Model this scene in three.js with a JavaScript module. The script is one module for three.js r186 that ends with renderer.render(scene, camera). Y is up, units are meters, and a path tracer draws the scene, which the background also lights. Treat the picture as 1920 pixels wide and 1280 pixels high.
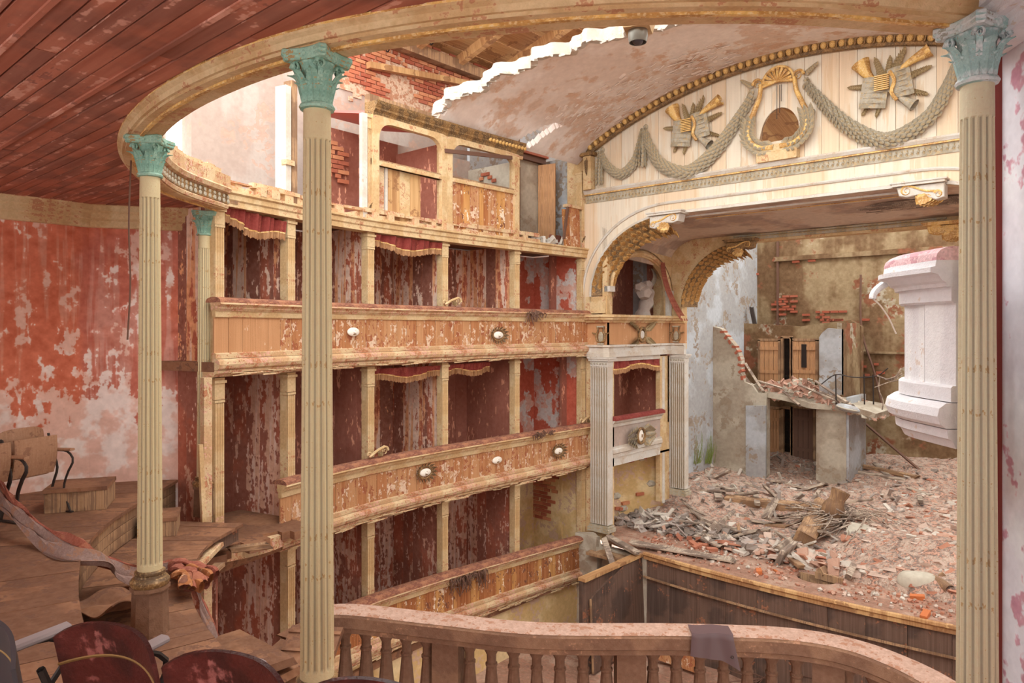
import * as THREE from 'three';
import { mergeGeometries, toCreasedNormals } from 'three/addons/utils/BufferGeometryUtils.js';

// ---------------------------------------------------------------- camera, sky, exposure
const scene = new THREE.Scene();
const EYE = 6.4, FOCAL = 1350, HORIZON = 615;              // eye height in metres, focal length and horizon in picture pixels
const camera = new THREE.PerspectiveCamera(2 * Math.atan(640 / FOCAL) * 180 / Math.PI, 1.5, 0.05, 120);
camera.position.set(4.98, EYE, 12.83);
camera.lookAt(4.98 - 0.664, EYE, 12.83 - 0.7477);
camera.setViewOffset(1920, 1280, 0, 25, 1920, 1280);      // a lens shift: the horizon lies a little above the middle
const renderer = new THREE.WebGLRenderer({ antialias: true });
renderer.toneMapping = THREE.LinearToneMapping;
renderer.toneMappingExposure = 1.5;
renderer.shadowMap.enabled = true;
scene.background = new THREE.Color(3.26, 3.34, 3.28);        // bright overcast sky over the open roof
scene.environment = null;

// ---------------------------------------------------------------- measuring
const RX = 0.7477, RZ = -0.664, FX = -0.664, FZ = -0.7477;
const V = (x, y, z) => new THREE.Vector3(x, y, z);
const at = (px, py, Z) => { const X = (px - 960) / FOCAL * Z; return V(4.98 + RX * X + FX * Z, EYE + (HORIZON - py) / FOCAL * Z, 12.83 + RZ * X + FZ * Z); };
const onX = (px, py, x) => { const q = (px - 960) / FOCAL; return at(px, py, (x - 4.98) / (RX * q + FX)); };
const onZ = (px, py, z) => { const q = (px - 960) / FOCAL; return at(px, py, (z - 12.83) / (RZ * q + FZ)); };
const onH = (px, py, h) => at(px, py, h * FOCAL / (HORIZON - py));   // h is measured from the eye
const Y = (h) => EYE + h;

// ---------------------------------------------------------------- random numbers and noise
function rng(seed) { let a = seed >>> 0; return () => { a = (a + 0x6D2B79F5) | 0; let t = Math.imul(a ^ (a >>> 15), 1 | a); t = (t + Math.imul(t ^ (t >>> 7), 61 | t)) ^ t; return ((t ^ (t >>> 14)) >>> 0) / 4294967296; }; }
const rnd = rng(7), rr = (a, b, r = rnd) => a + (b - a) * r();
const N = 512;
const fieldCache = new Map();
function field(seed, fx, fy, oct = 5, gain = 0.5) {        // tileable value noise, N x N, about 0..1
  const key = [seed, fx, fy, oct, gain].join();
  if (fieldCache.has(key)) return fieldCache.get(key);
  const out = new Float32Array(N * N); let amp = 1, sum = 0;
  for (let o = 0; o < oct && fx <= N && fy <= N; o++, fx *= 2, fy *= 2, amp *= gain) {
    const r = rng(seed * 131 + o * 17 + 1), g = new Float32Array(fx * fy); for (let i = 0; i < g.length; i++) g[i] = r();
    for (let j = 0; j < N; j++) {
      const y = j / N * fy, j0 = Math.floor(y), ty = y - j0, sy = ty * ty * (3 - 2 * ty), ja = (j0 % fy) * fx, jb = ((j0 + 1) % fy) * fx;
      for (let i = 0; i < N; i++) {
        const x = i / N * fx, i0 = Math.floor(x), tx = x - i0, sx = tx * tx * (3 - 2 * tx), ia = i0 % fx, ib = (i0 + 1) % fx;
        const a = g[ja + ia] + (g[ja + ib] - g[ja + ia]) * sx, b = g[jb + ia] + (g[jb + ib] - g[jb + ia]) * sx;
        out[j * N + i] += amp * (a + (b - a) * sy);
      }
    }
    sum += amp;
  }
  for (let i = 0; i < out.length; i++) out[i] = (out[i] / sum - 0.5) * 1.5 + 0.5;
  fieldCache.set(key, out); return out;
}
const sstep = (a, b, x) => { const t = Math.min(1, Math.max(0, (x - a) / (b - a))); return t * t * (3 - 2 * t); };
const mix3 = (a, b, t) => [a[0] + (b[0] - a[0]) * t, a[1] + (b[1] - a[1]) * t, a[2] + (b[2] - a[2]) * t];
function dataTex(n, tile, fn, srgb = true) {
  const d = new Uint8Array(N * N * 4);
  for (let j = 0; j < N; j++) for (let i = 0; i < N; i++) { const k = j * N + i, c = fn(k, i / N, j / N); for (let q = 0; q < 3; q++) d[k * 4 + q] = Math.max(0, Math.min(255, typeof c === 'number' ? c * 255 : c[q])); d[k * 4 + 3] = 255; }
  const t = new THREE.DataTexture(d, N, N); t.wrapS = t.wrapT = THREE.RepeatWrapping; t.magFilter = THREE.LinearFilter; t.minFilter = THREE.LinearMipmapLinearFilter; t.generateMipmaps = true;
  if (srgb) t.colorSpace = THREE.SRGBColorSpace; t.repeat.set(1 / tile[0], 1 / tile[1]); t.needsUpdate = true; return t;
}
const M = {};
const stdMat = (o) => new THREE.MeshStandardMaterial({ roughness: 0.88, side: THREE.DoubleSide, ...o });
// layered paint: coat(k,u,v) colour, under(k,u,v) colour, peel(k,u,v) 0 coat .. 1 bare
function paint(tile, coat, under, peel, bumpScale = 0.004, extra = {}) {
  const g = field(91, 64, 64, 3);
  const map = dataTex(N, tile, (k, u, v) => mix3(coat(k, u, v), under(k, u, v), peel(k, u, v)));
  if (bumpScale <= 0.002) return stdMat({ map, bumpMap: dataTexOnce(), bumpScale, ...extra });
  const bump = dataTex(N, tile, (k, u, v) => 0.75 - 0.6 * peel(k, u, v) + 0.25 * (g[k] - 0.5), false);
  return stdMat({ map, bumpMap: bump, bumpScale, ...extra });
}
const A1 = field(1, 4, 4, 6), A2 = field(2, 5, 5, 6), A3 = field(3, 8, 8, 6, 0.6), FINE = field(4, 48, 48, 4, 0.6), MED = field(5, 16, 16, 5, 0.6);
const STREAK = field(6, 32, 2, 5, 0.6), STREAK2 = field(7, 48, 3, 4, 0.65), STREAKL = field(8, 10, 1, 6, 0.55), GRAIN = field(9, 96, 3, 3), FLAKE = field(10, 40, 14, 4, 0.65), BLOT = field(11, 3, 3, 7, 0.58), SCRAPE = field(12, 3, 40, 4, 0.6);
const vary = (c, n, amt) => [c[0] + (n - 0.5) * amt, c[1] + (n - 0.5) * amt, c[2] + (n - 0.5) * amt];

M.redWall = paint([4.2, 4.2], (k) => vary(mix3([208, 114, 84], [194, 110, 90], sstep(0.42, 0.62, A2[k] * 0.5 + STREAKL[k] * 0.5)), FINE[k], 36),
  (k) => vary(mix3([232, 216, 206], [222, 182, 164], sstep(0.4, 0.6, MED[k])), FINE[k], 26),
  (k, u, v) => { const low = sstep(0.62, 0.1, v) * 0.26, side = sstep(0.62, 0.95, u) * sstep(0.05, 0.3, v) * 0.2; const t = A1[k] * 0.22 + MED[k] * 0.14 + STREAK2[k] * 0.18 + FINE[k] * 0.24 + FLAKE[k] * 0.22 + low * 1.25 + side * 1.5 + 0.02; return 0.92 * sstep(0.615, 0.645, t) + 0.3 * sstep(0.5, 0.62, STREAK2[k] * 0.6 + A2[k] * 0.4) * (1 - sstep(0.615, 0.645, t)); }, 0.003);
M.peelRed = paint([2.6, 2.6], (k) => vary(mix3([150, 94, 76], [194, 110, 82], sstep(0.4, 0.62, STREAKL[k])), FINE[k], 30),
  (k) => vary(mix3([238, 204, 182], [230, 164, 118], sstep(0.42, 0.6, STREAK[k])), FINE[k], 34),
  (k) => sstep(0.51, 0.535, FLAKE[k] * 0.34 + STREAKL[k] * 0.36 + FINE[k] * 0.14 + STREAK2[k] * 0.16), 0.004);
M.peelDark = paint([2.6, 2.6], (k) => vary(mix3([158, 98, 80], [180, 102, 78], sstep(0.4, 0.62, A2[k])), FINE[k], 22),
  (k) => vary(mix3([214, 166, 140], [222, 186, 168], sstep(0.42, 0.6, STREAK[k])), FINE[k], 30),
  (k) => sstep(0.535, 0.56, FLAKE[k] * 0.36 + STREAKL[k] * 0.28 + FINE[k] * 0.18 + STREAK2[k] * 0.18), 0.004);
M.smoothRed = paint([2.6, 2.6], (k) => vary([162, 100, 82], FINE[k] * 0.5 + A2[k] * 0.5, 30), (k) => vary([226, 164, 134], FINE[k], 30),
  (k) => sstep(0.66, 0.7, FLAKE[k] * 0.5 + A1[k] * 0.3 + STREAK[k] * 0.2), 0.002);
M.blotchRed = paint([2.2, 2.2], (k) => vary([200, 98, 74], FINE[k] * 0.6 + A2[k] * 0.4, 34), (k) => vary(mix3([214, 200, 192], [216, 168, 150], sstep(0.45, 0.62, MED[k])), FINE[k], 22),
  (k) => sstep(0.5, 0.545, BLOT[k] * 0.75 + STREAKL[k] * 0.25 + FINE[k] * 0.05), 0.003);
M.orange = paint([1.6, 1.6], (k) => vary(mix3([212, 154, 106], [198, 132, 84], sstep(0.4, 0.65, STREAKL[k])), GRAIN[k], 26),
  (k) => vary(mix3([240, 206, 176], [176, 102, 66], sstep(0.5, 0.56, MED[k])), FINE[k], 34),
  (k) => sstep(0.55, 0.575, FLAKE[k] * 0.45 + A3[k] * 0.3 + FINE[k] * 0.25), 0.006);
M.orangeSound = paint([1.6, 1.6], (k) => vary([216, 158, 110], GRAIN[k] * 0.6 + A2[k] * 0.4, 26), () => [240, 206, 176], (k) => sstep(0.74, 0.78, FLAKE[k] * 0.5 + A3[k] * 0.5), 0.002);
M.ochre = paint([1.6, 1.6], (k) => vary(mix3([196, 140, 80], [164, 100, 56], sstep(0.4, 0.65, STREAKL[k])), GRAIN[k], 34),
  (k) => vary(mix3([232, 206, 180], [120, 72, 50], sstep(0.48, 0.56, MED[k])), FINE[k], 34),
  (k) => sstep(0.6, 0.64, FLAKE[k] * 0.45 + A3[k] * 0.3 + FINE[k] * 0.25), 0.006);
M.cream = paint([1.3, 1.3], (k) => vary(mix3([238, 206, 158], [224, 184, 132], sstep(0.4, 0.65, A2[k])), FINE[k], 24), (k) => vary([196, 130, 92], FINE[k], 30), (k) => 0.8 * sstep(0.66, 0.71, A3[k] * 0.5 + FINE[k] * 0.5), 0.002);
M.creamWorn = paint([1.1, 1.1], (k) => vary(mix3([236, 204, 160], [222, 178, 132], sstep(0.4, 0.65, A2[k])), FINE[k], 28), (k) => vary(mix3([196, 128, 88], [226, 172, 146], sstep(0.45, 0.58, MED[k])), FINE[k], 40), (k) => sstep(0.53, 0.59, A3[k] * 0.45 + FINE[k] * 0.55), 0.005);
M.white = paint([1.5, 1.5], (k) => vary(mix3([232, 222, 210], [224, 208, 190], sstep(0.4, 0.65, A2[k])), FINE[k], 14), () => [206, 178, 150], (k) => 0.7 * sstep(0.72, 0.76, A3[k] * 0.5 + FINE[k] * 0.5), 0.002);
M.tympanum = paint([2.4, 2.4], (k) => vary(mix3([238, 222, 200], [236, 208, 176], sstep(0.42, 0.7, STREAKL[k] * 0.6 + A1[k] * 0.4)), GRAIN[k], 12), () => [222, 186, 146], (k) => 0.5 * sstep(0.7, 0.76, STREAK[k]), 0.001);
M.coolWhite = paint([1.5, 1.5], (k) => vary(mix3([240, 238, 238], [230, 226, 228], sstep(0.42, 0.64, STREAKL[k])), FINE[k], 10), () => [214, 190, 172], (k) => 0.6 * sstep(0.73, 0.76, A3[k] * 0.6 + FINE[k] * 0.4), 0.002);
M.vault = paint([3.6, 3.6], (k) => vary(mix3([242, 230, 222], [232, 214, 202], sstep(0.4, 0.62, BLOT[k])), FINE[k], 14), (k) => vary([214, 178, 152], FINE[k], 26), (k) => 0.55 * sstep(0.56, 0.66, A1[k] * 0.6 + MED[k] * 0.4) + 0.4 * sstep(0.62, 0.66, MED[k] * 0.5 + FINE[k] * 0.5) * sstep(0.5, 0.6, A1[k]), 0.006);
M.plasterPale = paint([3.4, 3.4], (k) => vary(mix3([204, 206, 210], [184, 180, 178], sstep(0.42, 0.62, A1[k])), FINE[k], 20), (k) => vary(mix3([176, 160, 140], [150, 128, 112], MED[k]), FINE[k], 30), (k) => sstep(0.6, 0.7, A3[k] * 0.6 + FINE[k] * 0.4), 0.004);
M.plasterBack = paint([4.6, 4.6], (k) => vary(mix3([172, 146, 110], [128, 96, 64], sstep(0.38, 0.64, A1[k] * 0.6 + STREAKL[k] * 0.4)), FINE[k], 34), (k) => vary(mix3([190, 176, 154], [150, 92, 62], sstep(0.5, 0.6, MED[k])), FINE[k], 34), (k) => sstep(0.58, 0.68, A2[k] * 0.5 + MED[k] * 0.35 + FINE[k] * 0.15), 0.005);
M.plasterGrey = paint([3.0, 3.0], (k) => vary(mix3([214, 202, 182], [192, 176, 156], sstep(0.4, 0.62, A1[k])), FINE[k], 20), (k) => vary([176, 156, 134], FINE[k], 26), (k) => sstep(0.6, 0.68, A3[k] * 0.7 + FINE[k] * 0.3), 0.003);
M.plasterPink = paint([3.4, 3.4], (k) => vary(mix3([206, 188, 176], [196, 172, 158], sstep(0.4, 0.62, A1[k] * 0.6 + STREAKL[k] * 0.4)), FINE[k], 14), (k) => vary([206, 164, 142], FINE[k], 24), (k) => 0.7 * sstep(0.58, 0.68, A3[k] * 0.6 + FINE[k] * 0.4), 0.004);
M.plasterYellow = paint([2.6, 2.6], (k) => vary(mix3([232, 206, 158], [214, 178, 122], sstep(0.4, 0.62, A1[k])), FINE[k], 20), (k) => vary([204, 168, 140], FINE[k], 24), (k) => sstep(0.6, 0.66, A3[k] * 0.6 + FINE[k] * 0.4), 0.003);
M.ceiling = paint([2.4, 2.4], (k) => vary(mix3([180, 108, 84], [152, 94, 76], sstep(0.38, 0.64, A2[k])), SCRAPE[k], 34), (k) => vary(mix3([216, 160, 140], [140, 84, 70], sstep(0.5, 0.58, A3[k])), FINE[k], 36), (k) => 0.75 * sstep(0.63, 0.68, SCRAPE[k] * 0.5 + MED[k] * 0.25 + FINE[k] * 0.25), 0.003);
M.floor = paint([2.2, 2.2], (k) => vary(mix3([172, 120, 86], [144, 98, 70], sstep(0.4, 0.62, A1[k])), FINE[k], 26), (k) => vary([122, 80, 58], FINE[k], 26), (k) => 0.8 * sstep(0.6, 0.68, A3[k] * 0.5 + FINE[k] * 0.5), 0.003);
M.apron = paint([2.2, 2.2], (k) => vary(mix3([196, 160, 138], [172, 130, 108], sstep(0.4, 0.62, A1[k])), FINE[k], 40), (k) => vary(mix3([216, 140, 106], [150, 110, 92], MED[k]), FINE[k], 40), (k) => sstep(0.58, 0.66, MED[k] * 0.4 + FINE[k] * 0.6), 0.006);
M.rubbleBed = paint([1.4, 1.4], (k) => vary(mix3([186, 160, 142], [146, 124, 112], sstep(0.4, 0.62, MED[k])), FINE[k], 60), (k) => vary([182, 136, 114], FINE[k], 50), (k) => sstep(0.54, 0.6, FINE[k] * 0.6 + MED[k] * 0.4), 0.02);
M.pit = paint([2.0, 2.0], (k) => vary(mix3([82, 62, 52], [104, 78, 64], sstep(0.4, 0.62, A1[k])), GRAIN[k], 20), (k) => vary([150, 92, 62], FINE[k], 30), (k) => 0.8 * sstep(0.68, 0.72, A3[k] * 0.6 + FINE[k] * 0.4), 0.002);
M.oldWood = paint([1.2, 1.2], (k) => vary(mix3([178, 140, 104], [140, 106, 78], sstep(0.4, 0.62, A2[k])), GRAIN[k], 40), (k) => [110, 80, 60], (k) => 0.6 * sstep(0.62, 0.68, GRAIN[k]), 0.003);
M.greyWood = paint([1.0, 1.0], (k) => vary(mix3([190, 170, 150], [138, 118, 104], sstep(0.4, 0.62, A2[k])), GRAIN[k], 44), (k) => [96, 80, 70], (k) => 0.6 * sstep(0.62, 0.68, GRAIN[k]), 0.003);
M.roofWood = paint([1.6, 1.6], (k) => vary(mix3([222, 174, 118], [196, 144, 94], sstep(0.4, 0.62, STREAKL[k])), GRAIN[k], 30), (k) => [150, 100, 64], (k) => 0.6 * sstep(0.62, 0.7, A3[k]), 0.002);
M.railBrown = paint([1.6, 1.6], (k) => vary(mix3([160, 118, 90], [142, 102, 78], sstep(0.4, 0.62, A2[k])), FINE[k], 18), (k) => [206, 150, 116], (k) => 0.7 * sstep(0.68, 0.74, A3[k] * 0.6 + FINE[k] * 0.4), 0.002);
M.railDust = paint([1.2, 1.2], (k) => vary([196, 158, 138], FINE[k], 40), (k) => [166, 112, 84], (k) => 0.8 * sstep(0.6, 0.68, MED[k] * 0.5 + FINE[k] * 0.5), 0.004);
M.patina = paint([0.5, 0.5], (k) => vary(mix3([156, 190, 170], [128, 168, 150], sstep(0.4, 0.62, A2[k])), FINE[k], 34), (k) => vary([162, 132, 86], FINE[k], 30), (k) => sstep(0.58, 0.66, A3[k] * 0.5 + FINE[k] * 0.5), 0.002, { roughness: 0.7 });
M.patinaPale = paint([0.5, 0.5], (k) => vary(mix3([208, 216, 216], [158, 190, 188], sstep(0.42, 0.62, A2[k])), FINE[k], 24), (k) => vary([150, 150, 140], FINE[k], 30), (k) => sstep(0.62, 0.68, A3[k] * 0.5 + FINE[k] * 0.5), 0.002, { roughness: 0.7 });
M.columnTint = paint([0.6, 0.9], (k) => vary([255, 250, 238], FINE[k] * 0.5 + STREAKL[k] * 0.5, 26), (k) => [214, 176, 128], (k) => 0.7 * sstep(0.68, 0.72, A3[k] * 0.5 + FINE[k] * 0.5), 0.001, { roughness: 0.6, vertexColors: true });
M.columnCoolLit = M.columnTint.clone(); M.columnCoolLit.color.setRGB(0.82, 0.92, 1.1);  // columnTint copy with cool window light put into its colour as blue
M.gold = paint([0.6, 0.6], (k) => vary(mix3([230, 186, 110], [190, 140, 76], sstep(0.4, 0.64, A2[k])), FINE[k], 34), (k) => [226, 206, 168], (k) => 0.6 * sstep(0.64, 0.7, FINE[k]), 0.001, { roughness: 0.55 });
M.goldDark = paint([0.6, 0.6], (k) => vary(mix3([140, 104, 62], [104, 78, 50], sstep(0.4, 0.64, A2[k])), FINE[k], 34), (k) => [196, 160, 110], (k) => 0.5 * sstep(0.64, 0.7, FINE[k]), 0.001, { roughness: 0.6 });
M.stucco = paint([0.6, 0.6], (k) => vary(mix3([196, 184, 164], [172, 158, 134], sstep(0.4, 0.64, A2[k])), FINE[k], 24), (k) => [214, 178, 126], (k) => 0.6 * sstep(0.62, 0.7, MED[k]), 0.001, { roughness: 0.75 });
M.plush = paint([0.5, 0.5], (k) => vary(mix3([136, 86, 68], [160, 106, 80], sstep(0.4, 0.64, A2[k])), FINE[k], 44), (k) => [186, 128, 92], (k) => 0.6 * sstep(0.58, 0.68, A3[k]), 0.004, { roughness: 1 });
M.plushPink = paint([0.5, 0.5], (k) => vary([222, 184, 186], FINE[k], 40), (k) => [196, 140, 148], (k) => 0.7 * sstep(0.54, 0.64, A3[k]), 0.004, { roughness: 1 });
M.velvet = paint([0.8, 0.8], (k) => vary([132, 52, 44], FINE[k] * 0.5 + STREAK[k] * 0.5, 34), (k) => [170, 92, 74], (k) => 0.5 * sstep(0.66, 0.72, A3[k]), 0.002, { roughness: 0.95 });
M.fringe = paint([0.4, 0.4], (k) => vary([168, 124, 86], STREAK2[k], 60), (k) => [140, 92, 58], (k) => 0.6 * sstep(0.55, 0.65, GRAIN[k]), 0.004, { roughness: 1 });
M.drapeRed = paint([0.8, 0.8], (k) => vary([150, 84, 66], FINE[k], 30), (k) => [176, 112, 84], (k) => 0.7 * sstep(0.58, 0.68, A3[k]), 0.002, { roughness: 1 });
M.drapeGrey = paint([0.8, 0.8], (k) => vary([150, 122, 112], FINE[k], 24), (k) => [166, 118, 90], (k) => 0.7 * sstep(0.56, 0.68, A3[k]), 0.002, { roughness: 1 });
M.seatMaroon = paint([0.7, 0.7], (k) => vary(mix3([78, 34, 30], [104, 44, 38], sstep(0.4, 0.64, A2[k])), FINE[k], 16), (k) => vary([196, 120, 112], FINE[k], 24), (k) => 0.75 * sstep(0.66, 0.76, STREAKL[k] * 0.5 + A3[k] * 0.5), 0.001, { roughness: 0.4 });
M.seatBrown = paint([0.7, 0.7], (k) => vary([166, 122, 92], FINE[k] * 0.5 + GRAIN[k] * 0.5, 26), (k) => [126, 84, 62], (k) => 0.6 * sstep(0.64, 0.72, A3[k]), 0.001, { roughness: 0.7 });
M.leafBronze = paint([0.6, 0.6], (k) => vary(mix3([172, 148, 108], [146, 122, 86], sstep(0.4, 0.64, A2[k])), FINE[k], 30), () => [196, 170, 120], (k) => 0.5 * sstep(0.64, 0.7, FINE[k]), 0.001, { roughness: 0.65 });
M.soffit = paint([3.0, 3.0], (k) => vary(mix3([204, 182, 162], [170, 146, 130], sstep(0.4, 0.62, BLOT[k])), FINE[k], 16), (k) => vary([196, 164, 140], FINE[k], 24), (k) => 0.6 * sstep(0.58, 0.68, A3[k]), 0.004);
M.doorWood = paint([0.9, 0.9], (k) => vary([204, 154, 110], GRAIN[k], 40), () => [150, 106, 76], (k) => 0.6 * sstep(0.62, 0.68, GRAIN[k]), 0.002);
M.rubbleBrick = stdMat({ color: 0xbf9480 });
M.brickA = stdMat({ color: 0xc07050 }); M.brickB = stdMat({ color: 0xb06248 }); M.brickC = stdMat({ color: 0xd08a62 }); M.brickD = stdMat({ color: 0xa8563c });
for (const m of [M.brickA, M.brickB, M.brickC, M.brickD]) { m.bumpMap = dataTexOnce(); m.bumpScale = 0.006; }
function dataTexOnce() { return M.grit || (M.grit = dataTex(N, [0.4, 0.4], (k) => FINE[k], false)); }
M.mortar = paint([1.2, 1.2], (k) => vary([206, 174, 148], FINE[k], 40), (k) => [180, 128, 98], (k) => sstep(0.55, 0.65, MED[k]), 0.006);
M.iron = stdMat({ color: 0x3a302b, roughness: 0.6, metalness: 0.3 });
M.rust = stdMat({ color: 0x6b4a3a, roughness: 0.8 });
M.brass = stdMat({ color: 0x9a7a4a, roughness: 0.45, metalness: 0.6 });
M.mask = stdMat({ color: 0xf2e8da, roughness: 0.7 });
M.doorShade = stdMat({ color: 0x2a1c16 });  // flat dark colour painting the shade inside doorways; also used on a pane
M.steel = stdMat({ color: 0x8a8880, roughness: 0.4, metalness: 0.7 });
M.armPad = stdMat({ color: 0xa99a98, roughness: 0.6 });
M.darkLeather = stdMat({ color: 0x4a4447, roughness: 0.45 });
M.coolWhite.color.setScalar(0.95); M.tympanum.color.setScalar(0.85);
for (const k of ['floor', 'railBrown', 'seatMaroon']) M[k].color.setScalar(0.7);
for (const k of ['plasterGrey', 'plasterBack', 'white', 'plasterPink', 'plasterPale', 'cream', 'creamWorn', 'orange', 'orangeSound', 'stucco', 'columnTint', 'railDust', 'apron', 'roofWood']) M[k].color.setScalar(0.78);   // colours of brightly lit surfaces dimmed to offset the raised exposure
M.brass.color.multiplyScalar(1);
// ---------------------------------------------------------------- geometry helpers
function finish(g, crease = 0.6, keepUv = false) {
  if (g.index) g = g.toNonIndexed();
  for (const n of Object.keys(g.attributes)) if (!['position', 'normal', 'uv', 'color'].includes(n)) g.deleteAttribute(n);
  g.computeVertexNormals();
  if (crease > 0) g = toCreasedNormals(g, crease);
  if (!keepUv || !g.attributes.uv) metreUv(g);
  return g;
}
function metreUv(g, ou = 0, ov = 0) {                      // uv in metres across the side that each triangle mostly faces
  const p = g.attributes.position, uv = new Float32Array(p.count * 2), a = V(), b = V(), c = V(), n = V();
  for (let i = 0; i < p.count; i += 3) {
    a.fromBufferAttribute(p, i); b.fromBufferAttribute(p, i + 1); c.fromBufferAttribute(p, i + 2);
    n.subVectors(b, a).cross(c.clone().sub(a)); const x = Math.abs(n.x), y = Math.abs(n.y), z = Math.abs(n.z);
    [a, b, c].forEach((q, k) => { uv[(i + k) * 2] = (y > x && y > z ? q.x : x > z ? q.z : q.x) + ou; uv[(i + k) * 2 + 1] = (y > x && y > z ? q.z : q.y) + ov; });
  }
  g.setAttribute('uv', new THREE.BufferAttribute(uv, 2)); return g;
}
const merge = (list) => { const l = list.map((g) => (g.index ? g.toNonIndexed() : g)); const col = l.every((g) => g.attributes.color); for (const g of l) { if (!g.attributes.uv) metreUv(g); for (const n of Object.keys(g.attributes)) if (!(['position', 'normal', 'uv'].includes(n) || (n === 'color' && col))) g.deleteAttribute(n); } return l.length === 1 ? l[0] : mergeGeometries(l); };
const place = (g, x, y, z, rx = 0, ry = 0, rz = 0) => g.applyMatrix4(new THREE.Matrix4().compose(V(x, y, z), new THREE.Quaternion().setFromEuler(new THREE.Euler(rx, ry, rz, 'YXZ')), V(1, 1, 1)));
const box = (w, h, d, x = 0, y = 0, z = 0, rx = 0, ry = 0, rz = 0) => place(finish(new THREE.BoxGeometry(w, h, d), 0), x, y, z, rx, ry, rz);
function chamfer(w, h, d, b = 0.01, x = 0, y = 0, z = 0, rx = 0, ry = 0, rz = 0) {   // box with bevelled long edges
  const s = new THREE.Shape(); const W = w / 2, H = h / 2;
  s.moveTo(-W + b, -H); s.lineTo(W - b, -H); s.lineTo(W, -H + b); s.lineTo(W, H - b); s.lineTo(W - b, H); s.lineTo(-W + b, H); s.lineTo(-W, H - b); s.lineTo(-W, -H + b);
  const g = new THREE.ExtrudeGeometry(s, { depth: d, bevelEnabled: false }); g.translate(0, 0, -d / 2); return place(finish(g, 0), x, y, z, rx, ry, rz);
}
const extrude = (pts, depth, holes = [], bevel = 0, crease = 0.5) => {
  const s = pts instanceof THREE.Shape ? pts : new THREE.Shape(pts.map((p) => new THREE.Vector2(p[0], p[1])));
  for (const h of holes) s.holes.push(h instanceof THREE.Path ? h : new THREE.Path(h.map((p) => new THREE.Vector2(p[0], p[1]))));
  return finish(new THREE.ExtrudeGeometry(s, { depth, bevelEnabled: bevel > 0, bevelThickness: bevel, bevelSize: bevel, bevelSegments: 1, curveSegments: 14, steps: 1 }), crease);
};
const lathe = (pts, seg = 24, crease = 0.6) => finish(new THREE.LatheGeometry(pts.map((p) => new THREE.Vector2(p[0], p[1])), seg), crease);
const tube = (pts, r, seg = 24, rad = 8, closed = false) => finish(new THREE.TubeGeometry(new THREE.CatmullRomCurve3(pts, closed), seg, r, rad, closed), 0.9);
function taperTube(pts, rf, seg = 24, rad = 8, flat = 1) { // tube whose radius follows rf(t)
  const c = new THREE.CatmullRomCurve3(pts), fr = c.computeFrenetFrames(seg), pos = [], idx = [];
  for (let i = 0; i <= seg; i++) { const t = i / seg, p = c.getPoint(t), r = rf(t); for (let j = 0; j <= rad; j++) { const a = j / rad * 2 * Math.PI; pos.push(...p.clone().addScaledVector(fr.normals[i], Math.cos(a) * r).addScaledVector(fr.binormals[i], Math.sin(a) * r * flat).toArray()); } }
  for (let i = 0; i < seg; i++) for (let j = 0; j < rad; j++) { const a = i * (rad + 1) + j, b = a + rad + 1; idx.push(a, b, a + 1, b, b + 1, a + 1); }
  const g = new THREE.BufferGeometry(); g.setAttribute('position', new THREE.Float32BufferAttribute(pos, 3)); g.setIndex(idx); return finish(g, 0.9);
}
// sheet with thickness: f(u,v) -> Vector3; mask(u,v) keeps a cell
function shell(f, nu, nv, th, mask = null, crease = 0.7, uvs = null) {
  const P = [], Q = [], U = [];
  const e = 1e-3;
  for (let j = 0; j <= nv; j++) for (let i = 0; i <= nu; i++) {
    const u = i / nu, v = j / nv, p = f(u, v), a = f(Math.min(1, u + e), v).sub(f(Math.max(0, u - e), v)), b = f(u, Math.min(1, v + e)).sub(f(u, Math.max(0, v - e)));
    const n = a.cross(b).normalize(); P.push(p); Q.push(p.clone().addScaledVector(n, -th)); if (uvs) U.push(uvs(u, v));
  }
  const pos = [], uv = [], keep = (i, j) => i >= 0 && j >= 0 && i < nu && j < nv && (!mask || mask((i + 0.5) / nu, (j + 0.5) / nv)), id = (i, j) => j * (nu + 1) + i;
  const tri = (A, a, B, b, C, c) => { pos.push(...A[a].toArray(), ...B[b].toArray(), ...C[c].toArray()); if (uvs) uv.push(...U[a], ...U[b], ...U[c]); };
  for (let j = 0; j < nv; j++) for (let i = 0; i < nu; i++) if (keep(i, j)) {
    const a = id(i, j), b = id(i + 1, j), c = id(i + 1, j + 1), d = id(i, j + 1);
    tri(P, a, P, b, P, c); tri(P, a, P, c, P, d); tri(Q, a, Q, c, Q, b); tri(Q, a, Q, d, Q, c);
    if (!keep(i, j - 1)) { tri(P, a, Q, a, Q, b); tri(P, a, Q, b, P, b); }
    if (!keep(i + 1, j)) { tri(P, b, Q, b, Q, c); tri(P, b, Q, c, P, c); }
    if (!keep(i, j + 1)) { tri(P, c, Q, c, Q, d); tri(P, c, Q, d, P, d); }
    if (!keep(i - 1, j)) { tri(P, d, Q, d, Q, a); tri(P, d, Q, a, P, a); }
  }
  const g = new THREE.BufferGeometry(); g.setAttribute('position', new THREE.Float32BufferAttribute(pos, 3)); if (uvs) g.setAttribute('uv', new THREE.Float32BufferAttribute(uv, 2));
  return finish(g, crease, !!uvs);
}
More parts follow.
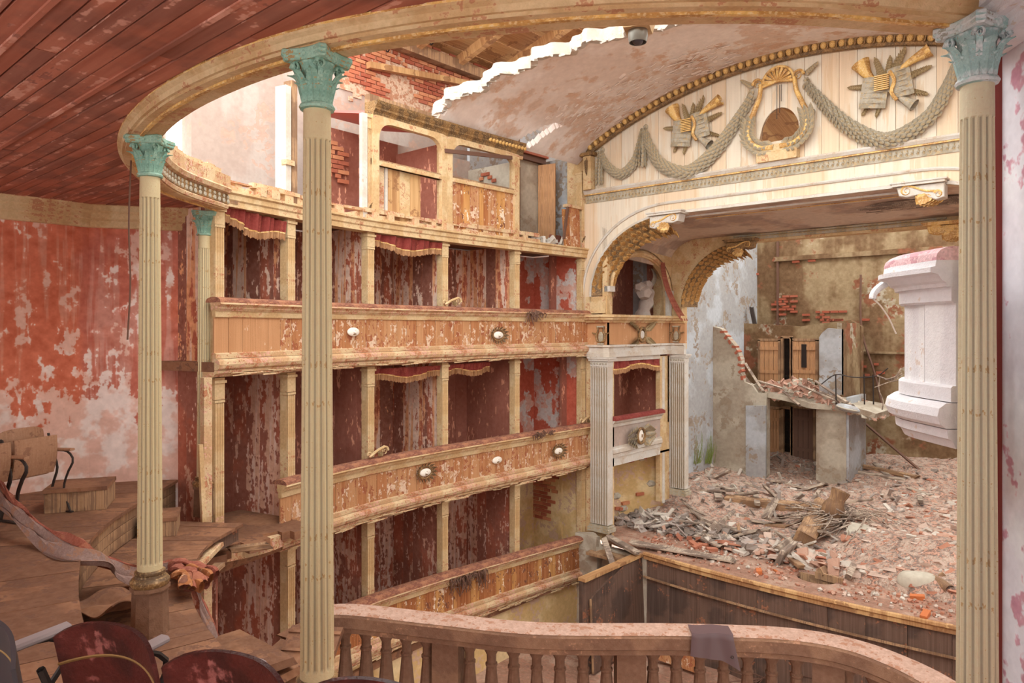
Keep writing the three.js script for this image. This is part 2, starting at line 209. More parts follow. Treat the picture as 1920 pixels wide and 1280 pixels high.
// moulding: a profile [[inward offset, height above eye], ...] carried along a plan path; dy(t) lifts it
function planNormals(path) { return path.map((p, i) => { const a = path[Math.max(0, i - 1)], b = path[Math.min(path.length - 1, i + 1)], tx = b.x - a.x, tz = b.z - a.z, l = Math.hypot(tx, tz); return { x: tz / l, z: -tx / l }; }); }
function sweep(path, profile, dy = null, crease = 0.5) {
  const n = planNormals(path), pos = [], uv = []; let s = 0; const S = path.map((p, i) => (i ? (s += Math.hypot(p.x - path[i - 1].x, p.z - path[i - 1].z)) : 0));
  const m = profile.length, L = [0]; for (let j = 1; j <= m; j++) L.push(L[j - 1] + Math.hypot(profile[j % m][0] - profile[j - 1][0], profile[j % m][1] - profile[j - 1][1]));
  const pt = (i, j) => { const q = profile[j % m]; return [path[i].x + n[i].x * q[0], Y(q[1]) + (dy ? dy(S[i] / s, i) : 0), path[i].z + n[i].z * q[0]]; };
  for (let i = 0; i < path.length - 1; i++) for (let j = 0; j < m; j++) {
    const a = pt(i, j), b = pt(i + 1, j), c = pt(i + 1, j + 1), d = pt(i, j + 1);
    pos.push(...a, ...b, ...c, ...a, ...c, ...d); uv.push(S[i], L[j], S[i + 1], L[j], S[i + 1], L[j + 1], S[i], L[j], S[i + 1], L[j + 1], S[i], L[j + 1]);
  }
  for (const [i, flip] of [[0, 1], [path.length - 1, 0]]) { const tri = THREE.ShapeUtils.triangulateShape(profile.map((q) => new THREE.Vector2(q[0], q[1])), []); for (const t of tri) for (const k of flip ? [t[0], t[1], t[2]] : [t[0], t[2], t[1]]) { pos.push(...pt(i, k)); uv.push(profile[k][0], profile[k][1]); } }
  const g = new THREE.BufferGeometry(); g.setAttribute('position', new THREE.Float32BufferAttribute(pos, 3)); g.setAttribute('uv', new THREE.Float32BufferAttribute(uv, 2)); return finish(g, crease, true);
}
const plan = (pts, n = 60) => new THREE.CatmullRomCurve3(pts.map((p) => V(p[0], 0, p[1])), false, 'centripetal').getSpacedPoints(n).map((p) => ({ x: p.x, z: p.z }));
const offset = (path, d) => { const n = planNormals(path); return path.map((p, i) => ({ x: p.x + n[i].x * d, z: p.z + n[i].z * d })); };
const part = (path, t0, t1) => path.slice(Math.round(t0 * (path.length - 1)), Math.round(t1 * (path.length - 1)) + 1);
// a board standing upright between two plan points, thickness th behind its face
function boardBetween(a, b, y0, y1, th, gap = 0.004, skewTop = 0, lift = 0) {
  const dx = b.x - a.x, dz = b.z - a.z, l = Math.hypot(dx, dz), w = l - gap;
  const g = extrude([[-w / 2, y0], [w / 2, y0], [w / 2, y1 + skewTop], [-w / 2, y1]], th, [], 0, 0);
  g.translate(0, 0, -th); metreUv(g, rnd() * 5, rnd() * 5);
  return g.applyMatrix4(new THREE.Matrix4().makeBasis(V(dx / l, 0, dz / l), V(0, 1, 0), V(-dz / l, 0, dx / l)).setPosition((a.x + b.x) / 2 - dz / l * lift, 0, (a.z + b.z) / 2 + dx / l * lift));
}
function leafGeo(l, w, curl = 0.3, th = 0.008) {           // pointed leaf from the origin up +y, curling to +z, ribbed
  return shell((u, v) => { const s = (u - 0.5) * 2, ww = w * Math.sin(Math.PI * Math.min(1, 0.12 + v * 0.88)) * (1 - 0.15 * Math.abs(Math.sin(v * 12))); return V(s * ww / 2, v * l, curl * l * v * v - Math.abs(s) * ww * 0.18); }, 4, 6, th, null, 0.8);
}
const quat = (from, to) => new THREE.Quaternion().setFromUnitVectors(from.clone().normalize(), to.clone().normalize());
function aim(g, pos, dir, roll = 0, scale = 1) { return g.clone().applyMatrix4(new THREE.Matrix4().compose(pos, quat(V(0, 1, 0), dir).multiply(new THREE.Quaternion().setFromAxisAngle(V(0, 1, 0), roll)), V(scale, scale, scale))); }

// ---------------------------------------------------------------- scene helpers
const used = new Map();
function numbered(name) { const k = used.get(name) || 0; used.set(name, k + 1); return k ? name + '_' + String(k).padStart(3, '0') : name; }
function mesh(name, geos, mat, parent = scene) { const m = new THREE.Mesh(Array.isArray(geos) ? merge(geos) : geos, mat); m.name = numbered(name); m.castShadow = m.receiveShadow = true; parent.add(m); return m; }
function tag(o, label, category, group, kind) { o.userData = { ...(label && { label }), ...(category && { category }), ...(group && { group }), ...(kind && { kind }) }; return o; }
function thing(name, label, category, pos = [0, 0, 0], turn = 0, group) { const o = new THREE.Group(); o.name = numbered(name); o.position.set(...pos); o.rotation.y = turn; tag(o, label, category, group); scene.add(o); return o; }
function struct(name, label, geos, mat) { const o = geos ? mesh(name, geos, mat) : new THREE.Group(); if (!geos) { o.name = numbered(name); scene.add(o); } o.userData = { kind: 'structure', ...(label && { label }) }; return o; }
const inBay = (o, label) => { o.userData.label = label; return o; };
const ORD = ['first', 'second', 'third', 'fourth', 'fifth', 'sixth', 'seventh', 'eighth'];
// ---------------------------------------------------------------- plan of the house
const boxLine = plan([[-4.2, 0], [-4.27, 2], [-4.32, 4], [-4.25, 5.8], [-4.1, 6.7], [-3.85, 7.7], [-3.6, 8.66]], 80);      // face of the box fronts on the left
const beamLine = plan([[-3.6, 8.6], [-2.9, 9.52], [-1.9, 10.18], [-0.8, 10.58], [0.45, 10.76], [1.67, 10.66], [2.75, 10.22], [3.65, 9.55], [4.34, 8.72]], 90); // colonnade arc of the gallery
const postPX = [1090, 965, 830, 690, 540, 405];            // the posts between boxes, counted from the stage
function hitPath(px, path) {                               // where the view line through a picture column crosses a plan path
  const q = (px - 960) / FOCAL, dx = RX * q + FX, dz = RZ * q + FZ; let best = null, bd = 1e9;
  path.forEach((p, i) => { const ex = p.x - 4.98, ez = p.z - 12.83, d = Math.abs(ex * dz - ez * dx); if (ex * dx + ez * dz > 0 && d < bd) { bd = d; best = { ...p, i, t: i / (path.length - 1) }; } });
  return best;
}
const boxFine = plan(boxLine.filter((p, i) => i % 4 === 0).map((p) => [p.x, p.z]), 800);
const postLine = offset(boxFine, -0.16);
const posts = postPX.map((px) => hitPath(px, postLine));
const postN = planNormals(postLine);

// ---------------------------------------------------------------- outer walls (they stop the daylight from coming in anywhere but through the open roof)
const outerWall = struct('wall_left', 'tall outer wall behind the boxes, pale plaster below and brick above');
{
  const hole = [[-7.98, Y(1.9)], [-7.58, Y(1.9)], [-7.58, Y(3.7)], [-7.98, Y(3.7)]];   // a window, in (-z, y)
  const g = extrude([[-14.8, -0.2], [2.95, -0.2], [2.95, 13], [-14.8, 13]], 0.35, [hole], 0, 0);
  g.applyMatrix4(new THREE.Matrix4().makeBasis(V(0, 0, -1), V(0, 1, 0), V(1, 0, 0)).setPosition(-6.95, 0, 0));
  mesh('plaster', metreUv(g), M.plasterPink, outerWall);
  // bare brickwork high up behind the broken vault
  mesh('mortar_patch', shell((u, v) => V(-6.575, Y(4.2 + v * 2.2), 4.75 - u * 4.4), 44, 24, 0.02, (u, v) => { const k = Math.floor(((u * 1.7) % 1) * 511) + 512 * Math.floor(v * 400); return v > 0.18 * (1 - u) - 0.05 + 0.16 * (MED[k] - 0.4); }), M.mortar, outerWall);
  const bricks = [M.brickA, M.brickB, M.brickC, M.brickD], bg = [box(0.05, 0.068, 0.225), box(0.055, 0.064, 0.215), box(0.05, 0.068, 0.105)];
  let n = 0; const r = rng(31);
  for (let j = 0; j < 26; j++) for (let i = 0; i < 18; i++) {
    const z = 4.55 - i * 0.25 - (j % 2) * 0.125, h = 4.38 + j * 0.082, keep = field(61, 4, 4, 4)[(i * 26) % 512 + 512 * ((j * 17) % 512)];
    if (z < 0.5 || n >= 290 || keep < 0.42 || (j < 5 && i < 2)) continue;
    const b = mesh('brick', bg[Math.floor(r() * 2.2)], bricks[Math.floor(r() * 4)], outerWall); b.position.set(-6.57 + r() * 0.012, Y(h), z + (r() - 0.5) * 0.012); n++;
  }
}
const wallR = struct('wall_right', 'outer wall on the far right side of the theatre', box(0.35, 13, 10, 6.9, 6.1, 3.6), M.plasterPink);
const wallB = struct('wall_back', 'back wall of the gallery behind the viewer, with tall windows');
{ const win = (x) => [[x - 0.65, Y(-1.3)], [x + 0.65, Y(-1.3)], [x + 0.65, Y(1.35)], [x - 0.65, Y(1.35)]], g = extrude([[-7, -0.2], [7, -0.2], [7, Y(1.8)], [-7, Y(1.8)]], 0.3, [win(-2.6), win(0.6), win(3.8)]); g.translate(0, 0, 15.05); mesh('plaster', metreUv(g), M.redWall, wallB); }
struct('ground', 'earth below and around the theatre', box(40, 0.3, 40, 0, -0.35, 0), M.rubbleBed);
const parterre = struct('floor', 'rubble-strewn floor of the stalls', shell((u, v) => V(-6.5 + 13 * u, 0.02 + 0.1 * (A3[Math.floor(u * 500) + 512 * Math.floor(v * 500)] - 0.5), 14.8 - 14.7 * v), 60, 60, 0.15), M.apron);

// ---------------------------------------------------------------- gallery ceiling of red boards
const ceilingTop = 1.54;
const ceiling = struct('ceiling', 'dark red boarded ceiling over the gallery');
{
  mesh('backing', (() => { const inner = offset(beamLine, -0.06), pts = [[-3.7, -8.3], ...inner.map((p) => [p.x, -p.z]), [5.0, -8.6], [6.6, -8.6], [6.6, -15], [-5.2, -15], [-5.2, -8.3]];
    const g = extrude(pts, 0.1, [], 0, 0); g.rotateX(-Math.PI / 2); g.translate(0, Y(ceilingTop + 0.03), 0); return metreUv(g); })(), M.oldWood, ceiling);
  const inner = offset(beamLine, -0.04), w = 0.118, zTop = Math.max(...inner.map((p) => p.z)); let k = 0;
  for (let z = 8.55; z < 15; z += w, k++) {
    const zc = z + w / 2, spans = []; let left = null, right = null;
    if (zc < zTop) { for (let i = 1; i < inner.length; i++) { const a = inner[i - 1], b = inner[i]; if ((a.z - zc) * (b.z - zc) <= 0 && a.z !== b.z) { const x = a.x + (b.x - a.x) * (zc - a.z) / (b.z - a.z); if (x < 0.4) left = x; else right = x; } } spans.push([-5.15, left ?? -3.6], [right ?? 4.4, 6.5]); }
    else { let x = -5.15; while (x < 6.4) { const e = Math.min(6.5, x + rr(2.2, 4.2)); spans.push([x, e]); x = e; } }
    for (const [a, b] of spans) if (b - a > 0.05) {
      const g = box(b - a - 0.006, 0.022 + rr(0, 0.006), w - 0.008 - rr(0, 0.008)); metreUv(g, rnd() * 6, rnd() * 6);
      const m = mesh('plank', g, M.ceiling, ceiling); m.position.set((a + b) / 2, Y(ceilingTop + 0.012 - rr(0, 0.006)), zc);
    }
    if (k % 5 === 2 && zc > zTop) { const g = box(11.5, 0.02, 0.03); metreUv(g, rnd() * 5, 0); const m = mesh('batten', g, M.ceiling, ceiling); m.position.set(0.65, Y(ceilingTop - 0.008), z); }
  }
}
// entablature carried by the columns
const beam = struct('trim_1', 'curved cream entablature along the edge of the gallery ceiling');
{
  mesh('soffit_beam', sweep(beamLine, [[-0.09, 1.45], [0.1, 1.45], [0.1, 1.7], [-0.09, 1.7]]), M.cream, beam);
  mesh('inner_moulding', sweep(offset(beamLine, -0.09), [[0.0, 1.47], [-0.02, 1.47], [-0.03, 1.5], [-0.055, 1.512], [-0.055, 1.54], [0, 1.54]]), M.cream, beam);
  mesh('gilt_fillet', [sweep(offset(beamLine, -0.04), [[0, 1.435], [0.025, 1.435], [0.025, 1.455], [0, 1.455]]), sweep(offset(beamLine, -0.147), [[0, 1.528], [0.006, 1.522], [0.006, 1.54], [0, 1.54]])], M.gold, beam);
  mesh('outer_cornice', sweep(beamLine, [[0.1, 1.465], [0.12, 1.465], [0.13, 1.5], [0.11, 1.52], [0.11, 1.64], [0.15, 1.655], [0.17, 1.7], [0.15, 1.72], [0.15, 1.86], [0.1, 1.86]]), M.creamWorn, beam);
  mesh('ornament_band', sweep(beamLine, [[0.109, 1.522], [0.118, 1.522], [0.118, 1.638], [0.109, 1.638]]), M.goldDark, beam);
  const kn = lathe([[0.0001, 0.014], [0.02, 0.01], [0.026, 0]], 7), list = [], nn = planNormals(beamLine);
  beamLine.forEach((p, i) => { for (const [h, s] of [[1.553, 1], [1.608, 0.8]]) list.push(aim(kn, V(p.x + nn[i].x * 0.116, Y(h), p.z + nn[i].z * 0.116), V(nn[i].x, 0, nn[i].z), 0, 1.2 * s)); });
  mesh('rosette', list, M.stucco, beam).userData.kind = 'stuff';
  // broken joists and boards left on top of the entablature
  const r = rng(5), j = [];
  for (let i = 2; i < 22; i++) { const p = beamLine[i], n = nn[i]; j.push(box(0.16 + r() * 0.1, 0.05 + r() * 0.1, 0.22, p.x - n.x * 0.03, Y(1.86 + r() * 0.05), p.z - n.z * 0.03, 0, Math.atan2(n.x, n.z), r() * 0.2 - 0.1)); }
  mesh('broken_boards', j, M.creamWorn, beam);
}

// ---------------------------------------------------------------- cast-iron columns
function columnShaft(h, r0, r1) {                          // fluted from the base to a plain neck
  const nf = 14, seg = nf * 6, lv = [[0, 1, 0], [0.05, 1, 0], [0.07, 1, 1], [h - 0.2, 1, 1], [h - 0.165, 1, 0.9], [h - 0.155, 1, 0], [h, 1, 0]], pos = [], col = [], idx = [];
  for (const [y, , fl] of lv) { const r = r0 + (r1 - r0) * y / h; for (let k = 0; k <= seg; k++) { const a = k / seg * 2 * Math.PI, ph = (k % 6), g = [0, 0.75, 1, 1, 0.75, 0][ph]; const rr2 = r - fl * g * 0.011; pos.push(Math.cos(a) * rr2, y, Math.sin(a) * rr2); const c = fl > 0.5 && g > 0.8 ? 1 : 0; col.push(0.8 - 0.36 * c, 0.66 - 0.3 * c, 0.42 - 0.18 * c); } }  // grooves darkened in vertex colour: partly bronze paint, partly painted shade
  for (let i = 0; i < lv.length - 1; i++) for (let k = 0; k < seg; k++) { const a = i * (seg + 1) + k, b = a + seg + 1; idx.push(a, b, a + 1, b, b + 1, a + 1); }
  const g = new THREE.BufferGeometry(); g.setAttribute('position', new THREE.Float32BufferAttribute(pos, 3)); g.setAttribute('color', new THREE.Float32BufferAttribute(col, 3)); g.setIndex(idx);
  return finish(g, 0.5);
}
const acanthus = (l, w) => { const g = shell((u, v) => { const s = (u - 0.5) * 2, ww = w * (0.55 + 0.75 * Math.sin(Math.PI * Math.min(1, v * 0.95))) * (1 - 0.22 * (0.5 + 0.5 * Math.cos(v * 26))) * (v > 0.86 ? (1 - v) * 5 + 0.3 : 1); const curl = v < 0.7 ? 0.12 * v : 0.084 + (v - 0.7) * 0.8; return V(s * ww / 2, l * (v < 0.8 ? v : 0.8 + 0.35 * (v - 0.8)), l * curl + (Math.abs(s) < 0.25 ? 0.007 : 0) - s * s * 0.008); }, 8, 12, 0.006, null, 0.7); return g; };
function volute(r, turns = 1.6, th = 0.011) { const p = []; for (let i = 0; i <= 22; i++) { const t = i / 22, a = t * turns * 2 * Math.PI, q = r * (1 - 0.82 * t); p.push(V(q * Math.cos(a), q * Math.sin(a), 0)); } return taperTube(p, (t) => th * (1 - 0.4 * t), 26, 6); }
function capital(parent, y, mat) {                         // bell, two rings of leaves, corner volutes, concave abacus; 0.3 m high
  mesh('bell', place(lathe([[0.07, 0], [0.088, 0.004], [0.094, 0.016], [0.088, 0.028], [0.07, 0.034], [0.072, 0.12], [0.08, 0.2], [0.098, 0.25], [0.0001, 0.25]], 28), 0, y, 0), mat, parent);
  const l1 = acanthus(0.115, 0.058), l2 = acanthus(0.185, 0.058), leaves = [];
  for (let k = 0; k < 8; k++) { const a = k / 8 * 2 * Math.PI; leaves.push(place(l1.clone(), Math.sin(a) * 0.073, y + 0.034, Math.cos(a) * 0.073, 0, a, 0), place(l2.clone(), Math.sin(a + 0.39) * 0.073, y + 0.034, Math.cos(a + 0.39) * 0.073, 0.12, a + 0.39, 0)); }
  mesh('acanthus_leaves', leaves, mat, parent);
  for (let k = 0; k < 4; k++) { const a = k / 4 * 2 * Math.PI + Math.PI / 4, s = []; for (const m of [0, 1]) { const g = volute(0.03); if (m) g.scale(-1, 1, 1); if (m) { const p = g.attributes.position; for (let i = 0; i < p.count; i += 3) { const t = [p.getX(i), p.getY(i), p.getZ(i)]; p.setXYZ(i, p.getX(i + 1), p.getY(i + 1), p.getZ(i + 1)); p.setXYZ(i + 1, ...t); } g.computeVertexNormals(); } s.push(place(g, Math.sin(a) * 0.112, y + 0.215, Math.cos(a) * 0.112, 0, a + (m ? -0.9 : 0.9) + Math.PI / 2, 0)); }
    s.push(place(box(0.026, 0.11, 0.02), Math.sin(a) * 0.096, y + 0.16, Math.cos(a) * 0.096, 0.35, a, 0)); mesh('volute', s, mat, parent); }
  const sh = new THREE.Shape(), c = 0.126; sh.moveTo(-c, -c + 0.02); sh.lineTo(-c + 0.02, -c); sh.quadraticCurveTo(0, -c + 0.045, c - 0.02, -c); sh.lineTo(c, -c + 0.02); sh.quadraticCurveTo(c - 0.045, 0, c, c - 0.02); sh.lineTo(c - 0.02, c); sh.quadraticCurveTo(0, c - 0.045, -c + 0.02, c); sh.lineTo(-c, c - 0.02); sh.quadraticCurveTo(-c + 0.045, 0, -c, -c + 0.02);
  const ab = extrude(sh, 0.022, [], 0.008); ab.rotateX(-Math.PI / 2); const ab2 = ab.clone().scale(1.06, 1, 1.06); mesh('abacus', [place(ab, 0, y + 0.25, 0), place(ab2, 0, y + 0.272, 0)], mat, parent);
  const ros = lathe([[0.0001, 0.016], [0.016, 0.012], [0.024, 0]], 8); mesh('fleuron', [0, 1, 2, 3].map((k) => aim(ros, V(Math.sin(k * Math.PI / 2) * 0.108, y + 0.268, Math.cos(k * Math.PI / 2) * 0.108), V(Math.sin(k * Math.PI / 2), 0, Math.cos(k * Math.PI / 2)))), mat, parent);
}
function column(label, x, z, turn, capMat, shaftMat = M.columnTint) {
  const base = -2.33, top = 1.45, t = thing('column', label, 'column', [x, Y(base), z], turn, 'columns carrying the gallery ceiling'), H = top - base;
  const oc = (r, h, y, r2 = r) => place(finish(new THREE.CylinderGeometry(r2, r, h, 8), 0), 0, y + h / 2, 0, 0, Math.PI / 8, 0);
  mesh('pedestal', [oc(0.135, 0.34, 0, 0.125), oc(0.142, 0.03, 0.34)], M.railBrown, t);
  mesh('base_ring', place(lathe([[0.0001, 0], [0.128, 0], [0.14, 0.02], [0.14, 0.04], [0.125, 0.06], [0.108, 0.066], [0.1, 0.085], [0.108, 0.095], [0.108, 0.11], [0.092, 0.12], [0.0001, 0.12]], 32), 0, 0.37, 0), M.goldDark, t);
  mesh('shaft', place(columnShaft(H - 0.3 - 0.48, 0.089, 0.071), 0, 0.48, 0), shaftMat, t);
  capital(t, H - 0.3, capMat); return t;
}
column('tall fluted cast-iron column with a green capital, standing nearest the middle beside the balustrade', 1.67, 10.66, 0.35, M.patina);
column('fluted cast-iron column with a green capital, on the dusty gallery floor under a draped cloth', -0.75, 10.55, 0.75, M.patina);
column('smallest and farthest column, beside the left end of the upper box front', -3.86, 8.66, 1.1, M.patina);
column('fluted column at the right with cool window light tinted in, against the peeling white wall', 4.36, 8.8, -0.55, M.patinaPale, M.columnCoolLit);

// ---------------------------------------------------------------- gallery side walls
function planWall(path, h0, h1, th, mat, parent, uvw = null) { const g = sweep(path, [[0, h0], [0, h1], [-th, h1], [-th, h0]], null, 0.3); return mesh('plaster', g, mat, parent); }
const wallG = struct('wall_gallery_left', 'peeling red and white gallery wall at the left');
planWall([{ x: -4.3, z: 8.42 }, { x: -4.98, z: 9.6 }, { x: -4.95, z: 15 }], -2.5, 1.54, 0.2, M.redWall, wallG);
{
  const p = [{ x: -4.3, z: 8.42 }, { x: -4.98, z: 9.6 }, { x: -4.95, z: 15 }];
  const tr = struct('trim_2', 'stepped cream cornice at the top of the red gallery wall');
  for (const [o, a, b] of [[0.14, 1.45, 1.54], [0.1, 1.36, 1.45], [0.06, 1.26, 1.36]]) mesh('fascia', sweep(offset(p, 0), [[0, a], [o - 0.012, a], [o, a + 0.012], [o, b - 0.015], [o + 0.02, b], [0, b]]), M.cream, tr);
}
const wallGR = struct('wall_gallery_right', 'peeling white and pink wall at the right edge');
M.pinkWall = paint([2.6, 2.6], (k) => vary(mix3([236, 238, 242], [226, 224, 232], sstep(0.42, 0.62, A1[k])), FINE[k], 16), (k) => vary(mix3([206, 150, 162], [176, 112, 132], MED[k]), FINE[k], 40), (k) => 0.85 * sstep(0.6, 0.68, A3[k] * 0.45 + MED[k] * 0.3 + FINE[k] * 0.25), 0.003);
planWall([{ x: 5.46, z: 10.05 }, { x: 4.4, z: 8.42 }], -2.5, 1.54, 0.16, M.pinkWall, wallGR);
{ const win = (z) => [[z - 0.7, Y(-1.0)], [z + 0.7, Y(-1.0)], [z + 0.7, Y(1.3)], [z - 0.7, Y(1.3)]], g = extrude([[-15.1, Y(-2.6)], [-9.98, Y(-2.6)], [-9.98, Y(1.6)], [-15.1, Y(1.6)]], 0.25, [win(-11.6), win(-13.7)]); g.applyMatrix4(new THREE.Matrix4().makeBasis(V(0, 0, -1), V(0, 1, 0), V(1, 0, 0)).setPosition(5.46, 0, 0)); mesh('window_wall', metreUv(g), M.pinkWall, wallGR); }
{
  mesh('door_post', box(0.05, 3.9, 0.12, 4.365, Y(-0.45), 8.4, 0, 0.55, 0), stdMat({ color: 0x8a3f38 }), wallGR);
  const p = [{ x: 5.46, z: 15 }, { x: 5.45, z: 10.05 }, { x: 4.36, z: 8.4 }], tr = struct('trim_3', 'white stepped cornice on the wall at the upper right');
  for (const [o, a, b] of [[0.26, 1.5, 1.56], [0.2, 1.44, 1.5], [0.13, 1.38, 1.44]]) mesh('fascia', sweep(p, [[-0.02, a], [o - 0.012, a], [o, a + 0.012], [o, b - 0.015], [o + 0.02, b], [-0.02, b]]), M.coolWhite, tr);
}

// ---------------------------------------------------------------- gallery floor in curved steps
function tread(name, label, o0, o1, h, riser, line, nb, mat) {
  const s = struct(name, label), path = line, A = offset(path, o0), B = offset(path, o1);
  const n = A.length - 1; const step = n / nb;
  const lerp = (L, f) => { const i = Math.min(n - 1, Math.floor(f)), t = f - i; return { x: L[i].x + (L[i + 1].x - L[i].x) * t, z: L[i].z + (L[i + 1].z - L[i].z) * t }; };
  for (let k = 0; k < nb; k++) {
    const f0 = k * step, f1 = (k + 1) * step - 0.02 * step, a = lerp(A, f0), b = lerp(A, f1), c = lerp(B, f1), d = lerp(B, f0);
    const g = extrude([[a.x, -a.z], [b.x, -b.z], [c.x, -c.z], [d.x, -d.z]], 0.035, [], 0, 0); g.rotateX(-Math.PI / 2); g.translate(0, Y(h) - 0.035 - rr(0, 0.006), 0); metreUv(g, rnd() * 4, rnd() * 4);
    mesh('floorboard', g, mat, s);
  }
  mesh('underside', sweep(path, [[o0 - 0.06, h - 0.05], [o0 - 0.06, h - 0.2], [o1 + 0.06, h - 0.2], [o1 + 0.06, h - 0.05]].reverse()), M.pit, s);
  if (riser) for (let q = 0; q < 3; q++) mesh('riser_board', sweep(path, [[o0 - 0.03, h - 0.04 - riser * q / 3], [o0 - 0.03, h - 0.04 - riser * (q + 0.94) / 3], [o0 - 0.06, h - 0.04 - riser * (q + 0.94) / 3], [o0 - 0.06, h - 0.04 - riser * q / 3]].reverse()), M.oldWood, s);
  return s;
}
tread('floor_gallery_lower', 'dusty board floor at the foot of the gallery columns', 0.42, -1.1, -2.33, 0, part(beamLine, 0.02, 0.62), 30, M.floor);
tread('floor_gallery_upper', 'raised curved board step of the gallery', 0, -2.9, -1.95, 0.34, plan([[-4.4, 8.75], [-3.6, 9.49], [-2.85, 10.12], [-2.14, 10.55], [-1.5, 10.8], [-0.5, 11.1], [0.8, 11.35], [2.2, 11.3], [3.4, 10.8]], 70), 36, M.floor);
// ---------------------------------------------------------------- the boxes on the left: three tiers of fronts, posts, partitions and back walls
const TIERS = [
  { name: 'upper', rail: 0.385, bottom: -0.615, top: 1.53, floor: -0.42, t0: 0, t1: 1, mat: M.orange },
  { name: 'middle', rail: -2.06, bottom: -3.08, top: -0.62, floor: -2.9, t0: 0, t1: 0.875, mat: M.orange },
  { name: 'lower', rail: -4.47, bottom: -5.38, top: -3.05, floor: -5.3, t0: 0, t1: 0.8, mat: M.ochre },
];
function cartouche(parent, pos, n, kind) {                 // oval plaster medallion with a little face in a leafy gilt frame
  const f = new THREE.Group(); f.name = numbered('medallion'); f.position.copy(pos); f.quaternion.setFromUnitVectors(V(0, 0, 1), V(n.x, 0, n.z)); parent.add(f);
  const oval = place(finish(new THREE.SphereGeometry(1, 18, 10), 0.9).scale(0.13, 0.068, 0.03), 0, 0, 0.02);
  mesh('oval', [oval, place(lathe([[0.0001, 0.03], [0.02, 0.026], [0.032, 0.0]], 8), 0, 0, 0.045, Math.PI / 2, 0, 0)], M.mask, f);
  if (kind) {
    const ring = []; for (let i = 0; i <= 26; i++) { const a = i / 26 * 2 * Math.PI; ring.push(V(Math.cos(a) * 0.14, Math.sin(a) * 0.1, 0.02)); }
    const leaf = leafGeo(0.1, 0.05, 0.35, 0.006), l = [];
    for (let k = 0; k < 16; k++) { const a = k / 16 * 2 * Math.PI; l.push(aim(leaf, V(Math.cos(a) * 0.14, Math.sin(a) * 0.1, 0.015), V(Math.cos(a), Math.sin(a) * 0.8, 0.25), 0, 0.7 + 0.45 * Math.abs(Math.cos(a)))); }
    mesh('frame', tube(ring, 0.014, 30, 6), M.goldDark, f); mesh('leaves', l, M.goldDark, f).userData.kind = 'stuff';
  }
  const nose = mesh('mask', [box(0.022, 0.05, 0.02, 0, 0, 0.056), box(0.05, 0.012, 0.015, 0, -0.035, 0.05)], M.goldDark, f); return nose;
}
TIERS.forEach((T, k) => {
  const path = part(boxLine, T.t0, T.t1), slope = k === 2 ? (t) => 0.28 * t : null, up = (t) => (slope ? slope(t) : 0), h = T.rail;
  const t = thing('balcony_parapet', ['orange peeling front of the top tier of boxes, plush rail still on it', 'orange peeling front of the middle tier of boxes, its near end torn off', 'ochre stained front of the lowest tier of boxes above the stalls wall'][k], 'balcony front', [0, 0, 0]);
  const S = (name, prof, mat) => mesh(name, sweep(path, prof.map(([o, y]) => [o, y + h]), slope), mat, t);
  const rc = []; for (let i = 0; i <= 8; i++) { const a = Math.PI * i / 8; rc.push([-0.02 + 0.13 * Math.cos(a), -0.055 + 0.055 * Math.sin(a)]); }
  const cush = []; path.forEach(() => 0);
  S('rail_cushion', [...rc, [-0.15, -0.07], [0.11, -0.07]], M.plush);
  S('upper_moulding', [[-0.06, -0.07], [0.11, -0.07], [0.115, -0.09], [0.095, -0.1], [0.07, -0.125], [0.065, -0.145], [0.05, -0.15], [0.04, -0.17], [-0.06, -0.17]], k === 1 ? M.cream : M.creamWorn);
  S('upper_band', [[-0.04, -0.17], [0.024, -0.17], [0.024, -0.245], [0.012, -0.255], [-0.04, -0.255]], M.cream);
  S('lower_band', [[-0.04, -0.69], [0.016, -0.69], [0.026, -0.7], [0.026, -0.76], [-0.04, -0.76]], M.creamWorn);
  S('torus', [[-0.04, -0.765], [0.05, -0.765], [0.085, -0.79], [0.095, -0.835], [0.08, -0.88], [0.05, -0.9], [-0.04, -0.9]], M.creamWorn);
  S('lip', [[-0.2, -0.905], [0.045, -0.905], [0.04, -0.94], [0.015, -0.95], [-0.02, -0.99], [-0.2, -0.99]], M.creamWorn);
  const step = k === 0 ? 2 : 2;
  for (let i = 0; i + step < path.length; i += step) {
    const a = path[i], b = path[i + step], f = i / (path.length - 1), near = a.z > 7.55 && k === 0;
    mesh('plank', boardBetween(b, a, Y(h - 0.695 + up(f)), Y(h - 0.25 + up(f)), 0.022, 0.006, 0, rr(-0.003, 0.003)), near ? M.orangeSound : T.mat, t);
  }
  // ragged edge of split laths under the lip
  const r = rng(70 + k), lath = [];
  for (let i = 0; i < 90; i++) { const q = Math.floor(r() * (path.length - 2)), p = path[q], p2 = path[q + 1], a = Math.atan2(-(p2.z - p.z), p2.x - p.x), hh = h - 0.93 - r() * 0.06 + up(q / path.length); lath.push(box(0.12 + r() * 0.3, 0.008 + r() * 0.012, 0.02, p.x + 0.05 + (r() - 0.5) * 0.06, Y(hh), p.z, 0, a, (r() - 0.5) * 0.12)); }
  mesh('splintered_laths', lath, M.creamWorn, t).userData.kind = 'stuff';
  const meds = [[[660, 622, 0], [932, 628, 1], [488, 630, -1]], [[795, 885, 1], [930, 862, 0], [1045, 845, 1]], []][k];
  const med = (px, py, kind) => { if (kind < 0) return; const p = hitPath(px, boxFine), n = planNormals(boxFine)[p.i], z = at(px, py, -(p.x - 4.98) * 0.664 - (p.z - 12.83) * 0.7477); cartouche(t, V(p.x + n.x * 0.012, z.y, p.z + n.z * 0.012), n, kind); };
  meds.forEach((m) => med(...m));
});
